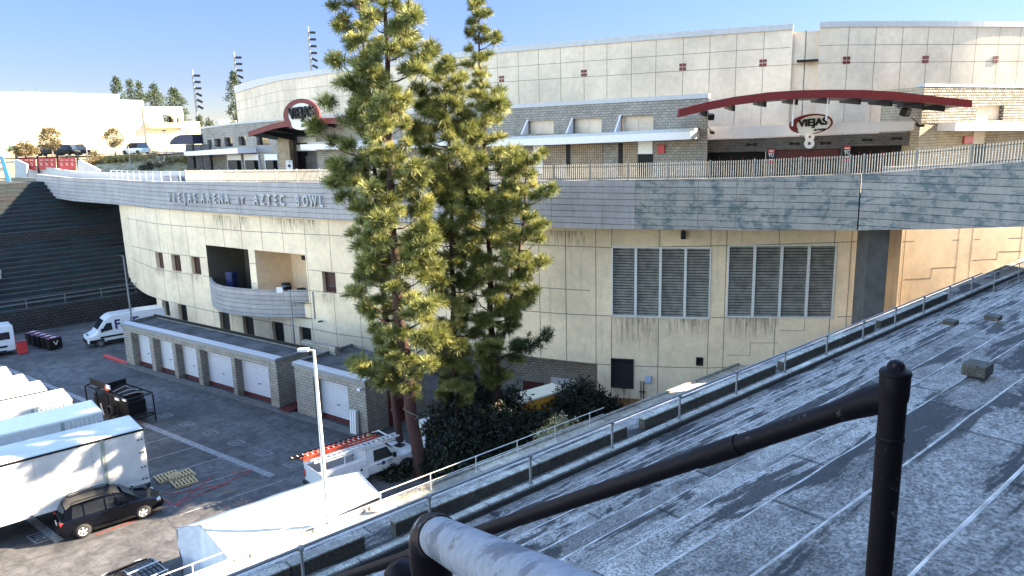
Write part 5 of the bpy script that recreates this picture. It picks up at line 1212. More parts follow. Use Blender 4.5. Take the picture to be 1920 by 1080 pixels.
archwall(m_, 0, LA, 0, H_, [(lx(270.5), lx(281), zz(224), zz(216)), (lx(288), lx(327), zz(224), zz(214.5)), (lx(330), lx(337), zz(226), zz(220))], 0)
m_.box((LA / 2, 5, -azf / 2 + 7), (LA, 10, azf - 14)); m_.box((LA / 2, 9, H_ / 2), (LA, .5, H_)); m_.box((LA / 2, 5, H_ + .1), (LA, 9.5, .2)); m_.build('arcade_wall', CREAM, cb, ll, caz, world=False)
m_ = MB(); m_.box(((lx(289) + lx(306)) / 2, 3.5, H_ / 2 - .5), (lx(306) - lx(289), .3, H_ - 1.4)); m_.build('glazing', GLASS, cb, ll, caz, world=False)
for x in (275.5, 333.5): m_ = MB(); m_.box((lx(x), 2.6, 1.3), (1.4, .3, 2.4)); m_.build('glazing', GLASS, cb, ll, caz, world=False)
m_ = MB(); m_.box(((lx(271) + lx(338)) / 2, -.9, -.55), (lx(338) - lx(271), 1.8, 1.1)); m_.build('balcony', CREAM, cb, ll, caz, world=False)
cbox(342.3, 374, 228, None, 20, CREAM, 'wall', cb, -2)
cbox(335, 341, 237, 245, .2, GLASS, 'window', cb, .1)
cbox(243, 308, 269, 288, .3, plain('tan_recess', (.36, .27, .17), .8), 'garage_recess', cb, .1)
for x, y0, y1, w in ((74, 167, 176, .5), (42, 169, 177, .35)):
    a, b = ony(x, y0, 170), ony(x, y1, 170); m_ = MB(); m_.tube([a, b], .06, 5); m_.bar(a + Vector((-w * 2, 0, 0)), a + Vector((w * 2, 0, 0)), .08, .08); m_.build('antenna', STEEL, cb)
for r_, mt in (((10, 38, 257.5, 262), plain('brown_sign', (.38, .22, .16), .7)), ((10, 42, 273, 281), plain('green_glass', (.14, .30, .22), .3))): cbox(*r_, .4, mt, 'facade_panel', cb, .2)
def fbox(xl, xr, yt, Y, dep, mat, name, parent, zb=14, xr_y=None):
    a = ony(xl, yt, Y); b = ony(xr, yt if xr_y is None else xr_y, Y); m_ = MB(); m_.box(((a.x + b.x) / 2, Y + dep / 2, (a.z + zb) / 2), (b.x - a.x, dep, a.z - zb)); return m_.build(name, mat, parent)
# small far buildings right of the cream hall
fb = empty('distant_building', tuple(ony(420, 235, 300)), 0, 'small pale distant building between the light pole and the dark pine', 'building')
fbox(405, 412, 224, 300, 20, COPING, 'tower', fb, 15); fbox(411, 447, 229, 305, 20, CREAM, 'wall', fb, 15)
# ---------------------------------------------------------------- lamps
def street_lamp(p, h, label, head=.5, r=.05, group=None, lean=0, mat=STEEL, double=False):
    rt = empty('street_lamp', tuple(p), 0, label, 'street lamp', group)
    m_ = MB(); m_.tube([(0, 0, 0), (0, 0, h)], [r * 1.3, r * .8], 8); m_.build('pole', mat, rt, world=False)
    m_ = MB(); m_.box((0, 0, h + .05), (head, head * .6, .14)) ; m_.build('lamp_head', BLACK, rt, world=False); return rt
for x, yt, yb, Y, lb, hd_ in ((36, 249.5, 275, 140, 'thin lamp post with dark head in front of the cream hall, leftmost', .7), (50, 266, 292, 112, 'lamp post with wide flat head left of the first brown tree', 1.6), (157.5, 248, 298, 118, 'thin lamp post between the two small brown trees', .55),
                             (240, 272, 316, 101, 'lamp post with arm head beside the parked white car', .7), (307, 245.5, 290, 122, 'thin lamp post right of the parked white car', .55), (350, 248.5, 262, 122, 'lamp post peeking above the navy awning', .5)):
    a = ony(x, yt, Y); b = ony(x, yb, Y); street_lamp((a.x, a.y, b.z), a.z - b.z, lb, hd_, .06, 'thin lamp posts on the campus hill')
def stadium(x0, y0, y1, Y, label, nl=7):
    a = ony(x0, y0, Y); rt = empty('stadium_light', (a.x, a.y, 15), 0, label, 'light pole', 'tall floodlight poles behind the arena'); H = a.z - 15
    m_ = MB(); m_.tube([(0, 0, 0), (0, 0, H)], [.45, .26], 8); m_.build('pole', STEEL, rt, world=False); k1 = Y / 150
    for k in range(nl):
        z = H - 1.1 * k1 - k * 1.25 * k1 * (1 if nl > 6 else .95); m_ = MB(); m_.box((.85 * k1, 0, z), (1.1 * k1, .5, .42 * k1), 0, 0, Matrix.Rotation((.5 if k >= nl - 3 else .05), 3, 'Y'))
        m_.bar((0, 0, z), (.6 * k1, 0, z), .08, .08); m_.build('floodlight', BLACK, rt, world=False)
stadium(577, 50, 0, 230, 'tall floodlight pole rising behind the arena drum left of the pines', 7); stadium(438, 97, 0, 240, 'tall floodlight pole beside the dark lone pine at the drum edge', 6); stadium(360, 131, 0, 250, 'tall floodlight pole standing in open sky left of the lone pine', 6)
# lamp posts in the lot
def lot_lamp(px, py_t, base_px, base_py, zb, label, head, mat, dirx, r=.075):
    b = onz(base_px, base_py, zb); a = ony(px, py_t, b.y); h = a.z - zb
    rt = empty('lot_lamp', tuple(b), 0, label, 'lamp post')
    m_ = MB(); m_.lathe([(r, 0), (r, h * .5), (r * .62, h)], (0, 0, 0), 'Z', 4 if r > .07 else 10); m_.build('pole', mat, rt, world=False)
    m_ = MB(); m_.lathe([(r * 2, 0), (r * 2, .04), (0, .05)], (0, 0, 0), 'Z', 12); m_.build('base_plate', mat, rt, world=False)
    m_ = MB(); m_.bar((0, 0, h), (dirx * .25, 0, h + .02), .06, .06); m_.build('arm', mat, rt, world=False)
    m_ = MB(); m_.box((dirx * (.2 + head / 2), 0, h + .03), (head, head * .6, .1)); m_.build('lamp_head', CWHITE if mat is STEELL else BLACK, rt, world=False); return rt
lot_lamp(583, 657, 616, 985, zl, 'square pale lamp post on the sunlit ledge in front of the white tent', .42, STEELL, -1, .085)
lot_lamp(537.5, 545, 557, 694, .0, 'slim grey lamp post rising between the two garages past the balcony', .2, STEEL, -1, .07)
p = ony(246, 600, 68.0); lot_lamp(228, 480, 248, 606, p.z, 'slim grey lamp post at the far left corner of the long garage', .3, STEEL, -1, .09)
# ---------------------------------------------------------------- trailers
def trailer(corner_px, ztop, L, W_, H, label, mat, roofmat, seam=True, corr=False):
    c = onz(corner_px[0], corner_px[1], ztop)          # near right top corner
    rt = empty('semi_trailer', (c.x, c.y, 0), rows_rz, label, 'trailer', 'white semi trailers parked side by side')
    zb = ztop - H
    m_ = MB(); m_.box((-L / 2, W_ / 2, zb + H / 2), (L, W_, H)); b_ = m_.build('box_body', mat, rt, bevel=.03, world=False)
    m_ = MB(); m_.box((-L / 2, W_ / 2, ztop + .012), (L - .12, W_ - .12, .02)); m_.build('roof', roofmat, b_, world=False)
    m_ = MB(); m_.box((-L / 2, -.012, ztop - .06), (L, .03, .1)); m_.box((-L / 2, W_ + .012, ztop - .06), (L, .03, .1)); m_.box((.012, W_ / 2, ztop - .06), (.03, W_, .12)); m_.build('top_trim', BLACK if not corr else STEELL, b_, world=False)
    m_ = MB(); m_.box((-L / 2, -.02, zb + .06), (L, .05, .14)); m_.build('side_rail', STEELL, b_, world=False)
    m_ = MB()
    for k in range(1, int(L / 2.45)):
        m_.box((-k * 2.45, -.004, zb + H / 2), (.025, .012, H - .25))
    m_.build('panel_seam', plain('seam_grey', (.45, .45, .46), .5) if 'seam_grey' not in MATS else MATS['seam_grey'], b_, world=False)
    m_ = MB(); m_.box((-1.95, -.02, zb + H / 2 - .02), (.16, .05, H - .12)); m_.build('drain_post', plain('grey_green_post', (.26, .30, .27), .6) if 'grey_green_post' not in MATS else MATS['grey_green_post'], b_, world=False)
    m_ = MB()
    for z in (.25, .9, 1.7, 2.4):
        for x in (-.14, -.3): m_.box((x, -.02, zb + z), (.07, .03, .07))
    for x in (-.9, -2.4, -3.8, -5.3, -6.8, -8.2, -9.7): m_.box((x, -.055, zb + .04), (.14, .02, .06))
    m_.build('marker', BLACK, b_, world=False)
    if corr:
        m_ = MB()
        for k in range(7): m_.box((-.35 - k * .22, -.03, zb + H / 2), (.1, .05, H - .3))
        m_.build('corrugation', STEELL, b_, world=False)
    m_ = MB()
    for y in (.35, W_ - .35): m_.box((-2.3, y, zb / 2 + .05), (.14, .14, zb - .1)); m_.box((-2.3, y, .06), (.35, .35, .08))
    m_.build('landing_gear', BLACK, rt, world=False)
    for x in (-L + 2.0, -L + 3.3):
        for y in (.3, W_ - .3):
            m_ = MB(); m_.lathe([(.2, -.14), (.5, -.14), (.5, .14), (.2, .14), (0, .1)], (x, y, .5), 'Y', 18); w_ = m_.build('wheel', RUBBER, rt, world=False)
    m_ = MB(); m_.box((.02, W_ / 2, .62), (.1, W_ - .2, .12)); m_.box((.0, .3, .85), (.08, .08, .5)); m_.box((.0, W_ - .3, .85), (.08, .08, .5)); m_.build('underride_bar', BLACK, rt, world=False)
    return rt
zt0 = 4.05
tl = ['nearest of the row, plain white trailer dappled with tree shade, behind the black SUV', 'second trailer, cream-topped, just beyond the nearest white one', 'third trailer, all white, beyond the cream-topped one',
      'fourth trailer of the row, pale pinkish roof', 'fifth trailer of the row with a small dark end trim', 'farthest trailer of the row at the left edge']
for i, (px, mt, rm, cr_) in enumerate((((268, 803), TRAIL, TRAIL, False), ((191.5, 771.7), TRAIL, TRAILY, True), ((134, 748), TRAIL, TRAIL, True), ((89.4, 731), TRAIL, TRAIL, False), ((56.4, 718), TRAIL, TRAIL, False), ((23, 702.6), TRAIL, TRAIL, False))):
    trailer(px, zt0 if i == 0 else 4.0, 15.5, 2.55, 2.95, tl[i], mt, rm, True, cr_)
# ---------------------------------------------------------------- road vehicles (front towards +x, right side towards -y)
def loft_body(st, name, mat, parent, bevel=.04):
    """stations: (x, half_width, z_bottom, z_belt, z_top, half_top)"""
    m_ = MB(); vs = []
    for x, w, zb_, zl_, zt_, wt in st:
        zm = (zb_ + zl_) / 2
        vs += [(x, -w * .93, zb_), (x, -w, zm), (x, -w * .97, zl_), (x, -wt, zt_), (x, wt, zt_), (x, w * .97, zl_), (x, w, zm), (x, w * .93, zb_)]
    n_ = len(st); fs = [(i * 8 + k, (i + 1) * 8 + k, (i + 1) * 8 + (k + 1) % 8, i * 8 + (k + 1) % 8) for i in range(n_ - 1) for k in range(8)] + [tuple(range(8)), tuple(range(n_ * 8 - 8, n_ * 8))[::-1]]
    m_.add(vs, fs, 0, False)
    o = m_.build(name, mat, parent, bevel=bevel, world=False)
    o.modifiers[0].segments = 3; o.modifiers[0].harden_normals = True
    for p in o.data.polygons: p.use_smooth = True
    o.data.set_sharp_from_angle(angle=.35) if hasattr(o.data, 'set_sharp_from_angle') else None
    return o
def wheel(parent, x, y, r, side, rim=RIM, spokes=5):
    m_ = MB(); w = .23; s_ = side
    m_.lathe([(r * .62, -w / 2), (r * .93, -w / 2), (r, -w / 2 + .04), (r, w / 2 - .04), (r * .93, w / 2), (r * .62, w / 2)], (x, y, r), 'Y', 24); q = m_.build('wheel', RUBBER, parent, world=False)
    m_ = MB(); yo = y + s_ * w * .42
    m_.lathe([(r * .64, yo), (r * .56, yo), (r * .56, yo - s_ * .03)], (x, 0, r), 'Y', 24)
    m_.lathe([(r * .16, yo - s_ * .005), (0, yo)], (x, 0, r), 'Y', 12)
    for k in range(spokes):
        a = 2 * PI * k / spokes + .3; d = Vector((math.cos(a), 0, math.sin(a))); c = Vector((x, yo - s_ * .015, r))
        for da in (-.16, .16):
            d2_ = Vector((math.cos(a + da), 0, math.sin(a + da))); m_.bar(c + d * r * .1, c + d2_ * r * .6, .035, .05)
    m_.build('rim', rim, q, world=False)
    m_ = MB(); m_.lathe([(0, yo - s_ * .06), (r * .6, yo - s_ * .06)], (x, 0, r), 'Y', 20); m_.build('brake_disc', DARK, q, world=False)
    return q
def arch_ring(m_, x, y, r, side):
    n_ = 16; 
    for k in range(n_):
        a0, a1 = PI * k / n_, PI * (k + 1) / n_
        p = lambda rad, a, yy: (x + rad * math.cos(a), yy, r * .9 + rad * math.sin(a))
        m_.quad(p(r * 1.02, a0, y), p(r * 1.22, a0, y), p(r * 1.22, a1, y), p(r * 1.02, a1, y)); 
    m_.add([(x + r * 1.13 * math.cos(PI * k / 12), y - side * .005, r * .9 + r * 1.13 * math.sin(PI * k / 12)) for k in range(13)] + [(x - r * 1.13, y - side * .005, r * .55), (x + r * 1.13, y - side * .005, r * .55)], [tuple(range(15))])
def panelq(m_, pts): m_.add(pts, [tuple(range(len(pts)))])
def suv(loc, az, label, paint, rack=True, L=4.63, detail=True):
    rt = empty('parked_suv', loc, az, label, 'car'); hw = .91; rw = .35
    x0, x1 = -L / 2, L / 2
    st = [(x0, .72, .42, .78, .84, .70), (x0 + .1, .86, .32, .92, 1.02, .8), (x0 + .6, hw, .26, 1.0, 1.03, .84), (0, hw, .24, .98, 1.01, .85), (x1 - 1.35, hw, .24, .98, 1.03, .82), (x1 - .55, .88, .27, .86, .93, .72), (x1 - .12, .78, .32, .68, .76, .62), (x1, .66, .38, .6, .64, .5)]
    body = loft_body(st, 'body', paint, rt, .05)
    cab = [(x0 + .12, .80, .98, .985, .99, .74), (x0 + .38, .84, .98, 1.0, 1.50, .62), (x0 + .62, .85, .98, 1.0, 1.66, .61), (x0 + 1.6, .86, .98, 1.0, 1.71, .62), (x0 + 2.5, .86, .98, 1.0, 1.66, .61), (x0 + 2.75, .86, .98, 1.0, 1.60, .6), (x1 - 1.05, .80, .98, .985, 1.0, .70)]
    cbn = loft_body(cab, 'cabin', paint, rt, .03)
    def sidept(x, f, side, off=.012):
        xs_ = [c[0] for c in cab]; wt = np.interp(x, xs_, [c[5] for c in cab]); wb = np.interp(x, xs_, [c[1] * .97 for c in cab]); zt_ = np.interp(x, xs_, [c[4] for c in cab])
        return (x, side * (wb + (wt - wb) * f + off), 1.0 + (zt_ - 1.0) * f)
    for side in (-1, 1):
        for xa, xb, ta, tb in ((x0 + .55, x0 + 1.05, .12, .0), (x0 + 1.12, x0 + 1.98, 0, 0), (x0 + 2.06, x0 + 2.95, 0, -.5)):
            m_ = MB(); panelq(m_, [sidept(xa + ta * 0, .08, side), sidept(xb + (.35 if tb < 0 else 0), .08, side), sidept(xb - (.2 if tb < 0 else 0), .86, side), sidept(xa + ta, .86, side)]); m_.build('side_window', GLASS, cbn, world=False)
        m_ = MB(); m_.box((x0 + 2.98, side * .98, 1.08), (.12, .2, .14)); m_.build('wing_mirror', paint, rt, bevel=.03, world=False)
        m_ = MB()
        for x in (x0 + 1.85, x0 + 2.8): m_.box((x, side * .925, .86), (.18, .03, .035))
        m_.build('door_handle', paint, rt, world=False)
        m_ = MB(); arch_ring(m_, x0 + .93, side * .918, rw, side); arch_ring(m_, x0 + 3.6, side * .918, rw, side); m_.box((0, side * .9, .3), (1.9, .06, .14)); m_.build('cladding', BLACK, rt, world=False)
        wheel(rt, x0 + .93, side * .845, rw, side); wheel(rt, x0 + 3.6, side * .845, rw, side)
        m_ = MB(); m_.box((x0 + .14, side * .70, .92), (.22, .26, .16)); m_.build('tail_light', REDB, rt, bevel=.03, world=False)
        m_ = MB(); m_.box((x1 - .28, side * .66, .72), (.3, .3, .13)); m_.build('headlight', RIM, rt, bevel=.03, world=False)
    m_ = MB(); panelq(m_, [(x1 - 1.12, -.68, 1.02), (x1 - 1.12, .68, 1.02), (x0 + 2.86, .54, 1.56), (x0 + 2.86, -.54, 1.56)]); 
    for v in range(4): pass
    o = m_.build('windscreen', GLASS, cbn, world=False); o.location = (.02, 0, .03)
    m_ = MB(); panelq(m_, [(x0 + .16, .66, 1.04), (x0 + .16, -.66, 1.04), (x0 + .36, -.54, 1.46), (x0 + .36, .54, 1.46)]); o = m_.build('rear_window', GLASS, cbn, world=False); o.location = (-.02, 0, .02)
    m_ = MB(); m_.box((x0 - .012, 0, .74), (.02, .36, .16)); m_.build('number_plate', CWHITE, rt, world=False)
    m_ = MB(); m_.box((x0 + .02, 0, .45), (.16, 1.5, .2)); m_.box((x1 - .06, 0, .42), (.16, 1.3, .2)); m_.build('bumper', BLACK, rt, bevel=.04, world=False)
    if rack:
        for side in (-1, 1):
            m_ = MB(); m_.tube([(x0 + .6, side * .56, 1.68), (x0 + .75, side * .56, 1.76), (x0 + 2.3, side * .56, 1.77), (x0 + 2.5, side * .56, 1.68)], .022, 8); m_.build('roof_rail', STEEL if rack == 2 else BLACK, rt, world=False)
    if rack == 2:
        for x in (x0 + 1.0, x0 + 1.9): m_ = MB(); m_.bar((x, -.6, 1.80), (x, .6, 1.80), .05, .03); m_.build('crossbar', STEELL, rt, world=False)
        m_ = MB()
        for y in (-.36, -.18, 0, .18, .36): m_.box((x0 + 1.5, y, 1.735), (1.8, .02, .02))
        m_.build('roof_rib', BLACK, rt, world=False)
    return rt
pr = onz(166, 1003, 0); pf = onz(267, 972, 0); mid = (pr + pf) / 2 + nn * .80; hdg = (pf - pr).normalized()
suv((mid.x, mid.y, 0), rows_rz - .02, 'black SUV parked beside the nearest white trailer in half sun', BLACKG)
# second black SUV seen from above at the bottom edge
c2 = onz(262, 1061, 1.75) ; suv((c2.x + nn.x * .1, c2.y + nn.y * .1, 0), rows_rz + PI / 2 + .12, 'black SUV with roof bars cut off by the bottom edge, left of the tent', BLACKG, 2)
def van(loc, az, label, stripe=True, windows=False, letters=False, name='delivery_van'):
    rt = empty(name, loc, az, label, 'van'); L = 6.9; x1 = L / 2; x0 = -L / 2; hw = 1.0
    st = [(x0, .95, .5, 1.5, 2.62, .84), (x0 + .12, .98, .42, 1.5, 2.74, .87), (x0 + 2, hw, .4, 1.5, 2.8, .88), (x1 - 2.3, hw, .4, 1.5, 2.78, .87), (x1 - 1.95, hw, .4, 1.45, 2.66, .84), (x1 - 1.6, .99, .4, 1.42, 2.42, .8), (x1 - .95, .98, .4, 1.3, 1.62, .82), (x1 - .78, .96, .4, 1.2, 1.36, .82), (x1 - .2, .9, .4, 1.0, 1.12, .76), (x1, .8, .45, .85, .92, .66)]
    body = loft_body(st, 'body', VWHITE, rt, .05)
    m_ = MB(); panelq(m_, [(x1 - .98, -.80, 1.60), (x1 - .98, .80, 1.60), (x1 - 1.58, .72, 2.36), (x1 - 1.58, -.72, 2.36)]); o = m_.build('windscreen', GLASS, body, world=False); o.location = (.035, 0, .03)
    for side in (-1, 1):
        m_ = MB(); panelq(m_, [(x1 - 2.15, side * 1.012, 1.46), (x1 - 1.15, side * 1.0, 1.40), (x1 - 1.72, side * .90, 2.12), (x1 - 2.15, side * .93, 2.12)]); m_.build('side_window', GLASS, body, world=False)
        if windows:
            m_ = MB(); panelq(m_, [(x0 + .35, side * 1.01, 1.5), (x1 - 2.4, side * 1.01, 1.5), (x1 - 2.4, side * .93, 2.14), (x0 + .35, side * .925, 2.14)]); m_.build('side_window', GLASS, body, world=False)
        m_ = MB(); m_.box((x1 - 1.25, side * 1.12, 1.55), (.16, .2, .34)); m_.build('wing_mirror', BLACK, rt, bevel=.03, world=False)
        m_ = MB(); m_.box((-.2, side * 1.012, .88), (5.2, .03, .16)); m_.box((x1 - .75, side * .98, .6), (1.2, .06, .3)); m_.box((-.4, side * 1.0, .46), (4.6, .05, .14)); arch_ring(m_, x1 - 1.0, side * 1.016, .36, side); arch_ring(m_, x0 + 1.75, side * 1.016, .36, side); m_.build('lower_trim', BLACK, rt, world=False)
        wheel(rt, x1 - 1.0, side * .93, .36, side, STEEL); wheel(rt, x0 + 1.75, side * .93, .36, side, STEEL)
        m_ = MB(); m_.box((x1 - .12, side * .72, .98), (.16, .28, .2)); m_.build('headlight', RIM, rt, bevel=.03, world=False)
        m_ = MB(); m_.box((x0 + .0, side * .88, 1.4), (.05, .14, .5)); m_.build('tail_light', REDB, rt, world=False)
        if letters:
            t = text('FedEx', 1.15, .02, .035, 0, .95, PURPLE, rt, 'lettering', 'LEFT'); t.rotation_euler = (PI / 2 - (.1 if side < 0 else .1), 0, 0 if side < 0 else PI); 
            t.location = ((x0 + .9) if side < 0 else (x1 - 2.35), side * (.985), 1.85)
            if side > 0: t.rotation_euler = (PI / 2 - .1, 0, PI)
            else: t.rotation_euler = (PI / 2 - .1, 0, 0)
    m_ = MB(); m_.box((x1 - .02, 0, .6), (.12, 1.5, .36)); m_.box((x1 - .3, 0, 1.14), (.3, .7, .04)); m_.build('front_bumper', BLACK, rt, bevel=.03, world=False)
    m_ = MB(); m_.box((x0 - .01, 0, .5), (.1, 1.8, .2)); m_.build('rear_bumper', BLACK, rt, world=False)
    return rt
# delivery van: nose to the left, its left side faces the camera
fg = onz(168, 655, 0); a_ = rows_rz + PI; cen = fg + rr * 3.4 + nn * 1.0
van((cen.x, cen.y, 0), a_, 'white high-roof parcel van with purple lettering beyond the long garage', True, False, True)
fg = onz(33, 664, 0); cen = fg - rr * 3.45 + nn * 1.0
van((cen.x, cen.y, 0), a_, 'white passenger van with dark side glass cut off by the left edge', True, True, False, 'passenger_van')
# utility truck
def utility_truck(loc, az):
    rt = empty('utility_truck', loc, az, 'white utility pickup with tool boxes and red ladders on its roof rack', 'truck'); L = 6.1; x1 = L / 2; x0 = -L / 2; hw = .98
    body = loft_body([(x0 + 2.75, hw, .5, 1.05, 1.12, .9), (x1 - 1.9, hw, .5, 1.08, 1.16, .9), (x1 - 1.3, hw, .5, 1.05, 1.2, .86), (x1 - .3, .96, .5, .98, 1.12, .82), (x1, .88, .55, .9, 1.0, .78)], 'body', VWHITE, rt, .05)
    cab = loft_body([(x0 + 2.78, .92, 1.05, 1.1, 1.86, .74), (x0 + 3.1, .95, 1.05, 1.1, 1.92, .75), (x0 + 4.0, .95, 1.05, 1.1, 1.90, .74), (x1 - 1.25, .88, 1.05, 1.1, 1.2, .78)], 'cab', VWHITE, rt, .04)
    m_ = MB(); panelq(m_, [(x1 - 1.4, -.74, 1.26), (x1 - 1.4, .74, 1.26), (x0 + 4.14, .64, 1.84), (x0 + 4.14, -.64, 1.84)]); o = m_.build('windscreen', GLASS, cab, world=False); o.location = (.05, 0, .02)
    for side in (-1, 1):
        m_ = MB(); panelq(m_, [(x0 + 3.15, side * .945, 1.2), (x1 - 1.75, side * .93, 1.2), (x0 + 4.05, side * .80, 1.78), (x0 + 3.2, side * .80, 1.78)]); m_.build('side_window', GLASS, cab, world=False)
        m_ = MB(); m_.box((x0 + 4.35, side * 1.08, 1.3), (.14, .2, .26)); m_.build('wing_mirror', BLACK, rt, bevel=.02, world=False)
        # service body side box
        m_ = MB(); m_.box((x0 + 1.38, side * .86, .98), (2.7, .34, 1.0)); b_ = m_.build('tool_box', VWHITE, rt, bevel=.02, world=False)
        for k, (xa, w) in enumerate(((x0 + .32, .5), (x0 + 1.25, 1.2), (x0 + 2.3, .78))):
            m_ = MB(); m_.box((xa, side * 1.035, .98), (w - .04, .02, .84)); d_ = m_.build('box_door', plain('truck_door_white', (.62, .63, .65), .4) if 'truck_door_white' not in MATS else MATS['truck_door_white'], b_, world=False)
            m_ = MB(); m_.lathe([(.07, side * 1.045), (.07, side * 1.06), (0, side * 1.06)], (xa, 0, 1.05), 'Y', 12); m_.build('latch', BLACK, b_, world=False)
        m_ = MB(); m_.box((x0 + 1.38, side * .84, 1.5), (2.75, .36, .05)); m_.build('box_lid', STEELL, b_, world=False)
        m_ = MB(); arch_ring(m_, x1 - 1.0, side * .985, .39, side); arch_ring(m_, x0 + 1.3, side * 1.05, .39, side); m_.build('wheel_arch', BLACK, rt, world=False)
        wheel(rt, x1 - 1.0, side * .90, .39, side, STEEL); wheel(rt, x0 + 1.3, side * .96, .39, side, STEEL)
        m_ = MB(); m_.box((x1 - .08, side * .72, .92), (.14, .3, .22)); m_.build('headlight', RIM, rt, world=False)
        m_ = MB(); m_.box((x0 - .01, side * .88, 1.0), (.04, .14, .4)); m_.build('tail_light', REDB, rt, world=False)
        # rack
        m_ = MB(); m_.bar((x0 + .1, side * .82, 2.05), (x1 - 1.5, side * .82, 2.05), .06, .06)
        m_.build('rack_bar', VWHITE, rt, world=False)
        for x in (x0 + .15, x0 + 1.5, x0 + 2.7): m_ = MB(); m_.bar((x, side * .82, 1.5), (x, side * .82, 2.05), .06, .06); m_.build('rack_post', VWHITE, rt, world=False)
        if side < 0:
            m_ = MB(); m_.lathe([(.0, -.965), (.13, -.965), (.13, -.97), (0, -.975)], (x0 + 3.7, 0, .98), 'Y', 20); m_.build('door_emblem', plain('navy_decal', (.02, .03, .09), .5), rt, world=False)
            m_ = MB()
            for k in range(3): m_.box((x0 + 4.1, -.985, 1.08 - k * .08), (.4 - k * .06, .01, .025))
            m_.box((x0 + 3.4, -.985, 1.0), (.25, .01, .05)); m_.build('door_lettering', MATS['navy_decal'], rt, world=False)
    m_ = MB(); m_.box((x0 + .05, 0, .98), (.08, 1.8, 1.0)); m_.build('tailgate', VWHITE, rt, bevel=.02, world=False)
    m_ = MB(); m_.box((x0 + .0, 0, .52), (.3, 1.9, .16)); m_.box((x0 + 1.4, 0, .72), (2.6, 1.5, .1)); m_.build('rear_bumper', BLACK, rt, world=False)
    m_ = MB(); m_.box((x1 - .75, 0, 1.205), (.5, .5, .02), .3); m_.box((x0 + 3.4, .1, 1.93), (.6, .5, .03)); m_.build('hood_scoop', BLACK, rt, world=False)
    for x in (x0 + .15, x0 + 1.5, x0 + 2.7, x1 - 1.6): m_ = MB(); m_.bar((x, -.85, 2.09), (x, .85, 2.09), .06, .05); m_.build('rack_crossbar', VWHITE, rt, world=False)
    def ladder(y0, z0, mat, rung, Lx0, Lx1, nm, w=.38):
        m_ = MB(); m_.bar((Lx0, y0, z0), (Lx1, y0, z0), .04, .1); m_.bar((Lx0, y0 + w, z0), (Lx1, y0 + w, z0), .04, .1); q = m_.build(nm, mat, rt, world=False)
        m_ = MB(); x = Lx0 + .15
        while x < Lx1: m_.bar((x, y0, z0), (x, y0 + w, z0), .05, .03); x += .3
        m_.build('rung', rung, q, world=False)
    ladder(-.80, 2.18, VWHITE, CWHITE, x0 - .2, x1 - 1.2, 'ladder'); ladder(-.18, 2.17, ORANGE, ORANGE, x0 - .5, x1 - 2.1, 'ladder'); ladder(-.14, 2.32, ORANGE, CWHITE, x0 - .3, x1 - 2.4, 'ladder', .34); ladder(.4, 2.18, BLACK, CWHITE, x0 - .9, x1 - 2.0, 'ladder', .3)
    m_ = MB(); m_.tube([(x1 - 2.5, .2 + .1 * math.cos(k), 2.3 + .03 * math.sin(k * 1.7)) for k in range(9)], .03, 6); m_.tube([(x1 - 2.6 + .14 * math.cos(k * .8), .1 + .14 * math.sin(k * .8), 2.32) for k in range(9)], .025, 6); m_.build('green_rope', plain('green_rope', (.05, .30, .06), .7), rt, world=False)
    return rt
fw_ = onz(762, 884, 0)
cen = fw_ - rr * (6.1 / 2 - 1.0) + nn * .98
utility_truck((cen.x, cen.y, 0), rows_rz)
# parked cars on the hill
def simple_car(p, az, label, paint, big=False):
    rt = empty('parked_car', tuple(p), az, label, 'car'); 
    body = loft_body([(-2.3, .8, .3, .85, .95, .7), (-2.0, .9, .25, .95, 1.0, .8), (1.2, .9, .25, .95, 1.0, .8), (2.2, .85, .3, .8, .88, .7)], 'body', paint, rt, .05)
    cab = loft_body([(-2.1, .84, .95, 1.0, 1.05, .7), (-1.7, .86, .95, 1.0, 1.75, .64), (.4, .86, .95, 1.0, 1.75, .64), (1.2, .82, .95, 1.0, 1.05, .7)], 'cabin', GLASS, rt, .03)
    m_ = MB(); m_.box((-.65, 0, 1.77), (2.1, 1.3, .05)); m_.build('roof', paint, rt, bevel=.02, world=False)
    for x in (-1.4, 1.4):
        for s_ in (-1, 1): m_ = MB(); m_.lathe([(0, -.12), (.34, -.12), (.34, .12), (0, .12)], (x, s_ * .82, .34), 'Y', 14); m_.build('wheel', RUBBER, rt, world=False)
    return rt
def hillp(px, py, Y): p = ony(px, py, Y); return p
for px, py, Y, az, lb, pt_ in ((256, 292, 118, .25 + PI / 2 + .9, 'white car parked below the cream hall beside the second brown tree', VWHITE), (98, 296, 124, .1, 'dark car behind the banner fence, under the first brown tree', BLACK), (131, 298, 122, .2, 'dark car behind the banner fence, at the left of the pair right of the tree', BLACK), (150, 299, 121, -.6, 'dark car behind the banner fence, rightmost and angled', BLACKG)):
    p = hillp(px, py, Y); simple_car((p.x, p.y, 16.4 if py < 299 else 16.4), az, lb, pt_)
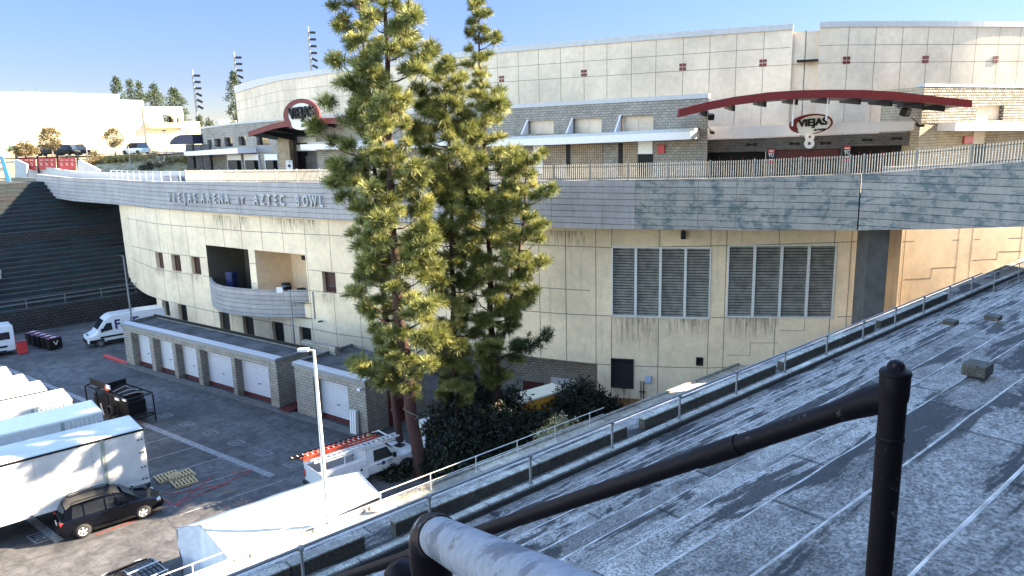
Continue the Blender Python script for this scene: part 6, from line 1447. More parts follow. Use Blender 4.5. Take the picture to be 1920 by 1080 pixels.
# ---------------------------------------------------------------- things in the lot
# road cases
p0 = onz(72, 655, 0); p1 = onz(112, 656, 0)
e_ = onz(118, 652, 0)
for k in range(5):
    c = onz(103 - k * 9.6, 655 - k * 2.7, 0); rt = empty('road_case', (c.x, c.y, 0), rows_rz + .35, ['front', 'second', 'third', 'fourth', 'rearmost'][k] + ' of five dark road cases lined up by the cobble wall', 'road case', 'dark road cases by the cobble wall')
    m_ = MB(); m_.box((0, 0, .62), (1.15, .62, .95)); m_.build('case', BLACK, rt, bevel=.02, world=False)
    m_ = MB(); m_.box((0, 0, 1.12), (1.1, .58, .05)); m_.build('lid', plain('plum_lid', (.12, .03, .07), .5) if 'plum_lid' not in MATS else MATS['plum_lid'], rt, world=False)
    m_ = MB(); m_.box((.0, 0, 1.17), (.45, .2, .03)); m_.build('label_card', CWHITE, rt, world=False)
    m_ = MB()
    for s_ in (-1, 1): m_.bar((s_ * .2, -.325, .85), (0, -.325, .48), .05, .02, 0, Vector((0, 1, 0)))
    m_.build('painted_chevron', TRAILY, rt, world=False)
    for x in (-.45, .45):
        for y in (-.22, .22): m_ = MB(); m_.lathe([(0, -.03), (.07, -.03), (.07, .03), (0, .03)], (x, y, .07), 'Y', 8); m_.build('caster', RUBBER, rt, world=False)
c = onz(43, 662, 0); rt = empty('red_bin', (c.x, c.y, 0), rows_rz, 'small dark red bin behind the passenger van', 'bin'); m_ = MB(); m_.box((0, 0, .55), (.8, .7, 1.05)); m_.build('body', REDB, rt, bevel=.05, world=False); m_ = MB(); m_.box((0, 0, 1.1), (.85, .75, .08)); m_.build('lid', REDM, rt, bevel=.02, world=False)
# black equipment cart rig
cA = onz(180, 792, 0); cB = onz(262, 800, 0)
def frame_rig(loc, az):
    rt = empty('equipment_rig', loc, az, 'black steel equipment frame loaded with gear beyond the nearest trailer', 'equipment rig')
    Lx, Ly, Hh = 5.6, 1.7, 2.0
    for x in (0, 1.5, 3.0, 4.3, Lx):
        for y in (0, Ly): m_ = MB(); m_.bar((x, y, 0), (x, y, Hh if x < 4 else Hh * .95), .07, .07); m_.build('upright', BLACK, rt, world=False)
    for z in (.5, Hh):
        m_ = MB()
        for y in (0, Ly): m_.bar((0, y, z), (Lx, y, z), .07, .09)
        for x in (0, 1.5, 3.0, 4.3, Lx): m_.bar((x, 0, z), (x, Ly, z), .06, .08)
        m_.build('deck_frame', BLACK, rt, world=False)
    m_ = MB(); m_.box((Lx * .28, Ly * .5, Hh + .32), (2.4, 1.3, .5)); m_.build('top_case', BLACK, rt, bevel=.02, world=False)
    m_ = MB(); m_.box((Lx * .5, Ly / 2, .62), (Lx - .2, Ly - .1, .1)); m_.box((Lx * .5, Ly / 2, 1.1), (4.4, 1.3, .85)); m_.box((Lx * .62, Ly / 2, 1.75), (2.4, 1.2, .6)); m_.build('loaded_gear', BLACK, rt, bevel=.03, world=False)
    m_ = MB(); m_.box((Lx * .5 + .15, Ly * .1 - .02, Hh + .36), (.5, .06, .28)); m_.build('white_tag', CWHITE, rt, world=False)
    m_ = MB(); m_.box((Lx * .5 - .1, Ly * .1 - .0, Hh + .2), (.4, .08, .3)); m_.build('orange_tag', ORANGE, rt, world=False)
    for k in range(6):
        m_ = MB(); x = Lx * .55 + k * .34; m_.tube([(x, .2, Hh + .1), (x + .3, .9, Hh + .42 - .05 * k), (x + .5, 1.3, Hh + .1)], .035, 6); m_.build('cable_coil', STEEL if k % 2 else BLACK, rt, world=False)
    m_ = MB(); m_.lathe([(.28, -.12), (.36, -.12), (.36, .12), (.28, .12)], (Lx * .62, -.1, .9), 'Y', 16); m_.build('spare_tyre', RUBBER, rt, world=False)
    m_ = MB(); m_.box((Lx * .78, -.06, Hh - .15), (.5, .05, .16)); m_.box((Lx * .95, -.06, Hh - .05), (.45, .05, .12)); m_.build('paper_label', CWHITE, rt, world=False)
    m_ = MB(); m_.bar((Lx * .4, -.05, .3), (Lx * .36, -.05, 1.1), .06, .04); m_.build('white_strap', CWHITE, rt, world=False)
    return rt
rgA = onz(168, 775, 0); frame_rig((rgA.x + nn.x * .2, rgA.y + nn.y * .2, 0), math.atan2(gd.y, gd.x) + .0)
# pallets
def pallet(px, py, label, rz, z0=0):
    c = onz(px, py, z0); rt = empty('pallet', (c.x, c.y, z0), rz, label, 'pallet', 'wooden pallets lying in the lot')
    m_ = MB()
    for y in (-.5, 0, .5): m_.box((0, y, .05), (1.2, .1, .09))
    m_.build('stringers', WOOD, rt, world=False); m_ = MB()
    for k in range(7): m_.box((-.55 + k * .183, 0, .11), (.1, 1.1, .025))
    m_.build('boards', WOOD, rt, world=False)
pallet(314, 896, 'wooden pallet nearest the trailer end', rows_rz); pallet(341, 893, 'upper wooden pallet of the three in the sunlit patch', rows_rz + .05); pallet(345, 905, 'wooden pallet with a wide gap, nearest the camera of the three', rows_rz); 
# folded sandwich board
c = onz(671, 812, 0); rt = empty('sandwich_board', (c.x, c.y, 0), math.atan2(hd.y, hd.x), 'narrow white folded board leaning against the short garage corner', 'board')
for k in range(3): m_ = MB(); m_.box((-.18 + k * .18, -.25 + k * .02, .8), (.15, .25, 1.6), 0, 0, Matrix.Rotation(-.06, 3, 'X')); m_.build('board', CWHITE, rt, bevel=.02, world=False)
# bollards and meter box near the tree foot
for x, y, lb in ((790, 880, 'yellow bollard beside the pine trunk foot'), (818, 868, 'yellow bollard right of the first, by the white cabinet')):
    c = onz(x, y - 18, 0); rt = empty('bollard', (c.x, c.y, 0), 0, lb, 'bollard', 'yellow bollards near the pine foot'); m_ = MB(); m_.tube([(0, 0, 0), (0, 0, 1.75)], .1, 12); m_.build('post', YELP, rt, world=False); m_ = MB(); m_.lathe([(.1, 0), (.08, .05), (0, .08)], (0, 0, 1.75), 'Z', 12); m_.build('cap', YELP, rt, world=False)
c = onz(806, 838, 0); rt = empty('utility_cabinet', (c.x, c.y, 0), rows_rz, 'white utility cabinet in the shade behind the yellow bollards', 'cabinet'); m_ = MB(); m_.box((0, 0, .9), (1.0, .6, 1.8)); m_.build('body', CWHITE, rt, bevel=.03, world=False); m_ = MB(); m_.box((.1, -.31, .95), (.4, .02, 1.4)); m_.build('door', STEELL, rt, world=False)
# yellow generator
gL_ = ony(948, 806, 44.2); gR_ = ony(1036, 780, 46.5); dgn = Vector((gR_.x - gL_.x, gR_.y - gL_.y, 0)); Lg = dgn.length; zg = 0
rt = empty('generator', ((gL_.x + gR_.x) / 2 + .5, (gL_.y + gR_.y) / 2 + .6, zg), math.atan2(dgn.y, dgn.x), 'faded yellow generator housing half hidden by shrubs beside the block wall', 'generator')
m_ = MB(); m_.box((0, 0, 1.0), (Lg, 1.5, 1.5)); m_.build('housing', GENY, rt, bevel=.05, world=False); m_ = MB(); m_.box((0, 0, 1.8), (Lg + .1, 1.6, .12)); m_.build('roof', TRAILY, rt, bevel=.03, world=False)
t = text('CAT', .5, .02, .01, 0, 1, BLACK, rt); t.rotation_euler = (PI / 2, 0, 0); t.location = (.3, -.77, 1.15)
m_ = MB(); m_.box((0, 0, .14), (Lg, 1.4, .25)); m_.build('skid', BLACK, rt, world=False)
for k in range(3): m_ = MB(); m_.box((-Lg / 2 + (k + .5) * Lg / 3, -.76, 1.0), (Lg / 3 - .08, .02, 1.3)); m_.build('side_panel', GENY, rt, world=False)
# things on the balcony
def onb(px, py, dy=0):
    u = WP.hit(px, py)[0]; p = WP.at(u, -.7 + dy); return Vector((p.x, p.y, bal[0][2] if False else zbt - 1.0))
c = onb(422, 525); rt = empty('blue_cabinet', tuple(c), -.6, 'dark blue cabinet standing in the left balcony opening', 'cabinet'); m_ = MB(); m_.box((0, 0, .8), (1.0, .6, 1.6)); m_.build('body', BLUE, rt, bevel=.03, world=False); m_ = MB(); m_.box((0, -.31, .8), (.9, .02, 1.45)); m_.build('door', BLUE, rt, world=False)
for i, (x, lb) in enumerate(((524, 'dark drum-shaped grill in the right balcony opening'), (552, 'dark covered stool beside the grill on the balcony'))):
    c = onb(x, 530); rt = empty('covered_grill', tuple(c), 0, lb, 'grill', None); m_ = MB(); m_.lathe([(.0, 0), (.42, 0), (.45, 1.0 - .3 * i), (.40, 1.25 - .3 * i), (0, 1.3 - .3 * i)], (0, 0, 0), 'Z', 16); m_.build('body', BLACK, rt, world=False); m_ = MB(); m_.lathe([(.46, 1.02 - .3 * i), (.47, 1.06 - .3 * i), (.44, 1.08 - .3 * i)], (0, 0, 0), 'Z', 16); m_.build('rim', STEEL if i == 0 else BLACK, rt, world=False)
u_ = PB.hit(524, 538)[0]; p = PB.at(u_, .03); n0 = PB.nrm(u_); rt = empty('white_notice', (p.x, p.y, zbt + .05), math.atan2(n0.x, -n0.y), 'small white sheet fixed on the curved balcony rim', 'notice'); m_ = MB(); m_.box((0, 0, 0), (.55, .03, .5)); m_.build('sheet', CWHITE, rt, world=False); m_ = MB(); m_.bar((-.2, .03, .2), (-.2, .3, .2), .03, .03); m_.build('clip', STEEL, rt, world=False)
# ---------------------------------------------------------------- white tent beside the ledge
sN = 26.95
def tp_(px, py, s): return onS(px, py, s)
N0 = tp_(437, 1056, sN); N1 = tp_(716, 929, sN); R0_ = tp_(376, 984, sN + 2.4); R1_ = tp_(672, 884, sN + 2.4); F0_ = tp_(332, 990, sN + 3.4); F1_ = tp_(600, 899, sN + 3.6)
tt = empty('tent', (N0.x, N0.y, 0), 0, 'long white tarpaulin tent beside the ledge with a grey cloth end', 'tent')
m_ = MB(); nseg = 14
def L3(a, b, k, amp=0): p = a.lerp(b, k); p.z += amp; return p
row = []
for j, (a, b) in enumerate(((F0_ + Vector((0, 0, -.5)), F1_ + Vector((0, 0, -.5))), (F0_, F1_), (R0_, R1_), (R0_.lerp(N0, .5), R1_.lerp(N1, .5)), (N0, N1))):
    row.append([L3(a, b, k / nseg, (-.05 * math.sin(PI * ((k * 3.5 / nseg) % 1)) if j in (2, 3) else 0) + .015 * math.sin(k * 5 + j)) for k in range(nseg + 1)])
vs = [p for r_ in row for p in r_]; n_ = nseg + 1
m_.add(vs, [(j * n_ + k, j * n_ + k + 1, (j + 1) * n_ + k + 1, (j + 1) * n_ + k) for j in range(4) for k in range(nseg)], 0, True); m_.build('roof', TARP, tt)
Fb = Vector((F0_.x, F0_.y, 0)); Nb = Vector((N0.x, N0.y, 0)); m_ = MB(); N_ = 26; M_ = 8; vs = []
ref = rr
for j in range(M_ + 1):
    for k in range(N_ + 1):
        f = k / N_; top_ = F0_.lerp(R0_, min(1, f / .3)) if f < .3 else R0_.lerp(N0, (f - .3) / .7); bot = Fb.lerp(Nb, f); p = top_.lerp(Vector((bot.x, bot.y, 0)), j / M_)
        p = p - rr * (.02 + .09 * (j / M_) * math.sin(f * 34 + math.sin(j * 1.2) * 1.4) + .05 * math.sin(f * 13 + j * .8) * (j / M_)); vs.append(p)
m_.add(vs, [(j * (N_ + 1) + k, j * (N_ + 1) + k + 1, (j + 1) * (N_ + 1) + k + 1, (j + 1) * (N_ + 1) + k) for j in range(M_) for k in range(N_)], 0, True); m_.build('end_cloth', CLOTH, tt)
m_ = MB(); F1b = Vector((F1_.x, F1_.y, 0)); N1b = Vector((N1.x, N1.y, 0)); m_.add([F1_, R1_, N1, N1b, F1b], [(0, 1, 2, 3, 4)]); m_.build('end_cloth', CLOTH, tt)
for a in (F0_, F1_, R0_): m_ = MB(); m_.tube([Vector((a.x, a.y, 0)), a - Vector((0, 0, .05))], .04, 8); m_.build('leg', STEEL, tt)
# low stub wall and railing at the end of the service yard
c = SQ(26.3 * 1.12, 26.3, 0); 
# clutter on the ledge
for i, (x, y, lb) in enumerate(((594, 990, 'small white floodlight on the ledge left of the lamp post foot'), (705, 957, 'small white floodlight on the ledge behind the near elbow'), (838, 0, ''))):
    if not lb: continue
    c = onz(x, y, zl + .1); rt = empty('ledge_floodlight', tuple(c), 1.0 + i, lb, 'floodlight', 'small floodlights on the ledge'); m_ = MB(); m_.box((0, 0, .12), (.3, .16, .22), 0, 0, Matrix.Rotation(.4, 3, 'X')); m_.build('housing', CWHITE, rt, bevel=.02, world=False); m_ = MB(); m_.box((0, 0, -.03), (.12, .12, .12)); m_.build('bracket', STEEL, rt, world=False)
# ---------------------------------------------------------------- vegetation
def tuft_mesh(n, L, w, spread, seed):
    r_ = np.random.default_rng(seed); V = []; F = []
    for k in range(n):
        th = r_.uniform(0, 2 * PI); ph = abs(r_.normal(0, spread)); ph = min(ph, 2.3)
        d = np.array([math.sin(ph) * math.cos(th), math.sin(ph) * math.sin(th), math.cos(ph)]); l = L * r_.uniform(.7, 1.1)
        a = np.cross(d, r_.normal(size=3)); a /= np.linalg.norm(a); o = d * .04 + np.array([0, 0, r_.uniform(-.25, .05) * L])
        droop = np.array([0, 0, 0.])
        V += [o + a * w / 2, o - a * w / 2, o + d * l * .6 - a * w * .4, o + d * l * .6 + a * w * .4, o + d * l]
        b = k * 5; F += [(b, b + 1, b + 2, b + 3), (b + 3, b + 2, b + 4, b + 4)]
    return np.array(V), F
TUF = [tuft_mesh(52, .44, .026, 1.0, 10 + k) for k in range(5)]
TUFS = [tuft_mesh(16, .36, .075, .95, 30 + k) for k in range(4)]
def basis(d, spin):
    d = d / np.linalg.norm(d); a = np.cross(d, [0.3, .2, 1.0] if abs(d[2]) < .95 else [1.0, 0, 0]); a /= np.linalg.norm(a); b = np.cross(d, a)
    c, s_ = math.cos(spin), math.sin(spin); return np.stack([a * c + b * s_, -a * s_ + b * c, d], 1)
def fastmesh(name, V, quads, mat, parent):
    """quads: (n,4) int array"""
    me = bpy.data.meshes.new(name); nq = len(quads)
    me.vertices.add(len(V)); me.vertices.foreach_set('co', V.astype(np.float32).ravel())
    me.loops.add(nq * 4); me.loops.foreach_set('vertex_index', quads.astype(np.int32).ravel())
    me.polygons.add(nq); me.polygons.foreach_set('loop_start', np.arange(0, nq * 4, 4, dtype=np.int32))
    me.update(calc_edges=True); me.materials.append(mat)
    o = bpy.data.objects.new(name, me); COL.objects.link(o)
    if parent is not None: o.parent = parent
    return o
def tuft_q(n):
    q = []
    for k in range(n): b = k * 5; q += [(b, b + 1, b + 2, b + 3)]
    return q
def tuft_q2(n):
    """main quad plus pointed tip, tip as a thin quad"""
    q = []
    for k in range(n): b = k * 5; q += [(b, b + 1, b + 2, b + 3), (b + 3, b + 2, b + 4, b + 4)]
    return q
def crown(tips, lib, scale, mat, parent, name='crown'):
    Vs = []; Qs = []; off = 0; sc0 = scale
    for tip in tips:
        p, d = tip[0], tip[1]; scale = sc0 * (tip[2] if len(tip) > 2 else 1)
        T = lib[rng.integers(len(lib))][0]; n5 = len(T); B = basis(np.array(d), rng.uniform(0, 6.28)); sc = scale * rng.uniform(.75, 1.2)
        Vs.append((T * sc) @ B.T + np.array(p)); k = n5 // 5; b = off + np.arange(k) * 5
        Qs.append(np.stack([b, b + 1, b + 2, b + 3], 1)); off += n5
        Vs.append(np.zeros((0, 3)))
    V = np.concatenate(Vs); Q = np.concatenate(Qs)
    # widen tip: move vertex 4 unused -> drop by compacting
    keep = np.ones(len(V), bool); keep[4::5] = False; idx = np.cumsum(keep) - 1
    # taper: bring far edge narrower and extend to the tip
    A = V.reshape(-1, 5, 3); mid_ = (A[:, 2] + A[:, 3]) / 2; ext = A[:, 4]; A[:, 2] = A[:, 2] + (ext - mid_) * .9; A[:, 3] = A[:, 3] + (ext - mid_) * .9
    m2 = (A[:, 2] + A[:, 3]) / 2; A[:, 2] = m2 + (A[:, 2] - m2) * .5; A[:, 3] = m2 + (A[:, 3] - m2) * .5
    V = A.reshape(-1, 3)[keep]; Q = idx[Q]
    return fastmesh(name, V, Q, mat, parent)
def pxw(Y): return Y / FPX
def pine(trunk, rad, prof, label, dens=5.0, parent_lean=None, tscale=1.0, forks=(), gaps=()):
    """trunk: world points bottom->top; prof: list of (z, left, right) crown half widths in metres as seen from the camera"""
    base = trunk[0]; rt = empty('pine_tree', tuple(base), 0, label, 'pine tree', 'tall pines in front of the arena')
    tl_ = [Vector(t) for t in trunk]; zs = [t.z for t in tl_]
    tp = lambda z: Vector((float(np.interp(z, zs, [t.x for t in tl_])), float(np.interp(z, zs, [t.y for t in tl_])), z))
    top = zs[-1]; m_ = MB(); nn_ = 26; pts = []
    for k in range(nn_ + 1):
        z = zs[0] + (top - zs[0]) * k / nn_; p = tp(z); p.x += .05 * math.sin(k * 1.3); p.y += .05 * math.sin(k * 1.7 + 1); pts.append(p)
    rads = [max(.03, rad * (1 - k / nn_) ** .8 + .02) for k in range(nn_ + 1)]; rads[0] = rad * 1.25; m_.tube(pts, rads, 10); tr = m_.build('trunk', BARK, rt)
    tips = []; br = MB(); pz = [p[0] for p in prof]
    z = pz[0]; az = rng.uniform(0, 6.28)
    while z < top - .2:
        lw = float(np.interp(z, pz, [p[1] for p in prof])); rw_ = float(np.interp(z, pz, [p[2] for p in prof])); dw = (lw + rw_) / 2 * .85
        nb_ = 1; n0_ = len(tips)
        for _ in range(nb_):
            az += 2.4 + rng.uniform(-.5, .5); cx = math.cos(az); sy = math.sin(az)
            Lb = math.hypot((rw_ if cx > 0 else lw) * cx, dw * sy) * rng.choice([.45, .75, .95, 1.08]) * rng.uniform(.9, 1.1)
            if any(g_[0] < z < g_[1] and (g_[2] * cx > 0) for g_ in gaps): Lb *= .25
            if Lb < .25: Lb = .25
            clump = rng.random(); o = tp(z); d = Vector((cx, sy, 0)); frac = (z - pz[0]) / (top - pz[0]); rise = (.0 + .75 * frac) + rng.uniform(-.1, .15); P_ = []
            ns = max(3, int(Lb / .45)); 
            for k in range(ns + 1):
                f = k / ns; q = o + d * (Lb * f) + Vector((0, 0, Lb * (rise * f * .6 + (.42 - rise * .2) * f * f - .12 * math.sin(f * PI)))); q += Vector((rng.normal(0, .04), rng.normal(0, .04), rng.normal(0, .03))) * (1 if k else 0); P_.append(q)
            br.tube(P_, [max(.012, .055 * (Lb / 3 + .3) * (1 - f / (ns + .5))) for f in range(ns + 1)], 5, 0, False)
            def clumpat(c, rad_, n_, out):
                for _c in range(n_):
                    v = rng.normal(size=3); v /= np.linalg.norm(v); v *= rng.uniform(.35, 1.0); q = c + Vector((v[0] * rad_, v[1] * rad_, v[2] * rad_ * .55))
                    tips.append((tuple(q), (v[0] * .9 + out.x * .5, v[1] * .9 + out.y * .5, max(-.25, v[2]) * .8 + .35)))
            tdir = (P_[-1] - P_[-2]).normalized(); sz = min(1.0, .35 + Lb * .25)
            clumpat(P_[-1] - tdir * .1, .42 * sz + .08, int(7 + 7 * sz), tdir)
            for k in range(1, ns):
                f = k / ns
                if f < .3 and Lb > 1.2: continue
                for s_ in (-1, 1):
                    if rng.random() < (.25 + .55 * clump):
                        l2 = rng.uniform(.35, .95) * (.55 + .45 * min(1, Lb / 2.2)) * (1.15 - .4 * f); sd_ = Vector((-d.y, d.x, 0)) * s_ + tdir * rng.uniform(.4, 1.0) + Vector((0, 0, rng.uniform(.0, .5))); sd_.normalize()
                        e = P_[k] + sd_ * l2; br.tube([P_[k], P_[k] + sd_ * l2 * .5 + Vector((0, 0, -.03)), e], [.014, .011, .008], 3, 0, False)
                        clumpat(e, .34 * sz + .05, int(4 + 6 * sz), sd_)
        for i_ in range(n0_, len(tips)): tips[i_] = tips[i_] + (min(1.12, .58 + .3 * Lb),)
        z += rng.uniform(.6, 1.4) / dens
    tips.append((tuple(tp(top)), (0, 0, 1), .6))
    br.build('branches', BARK, rt)
    o = crown(tips, TUF, tscale, NEEDLE, rt); o.location = -Vector(base)
    return rt, len(tips)
def up(px, py, Y): return ony(px, py, Y)
def prf(Y, rows):   # rows: (py, left_px, right_px) in photo pixels, converted at depth Y
    out = [];
    for py, l, r_ in rows: out.append((ony(800, py, Y).z, l * pxw(Y), r_ * pxw(Y)))
    return sorted(out)
Y1 = 38.4
b1 = onz(790, 892, 0)
T1 = [b1, up(772, 780, Y1), up(765, 700, Y1), up(750, 600, Y1), up(738, 480, Y1), up(733, 380, Y1), up(728, 200, Y1), up(722, 0, Y1), up(716, -90, Y1), up(714, -150, Y1)]
r1, n1 = pine(T1, .34, prf(Y1, [(-150, 8, 8), (-60, 45, 40), (0, 55, 60), (100, 60, 70), (180, 62, 78), (230, 100, 72), (300, 85, 72), (340, 88, 70), (440, 90, 80), (500, 75, 80), (560, 90, 75), (640, 105, 90), (690, 110, 75), (745, 55, 55)]), 'tallest pine with a thick red-brown trunk rising from beside the utility truck', 3.5, gaps=((ony(800, 800, Y1).z, ony(800, 715, Y1).z, 1),))
# second leader left of it, as a slimmer pine behind
Y2 = 40.6
T2 = [onz(752, 862, 0), up(735, 700, Y2), up(712, 480, Y2), up(702, 330, Y2), up(690, 155, Y2), up(676, 30, Y2), up(670, -60, Y2)]
r2, n2 = pine(T2, .2, prf(Y2, [(-60, 10, 10), (0, 45, 40), (80, 55, 35), (170, 60, 35), (240, 105, 40), (300, 85, 40), (400, 75, 35), (470, 40, 35), (560, 55, 30), (640, 60, 25), (720, 15, 20)]), 'slim pine with dark upper tufts just left of the tallest trunk', 3.2)
Y3 = 41.5
T3 = [onz(862, 838, 0), up(852, 700, Y3), up(848, 500, Y3), up(845, 380, Y3), up(838, 220, Y3), up(834, 110, Y3)]
r3, n3 = pine(T3, .19, prf(Y3, [(110, 6, 6), (150, 25, 25), (190, 52, 48), (260, 66, 60), (340, 82, 70), (440, 84, 75), (540, 82, 70), (620, 72, 60), (700, 60, 60), (760, 25, 30)]), 'middle pine with the lower pointed top between two taller ones', 4.0)
Y4 = 43.0
T4 = [onz(930, 815, 0), up(922, 660, Y4), up(918, 480, Y4), up(912, 330, Y4), up(904, 180, Y4), up(898, 60, Y4), up(895, 2, Y4)]
r4, n4 = pine(T4, .22, prf(Y4, [(0, 5, 5), (40, 22, 22), (90, 32, 34), (140, 30, 22), (200, 52, 34), (270, 60, 58), (340, 70, 70), (440, 75, 80), (520, 70, 85), (600, 60, 75), (680, 45, 60), (735, 15, 30)]), 'right-hand pine with a thin open spire against the sky', 3.6)
Y5 = 42.2
T5 = [up(930, 690, Y5 + .4), up(950, 600, Y5), up(972, 500, Y5), up(985, 380, Y5), up(988, 285, Y5)]
T5 = [onz(936, 818, 0)] + T5
r5, n5 = pine(T5, .15, prf(Y5, [(272, 8, 8), (310, 35, 28), (370, 60, 40), (440, 50, 58), (520, 45, 55), (580, 40, 55), (620, 25, 42)]), 'leaning pine on the right with bright outer foliage', 3.6)
# the low dark side limb on the right
Y6 = 42.6
T6 = [onz(948, 822, 0), up(945, 760, Y6), up(950, 700, Y6), up(962, 662, Y6)]
m_ = MB(); a = up(925, 675, Y4); limb = [a, up(965, 662, 42.2), up(1000, 645, 41.8), up(1030, 630, 41.4)]; m_.tube(limb, [.07, .06, .045, .02], 6); m_.build('low_limb', BARK, r4)
tips = []
for k in range(46):
    f = rng.uniform(.35, 1.02); p = limb[0].lerp(limb[3], f) + Vector((rng.normal(0, .18), rng.normal(0, .2), rng.normal(-.1, .28))); tips.append((tuple(p), (rng.normal(.4, .5), rng.normal(0, .5), .5)))
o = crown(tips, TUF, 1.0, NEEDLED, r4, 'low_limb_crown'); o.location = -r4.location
# vine around the first trunk
m_ = MB(); pts = []
for k in range(30):
    f = k / 29; z = 1.6 + f * 6.2; p = Vector((float(np.interp(z, [t.z for t in T1], [t.x for t in T1])), float(np.interp(z, [t.z for t in T1], [t.y for t in T1])), z)); a = -1.9 + 1.3 * math.sin(k * .9); rr_ = .33 - .012 * z + (.18 if 8 < k < 12 else 0); pts.append(p + Vector((math.cos(a) * rr_, math.sin(a) * rr_, 0)))
m_.tube(pts, .025, 5); tag(m_.build('climbing_vine', BARKG, r1), None)
print('tips', n1, n2, n3, n4, n5)
# ---- leafy shrubs
def leafball(n, L, w, seed):
    r_ = np.random.default_rng(seed); V = []
    for k in range(n):
        c = r_.normal(size=3); c /= np.linalg.norm(c); o = c * L * r_.uniform(.3, 1.0); d = c * .6 + r_.normal(size=3) * .6; d /= np.linalg.norm(d); a = np.cross(d, r_.normal(size=3)); a /= np.linalg.norm(a); l = w * r_.uniform(1.3, 2.2)
        V += [o + a * w * .35, o - a * w * .35, o + d * l * .6 - a * w * .5, o + d * l * .6 + a * w * .5, o + d * l]
    return np.array(V), None
LEAF = [leafball(26, .34, .10, 60 + k) for k in range(4)]; LEAFBIG = [leafball(22, .6, .2, 70 + k) for k in range(4)]
def bush(loc, rad, h, label, mat, n=60, lib=LEAF, sc=1.0, group=None, name='shrub', cat='shrub'):
    rt = empty(name, tuple(loc), rng.uniform(0, 6), label, cat, group); tips = []; m_ = MB()
    for k in range(n):
        th = rng.uniform(0, 6.28); rh = rad * math.sqrt(rng.random()); f = rng.random() ** .7; hh = h * f * math.sqrt(max(0.05, 1 - (rh / rad) ** 2 * .8)) * rng.uniform(.75, 1.15)
        tips.append(((rh * math.cos(th), rh * math.sin(th), max(.1, hh)), (rng.normal(0, .4), rng.normal(0, .4), 1)))
    crown(tips, lib, sc, mat, rt, 'foliage')
    for k in range(5):
        a = k * 1.3; m_.tube([(0, 0, 0), (math.cos(a) * rad * .3, math.sin(a) * rad * .3, h * .4), (math.cos(a) * rad * .55, math.sin(a) * rad * .55, h * .75)], [.05, .03, .012], 5)
    m_.build('stem', BARKG, rt, world=False); return rt
# dark shrub belt behind the pines
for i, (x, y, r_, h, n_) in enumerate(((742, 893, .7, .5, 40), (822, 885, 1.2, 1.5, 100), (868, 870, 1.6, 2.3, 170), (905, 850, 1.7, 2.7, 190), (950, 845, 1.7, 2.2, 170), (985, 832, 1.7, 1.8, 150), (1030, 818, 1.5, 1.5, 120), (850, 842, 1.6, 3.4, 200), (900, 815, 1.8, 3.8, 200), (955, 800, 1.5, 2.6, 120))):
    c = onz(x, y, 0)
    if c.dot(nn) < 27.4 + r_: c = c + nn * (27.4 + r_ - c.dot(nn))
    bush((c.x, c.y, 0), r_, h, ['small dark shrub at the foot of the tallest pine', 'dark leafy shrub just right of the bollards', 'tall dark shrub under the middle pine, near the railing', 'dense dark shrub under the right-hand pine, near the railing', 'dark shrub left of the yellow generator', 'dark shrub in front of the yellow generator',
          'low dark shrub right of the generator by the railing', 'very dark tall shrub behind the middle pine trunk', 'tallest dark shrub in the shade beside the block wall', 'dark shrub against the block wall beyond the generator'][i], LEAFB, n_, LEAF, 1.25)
for x, y, r_, h, n_, lb, mt in ((1088, 792, 1.75, 2.6, 260, 'rounded dark green bush against the white door and yellow wall corner', LEAFB), (1130, 790, 1.1, 1.5, 110, 'smaller dark bush at the foot of the yellow wall', LEAFB)):
    c = ony(x, y, 45.6); bush((c.x, c.y, 0.0), r_, h, lb, mt, n_, LEAF, 1.2)
c = SQ(26.9 * 1.0, 27.2, zl - .9); bush((c.x, c.y, 1.4), .9, 1.75, 'pale sunlit shrub poking through the ledge railing', LEAFY, 95, LEAF, .85)
c = SQ(26.9 * .95, 27.3, zl - .9); bush((c.x, c.y, 1.3), .7, 1.6, 'second pale sunlit shrub left of the first at the ledge railing', LEAFY, 60, LEAF, .85)
# ---- small leafy trees and shrubs on the hill
def small_tree(loc, h, cr, label, mat, n=120, trunk=.12, lib=LEAFBIG, sc=1.0, group='small brown-leaved trees on the hill', name='small_tree', cat='tree'):
    rt = empty(name, tuple(loc), 0, label, cat, group); m_ = MB(); m_.tube([(0, 0, 0), (.05, 0, h * .5), (0, .05, h * .95)], [trunk, trunk * .7, trunk * .2], 7); tips = []
    for k in range(14):
        a = k * 2.4; z = h * (.38 + .5 * k / 14); l = cr * math.sin(PI * (.22 + .68 * k / 14)) ; e = Vector((math.cos(a) * l * .8, math.sin(a) * l * .8, z + l * .35)); m_.tube([(0, 0, z * .92), e], [trunk * .35, .02], 4)
    m_.build('trunk', BARKG, rt, world=False)
    for k in range(n):
        f = rng.random(); z = h * (.36 + .66 * f); l = cr * math.sin(PI * (.12 + .82 * f)) * math.sqrt(rng.uniform(.1, 1)); a = rng.uniform(0, 6.28); tips.append(((math.cos(a) * l, math.sin(a) * l, z), (math.cos(a) * .5, math.sin(a) * .5, .6)))
    crown(tips, lib, sc, mat, rt, 'crown'); return rt
for x, yb, yt, Y, crp, lb in ((100, 297, 241, 116, 25, 'small brown-green tree behind the red banners'), (217, 292, 243, 117, 19, 'small thin brown tree left of the parked white car'), (48, 300, 271, 108, 27, 'low spreading olive tree at the upper left by the green panel')):
    a = ony(x, yb, Y); t_ = ony(x, yt, Y); small_tree((a.x, a.y, a.z), t_.z - a.z, crp * Y / FPX, lb, LEAFD, 150 if crp > 20 else 95, .1, LEAFBIG, .62)
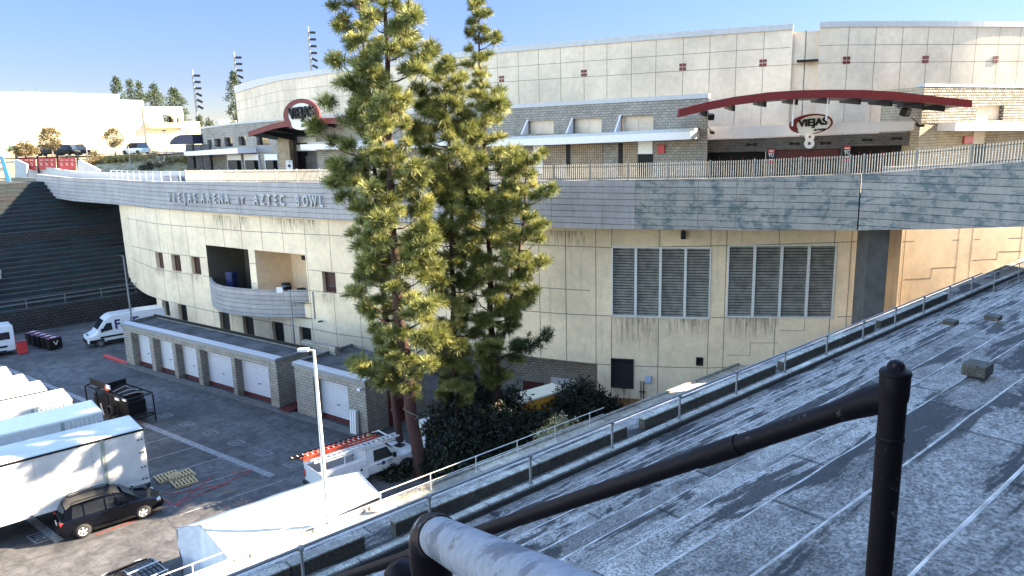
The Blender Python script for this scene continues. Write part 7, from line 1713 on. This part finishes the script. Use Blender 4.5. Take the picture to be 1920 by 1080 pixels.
for i, (x, y, Y, r_, h) in enumerate(((298, 302, 108, 1.9, 2.4), (181, 300, 112, 1.0, 1.9), (262, 303, 112, 2.2, 1.2), (190, 303, 111, 1.2, .9), (207, 303, 111, 1.0, .9), (222, 302, 111, 1.1, 1.0), (240, 301, 111, 1.5, 1.2), (330, 301, 110, 1.4, 1.0), (165, 304, 110, .9, .8), (352, 300, 110, 1.2, .8), (375, 300, 110, 1.3, .8), (283, 306, 106, 1.5, .8))):
    c = ony(x, y, Y); bush((c.x, c.y, hz(c.x, c.y) - .1), r_, h, ['large olive bush right of the parked white car', 'sparse upright shrub left of the thin brown tree', 'broad golden grass clump below the parked white car', 'reddish dry clump on the hill, leftmost of the row', 'dry golden clump second from the left of the hill row', 'dry golden clump at the thin tree foot',
         'golden clump just left of the parked white car', 'dry clump under the navy awning side, left one', 'small dry clump beside the pale wing wall', 'dry clump below the navy awning', 'dry clump beside the block rotunda', 'dark green low patch of shrub on the slope behind the parapet'][i], (LEAFD, LEAFD, GRASSY, LEAFD, GRASSY, GRASSY, GRASSY, GRASSY, LEAFD, GRASSY, GRASSY, LEAFB)[i], 46, LEAFBIG, .55, 'dry shrubs on the hillside')
tips = []
for k in range(420):
    x = rng.uniform(150, 390); Y = rng.uniform(98, 112); p = ony(x, 310, Y); tips.append(((p.x, Y, hz(p.x, Y)), (0, 0, 1)))
g_ = crown(tips, LEAFBIG, .38, GRASSY, None, 'hillside_ground_cover'); tag(g_, 'dry straw-coloured ground cover on the slope behind the left parapet', 'ground cover', kind='stuff')
# ---- background conifers
def far_pine(px, yt, Y, wpx, label, mat=NEEDLED, n=150, zb=15.5, lean=0):
    t_ = ony(px, yt, Y); h = t_.z - zb; rt = empty('background_pine', (t_.x, t_.y, zb), 0, label, 'pine tree', 'dark pines behind the buildings'); cr = wpx * Y / FPX; m_ = MB(); m_.tube([(0, 0, 0), (lean, 0, h)], [.35, .05], 7); m_.build('trunk', BARK, rt, world=False); tips = []
    for k in range(n):
        f = rng.random() ** .9; z = h * (.12 + .88 * f); l = cr * min(1, (1 - f) * 3.2 + .12) * (.45 + .55 * abs(math.sin(f * 17 + px))) * math.sqrt(rng.uniform(.15, 1)); a = rng.uniform(0, 6.28); tips.append(((math.cos(a) * l + lean * f, math.sin(a) * l, z + l * .15), (math.cos(a), math.sin(a), .5)))
    crown(tips, LEAFBIG, 1.0 * Y / 170, mat, rt, 'crown'); return rt
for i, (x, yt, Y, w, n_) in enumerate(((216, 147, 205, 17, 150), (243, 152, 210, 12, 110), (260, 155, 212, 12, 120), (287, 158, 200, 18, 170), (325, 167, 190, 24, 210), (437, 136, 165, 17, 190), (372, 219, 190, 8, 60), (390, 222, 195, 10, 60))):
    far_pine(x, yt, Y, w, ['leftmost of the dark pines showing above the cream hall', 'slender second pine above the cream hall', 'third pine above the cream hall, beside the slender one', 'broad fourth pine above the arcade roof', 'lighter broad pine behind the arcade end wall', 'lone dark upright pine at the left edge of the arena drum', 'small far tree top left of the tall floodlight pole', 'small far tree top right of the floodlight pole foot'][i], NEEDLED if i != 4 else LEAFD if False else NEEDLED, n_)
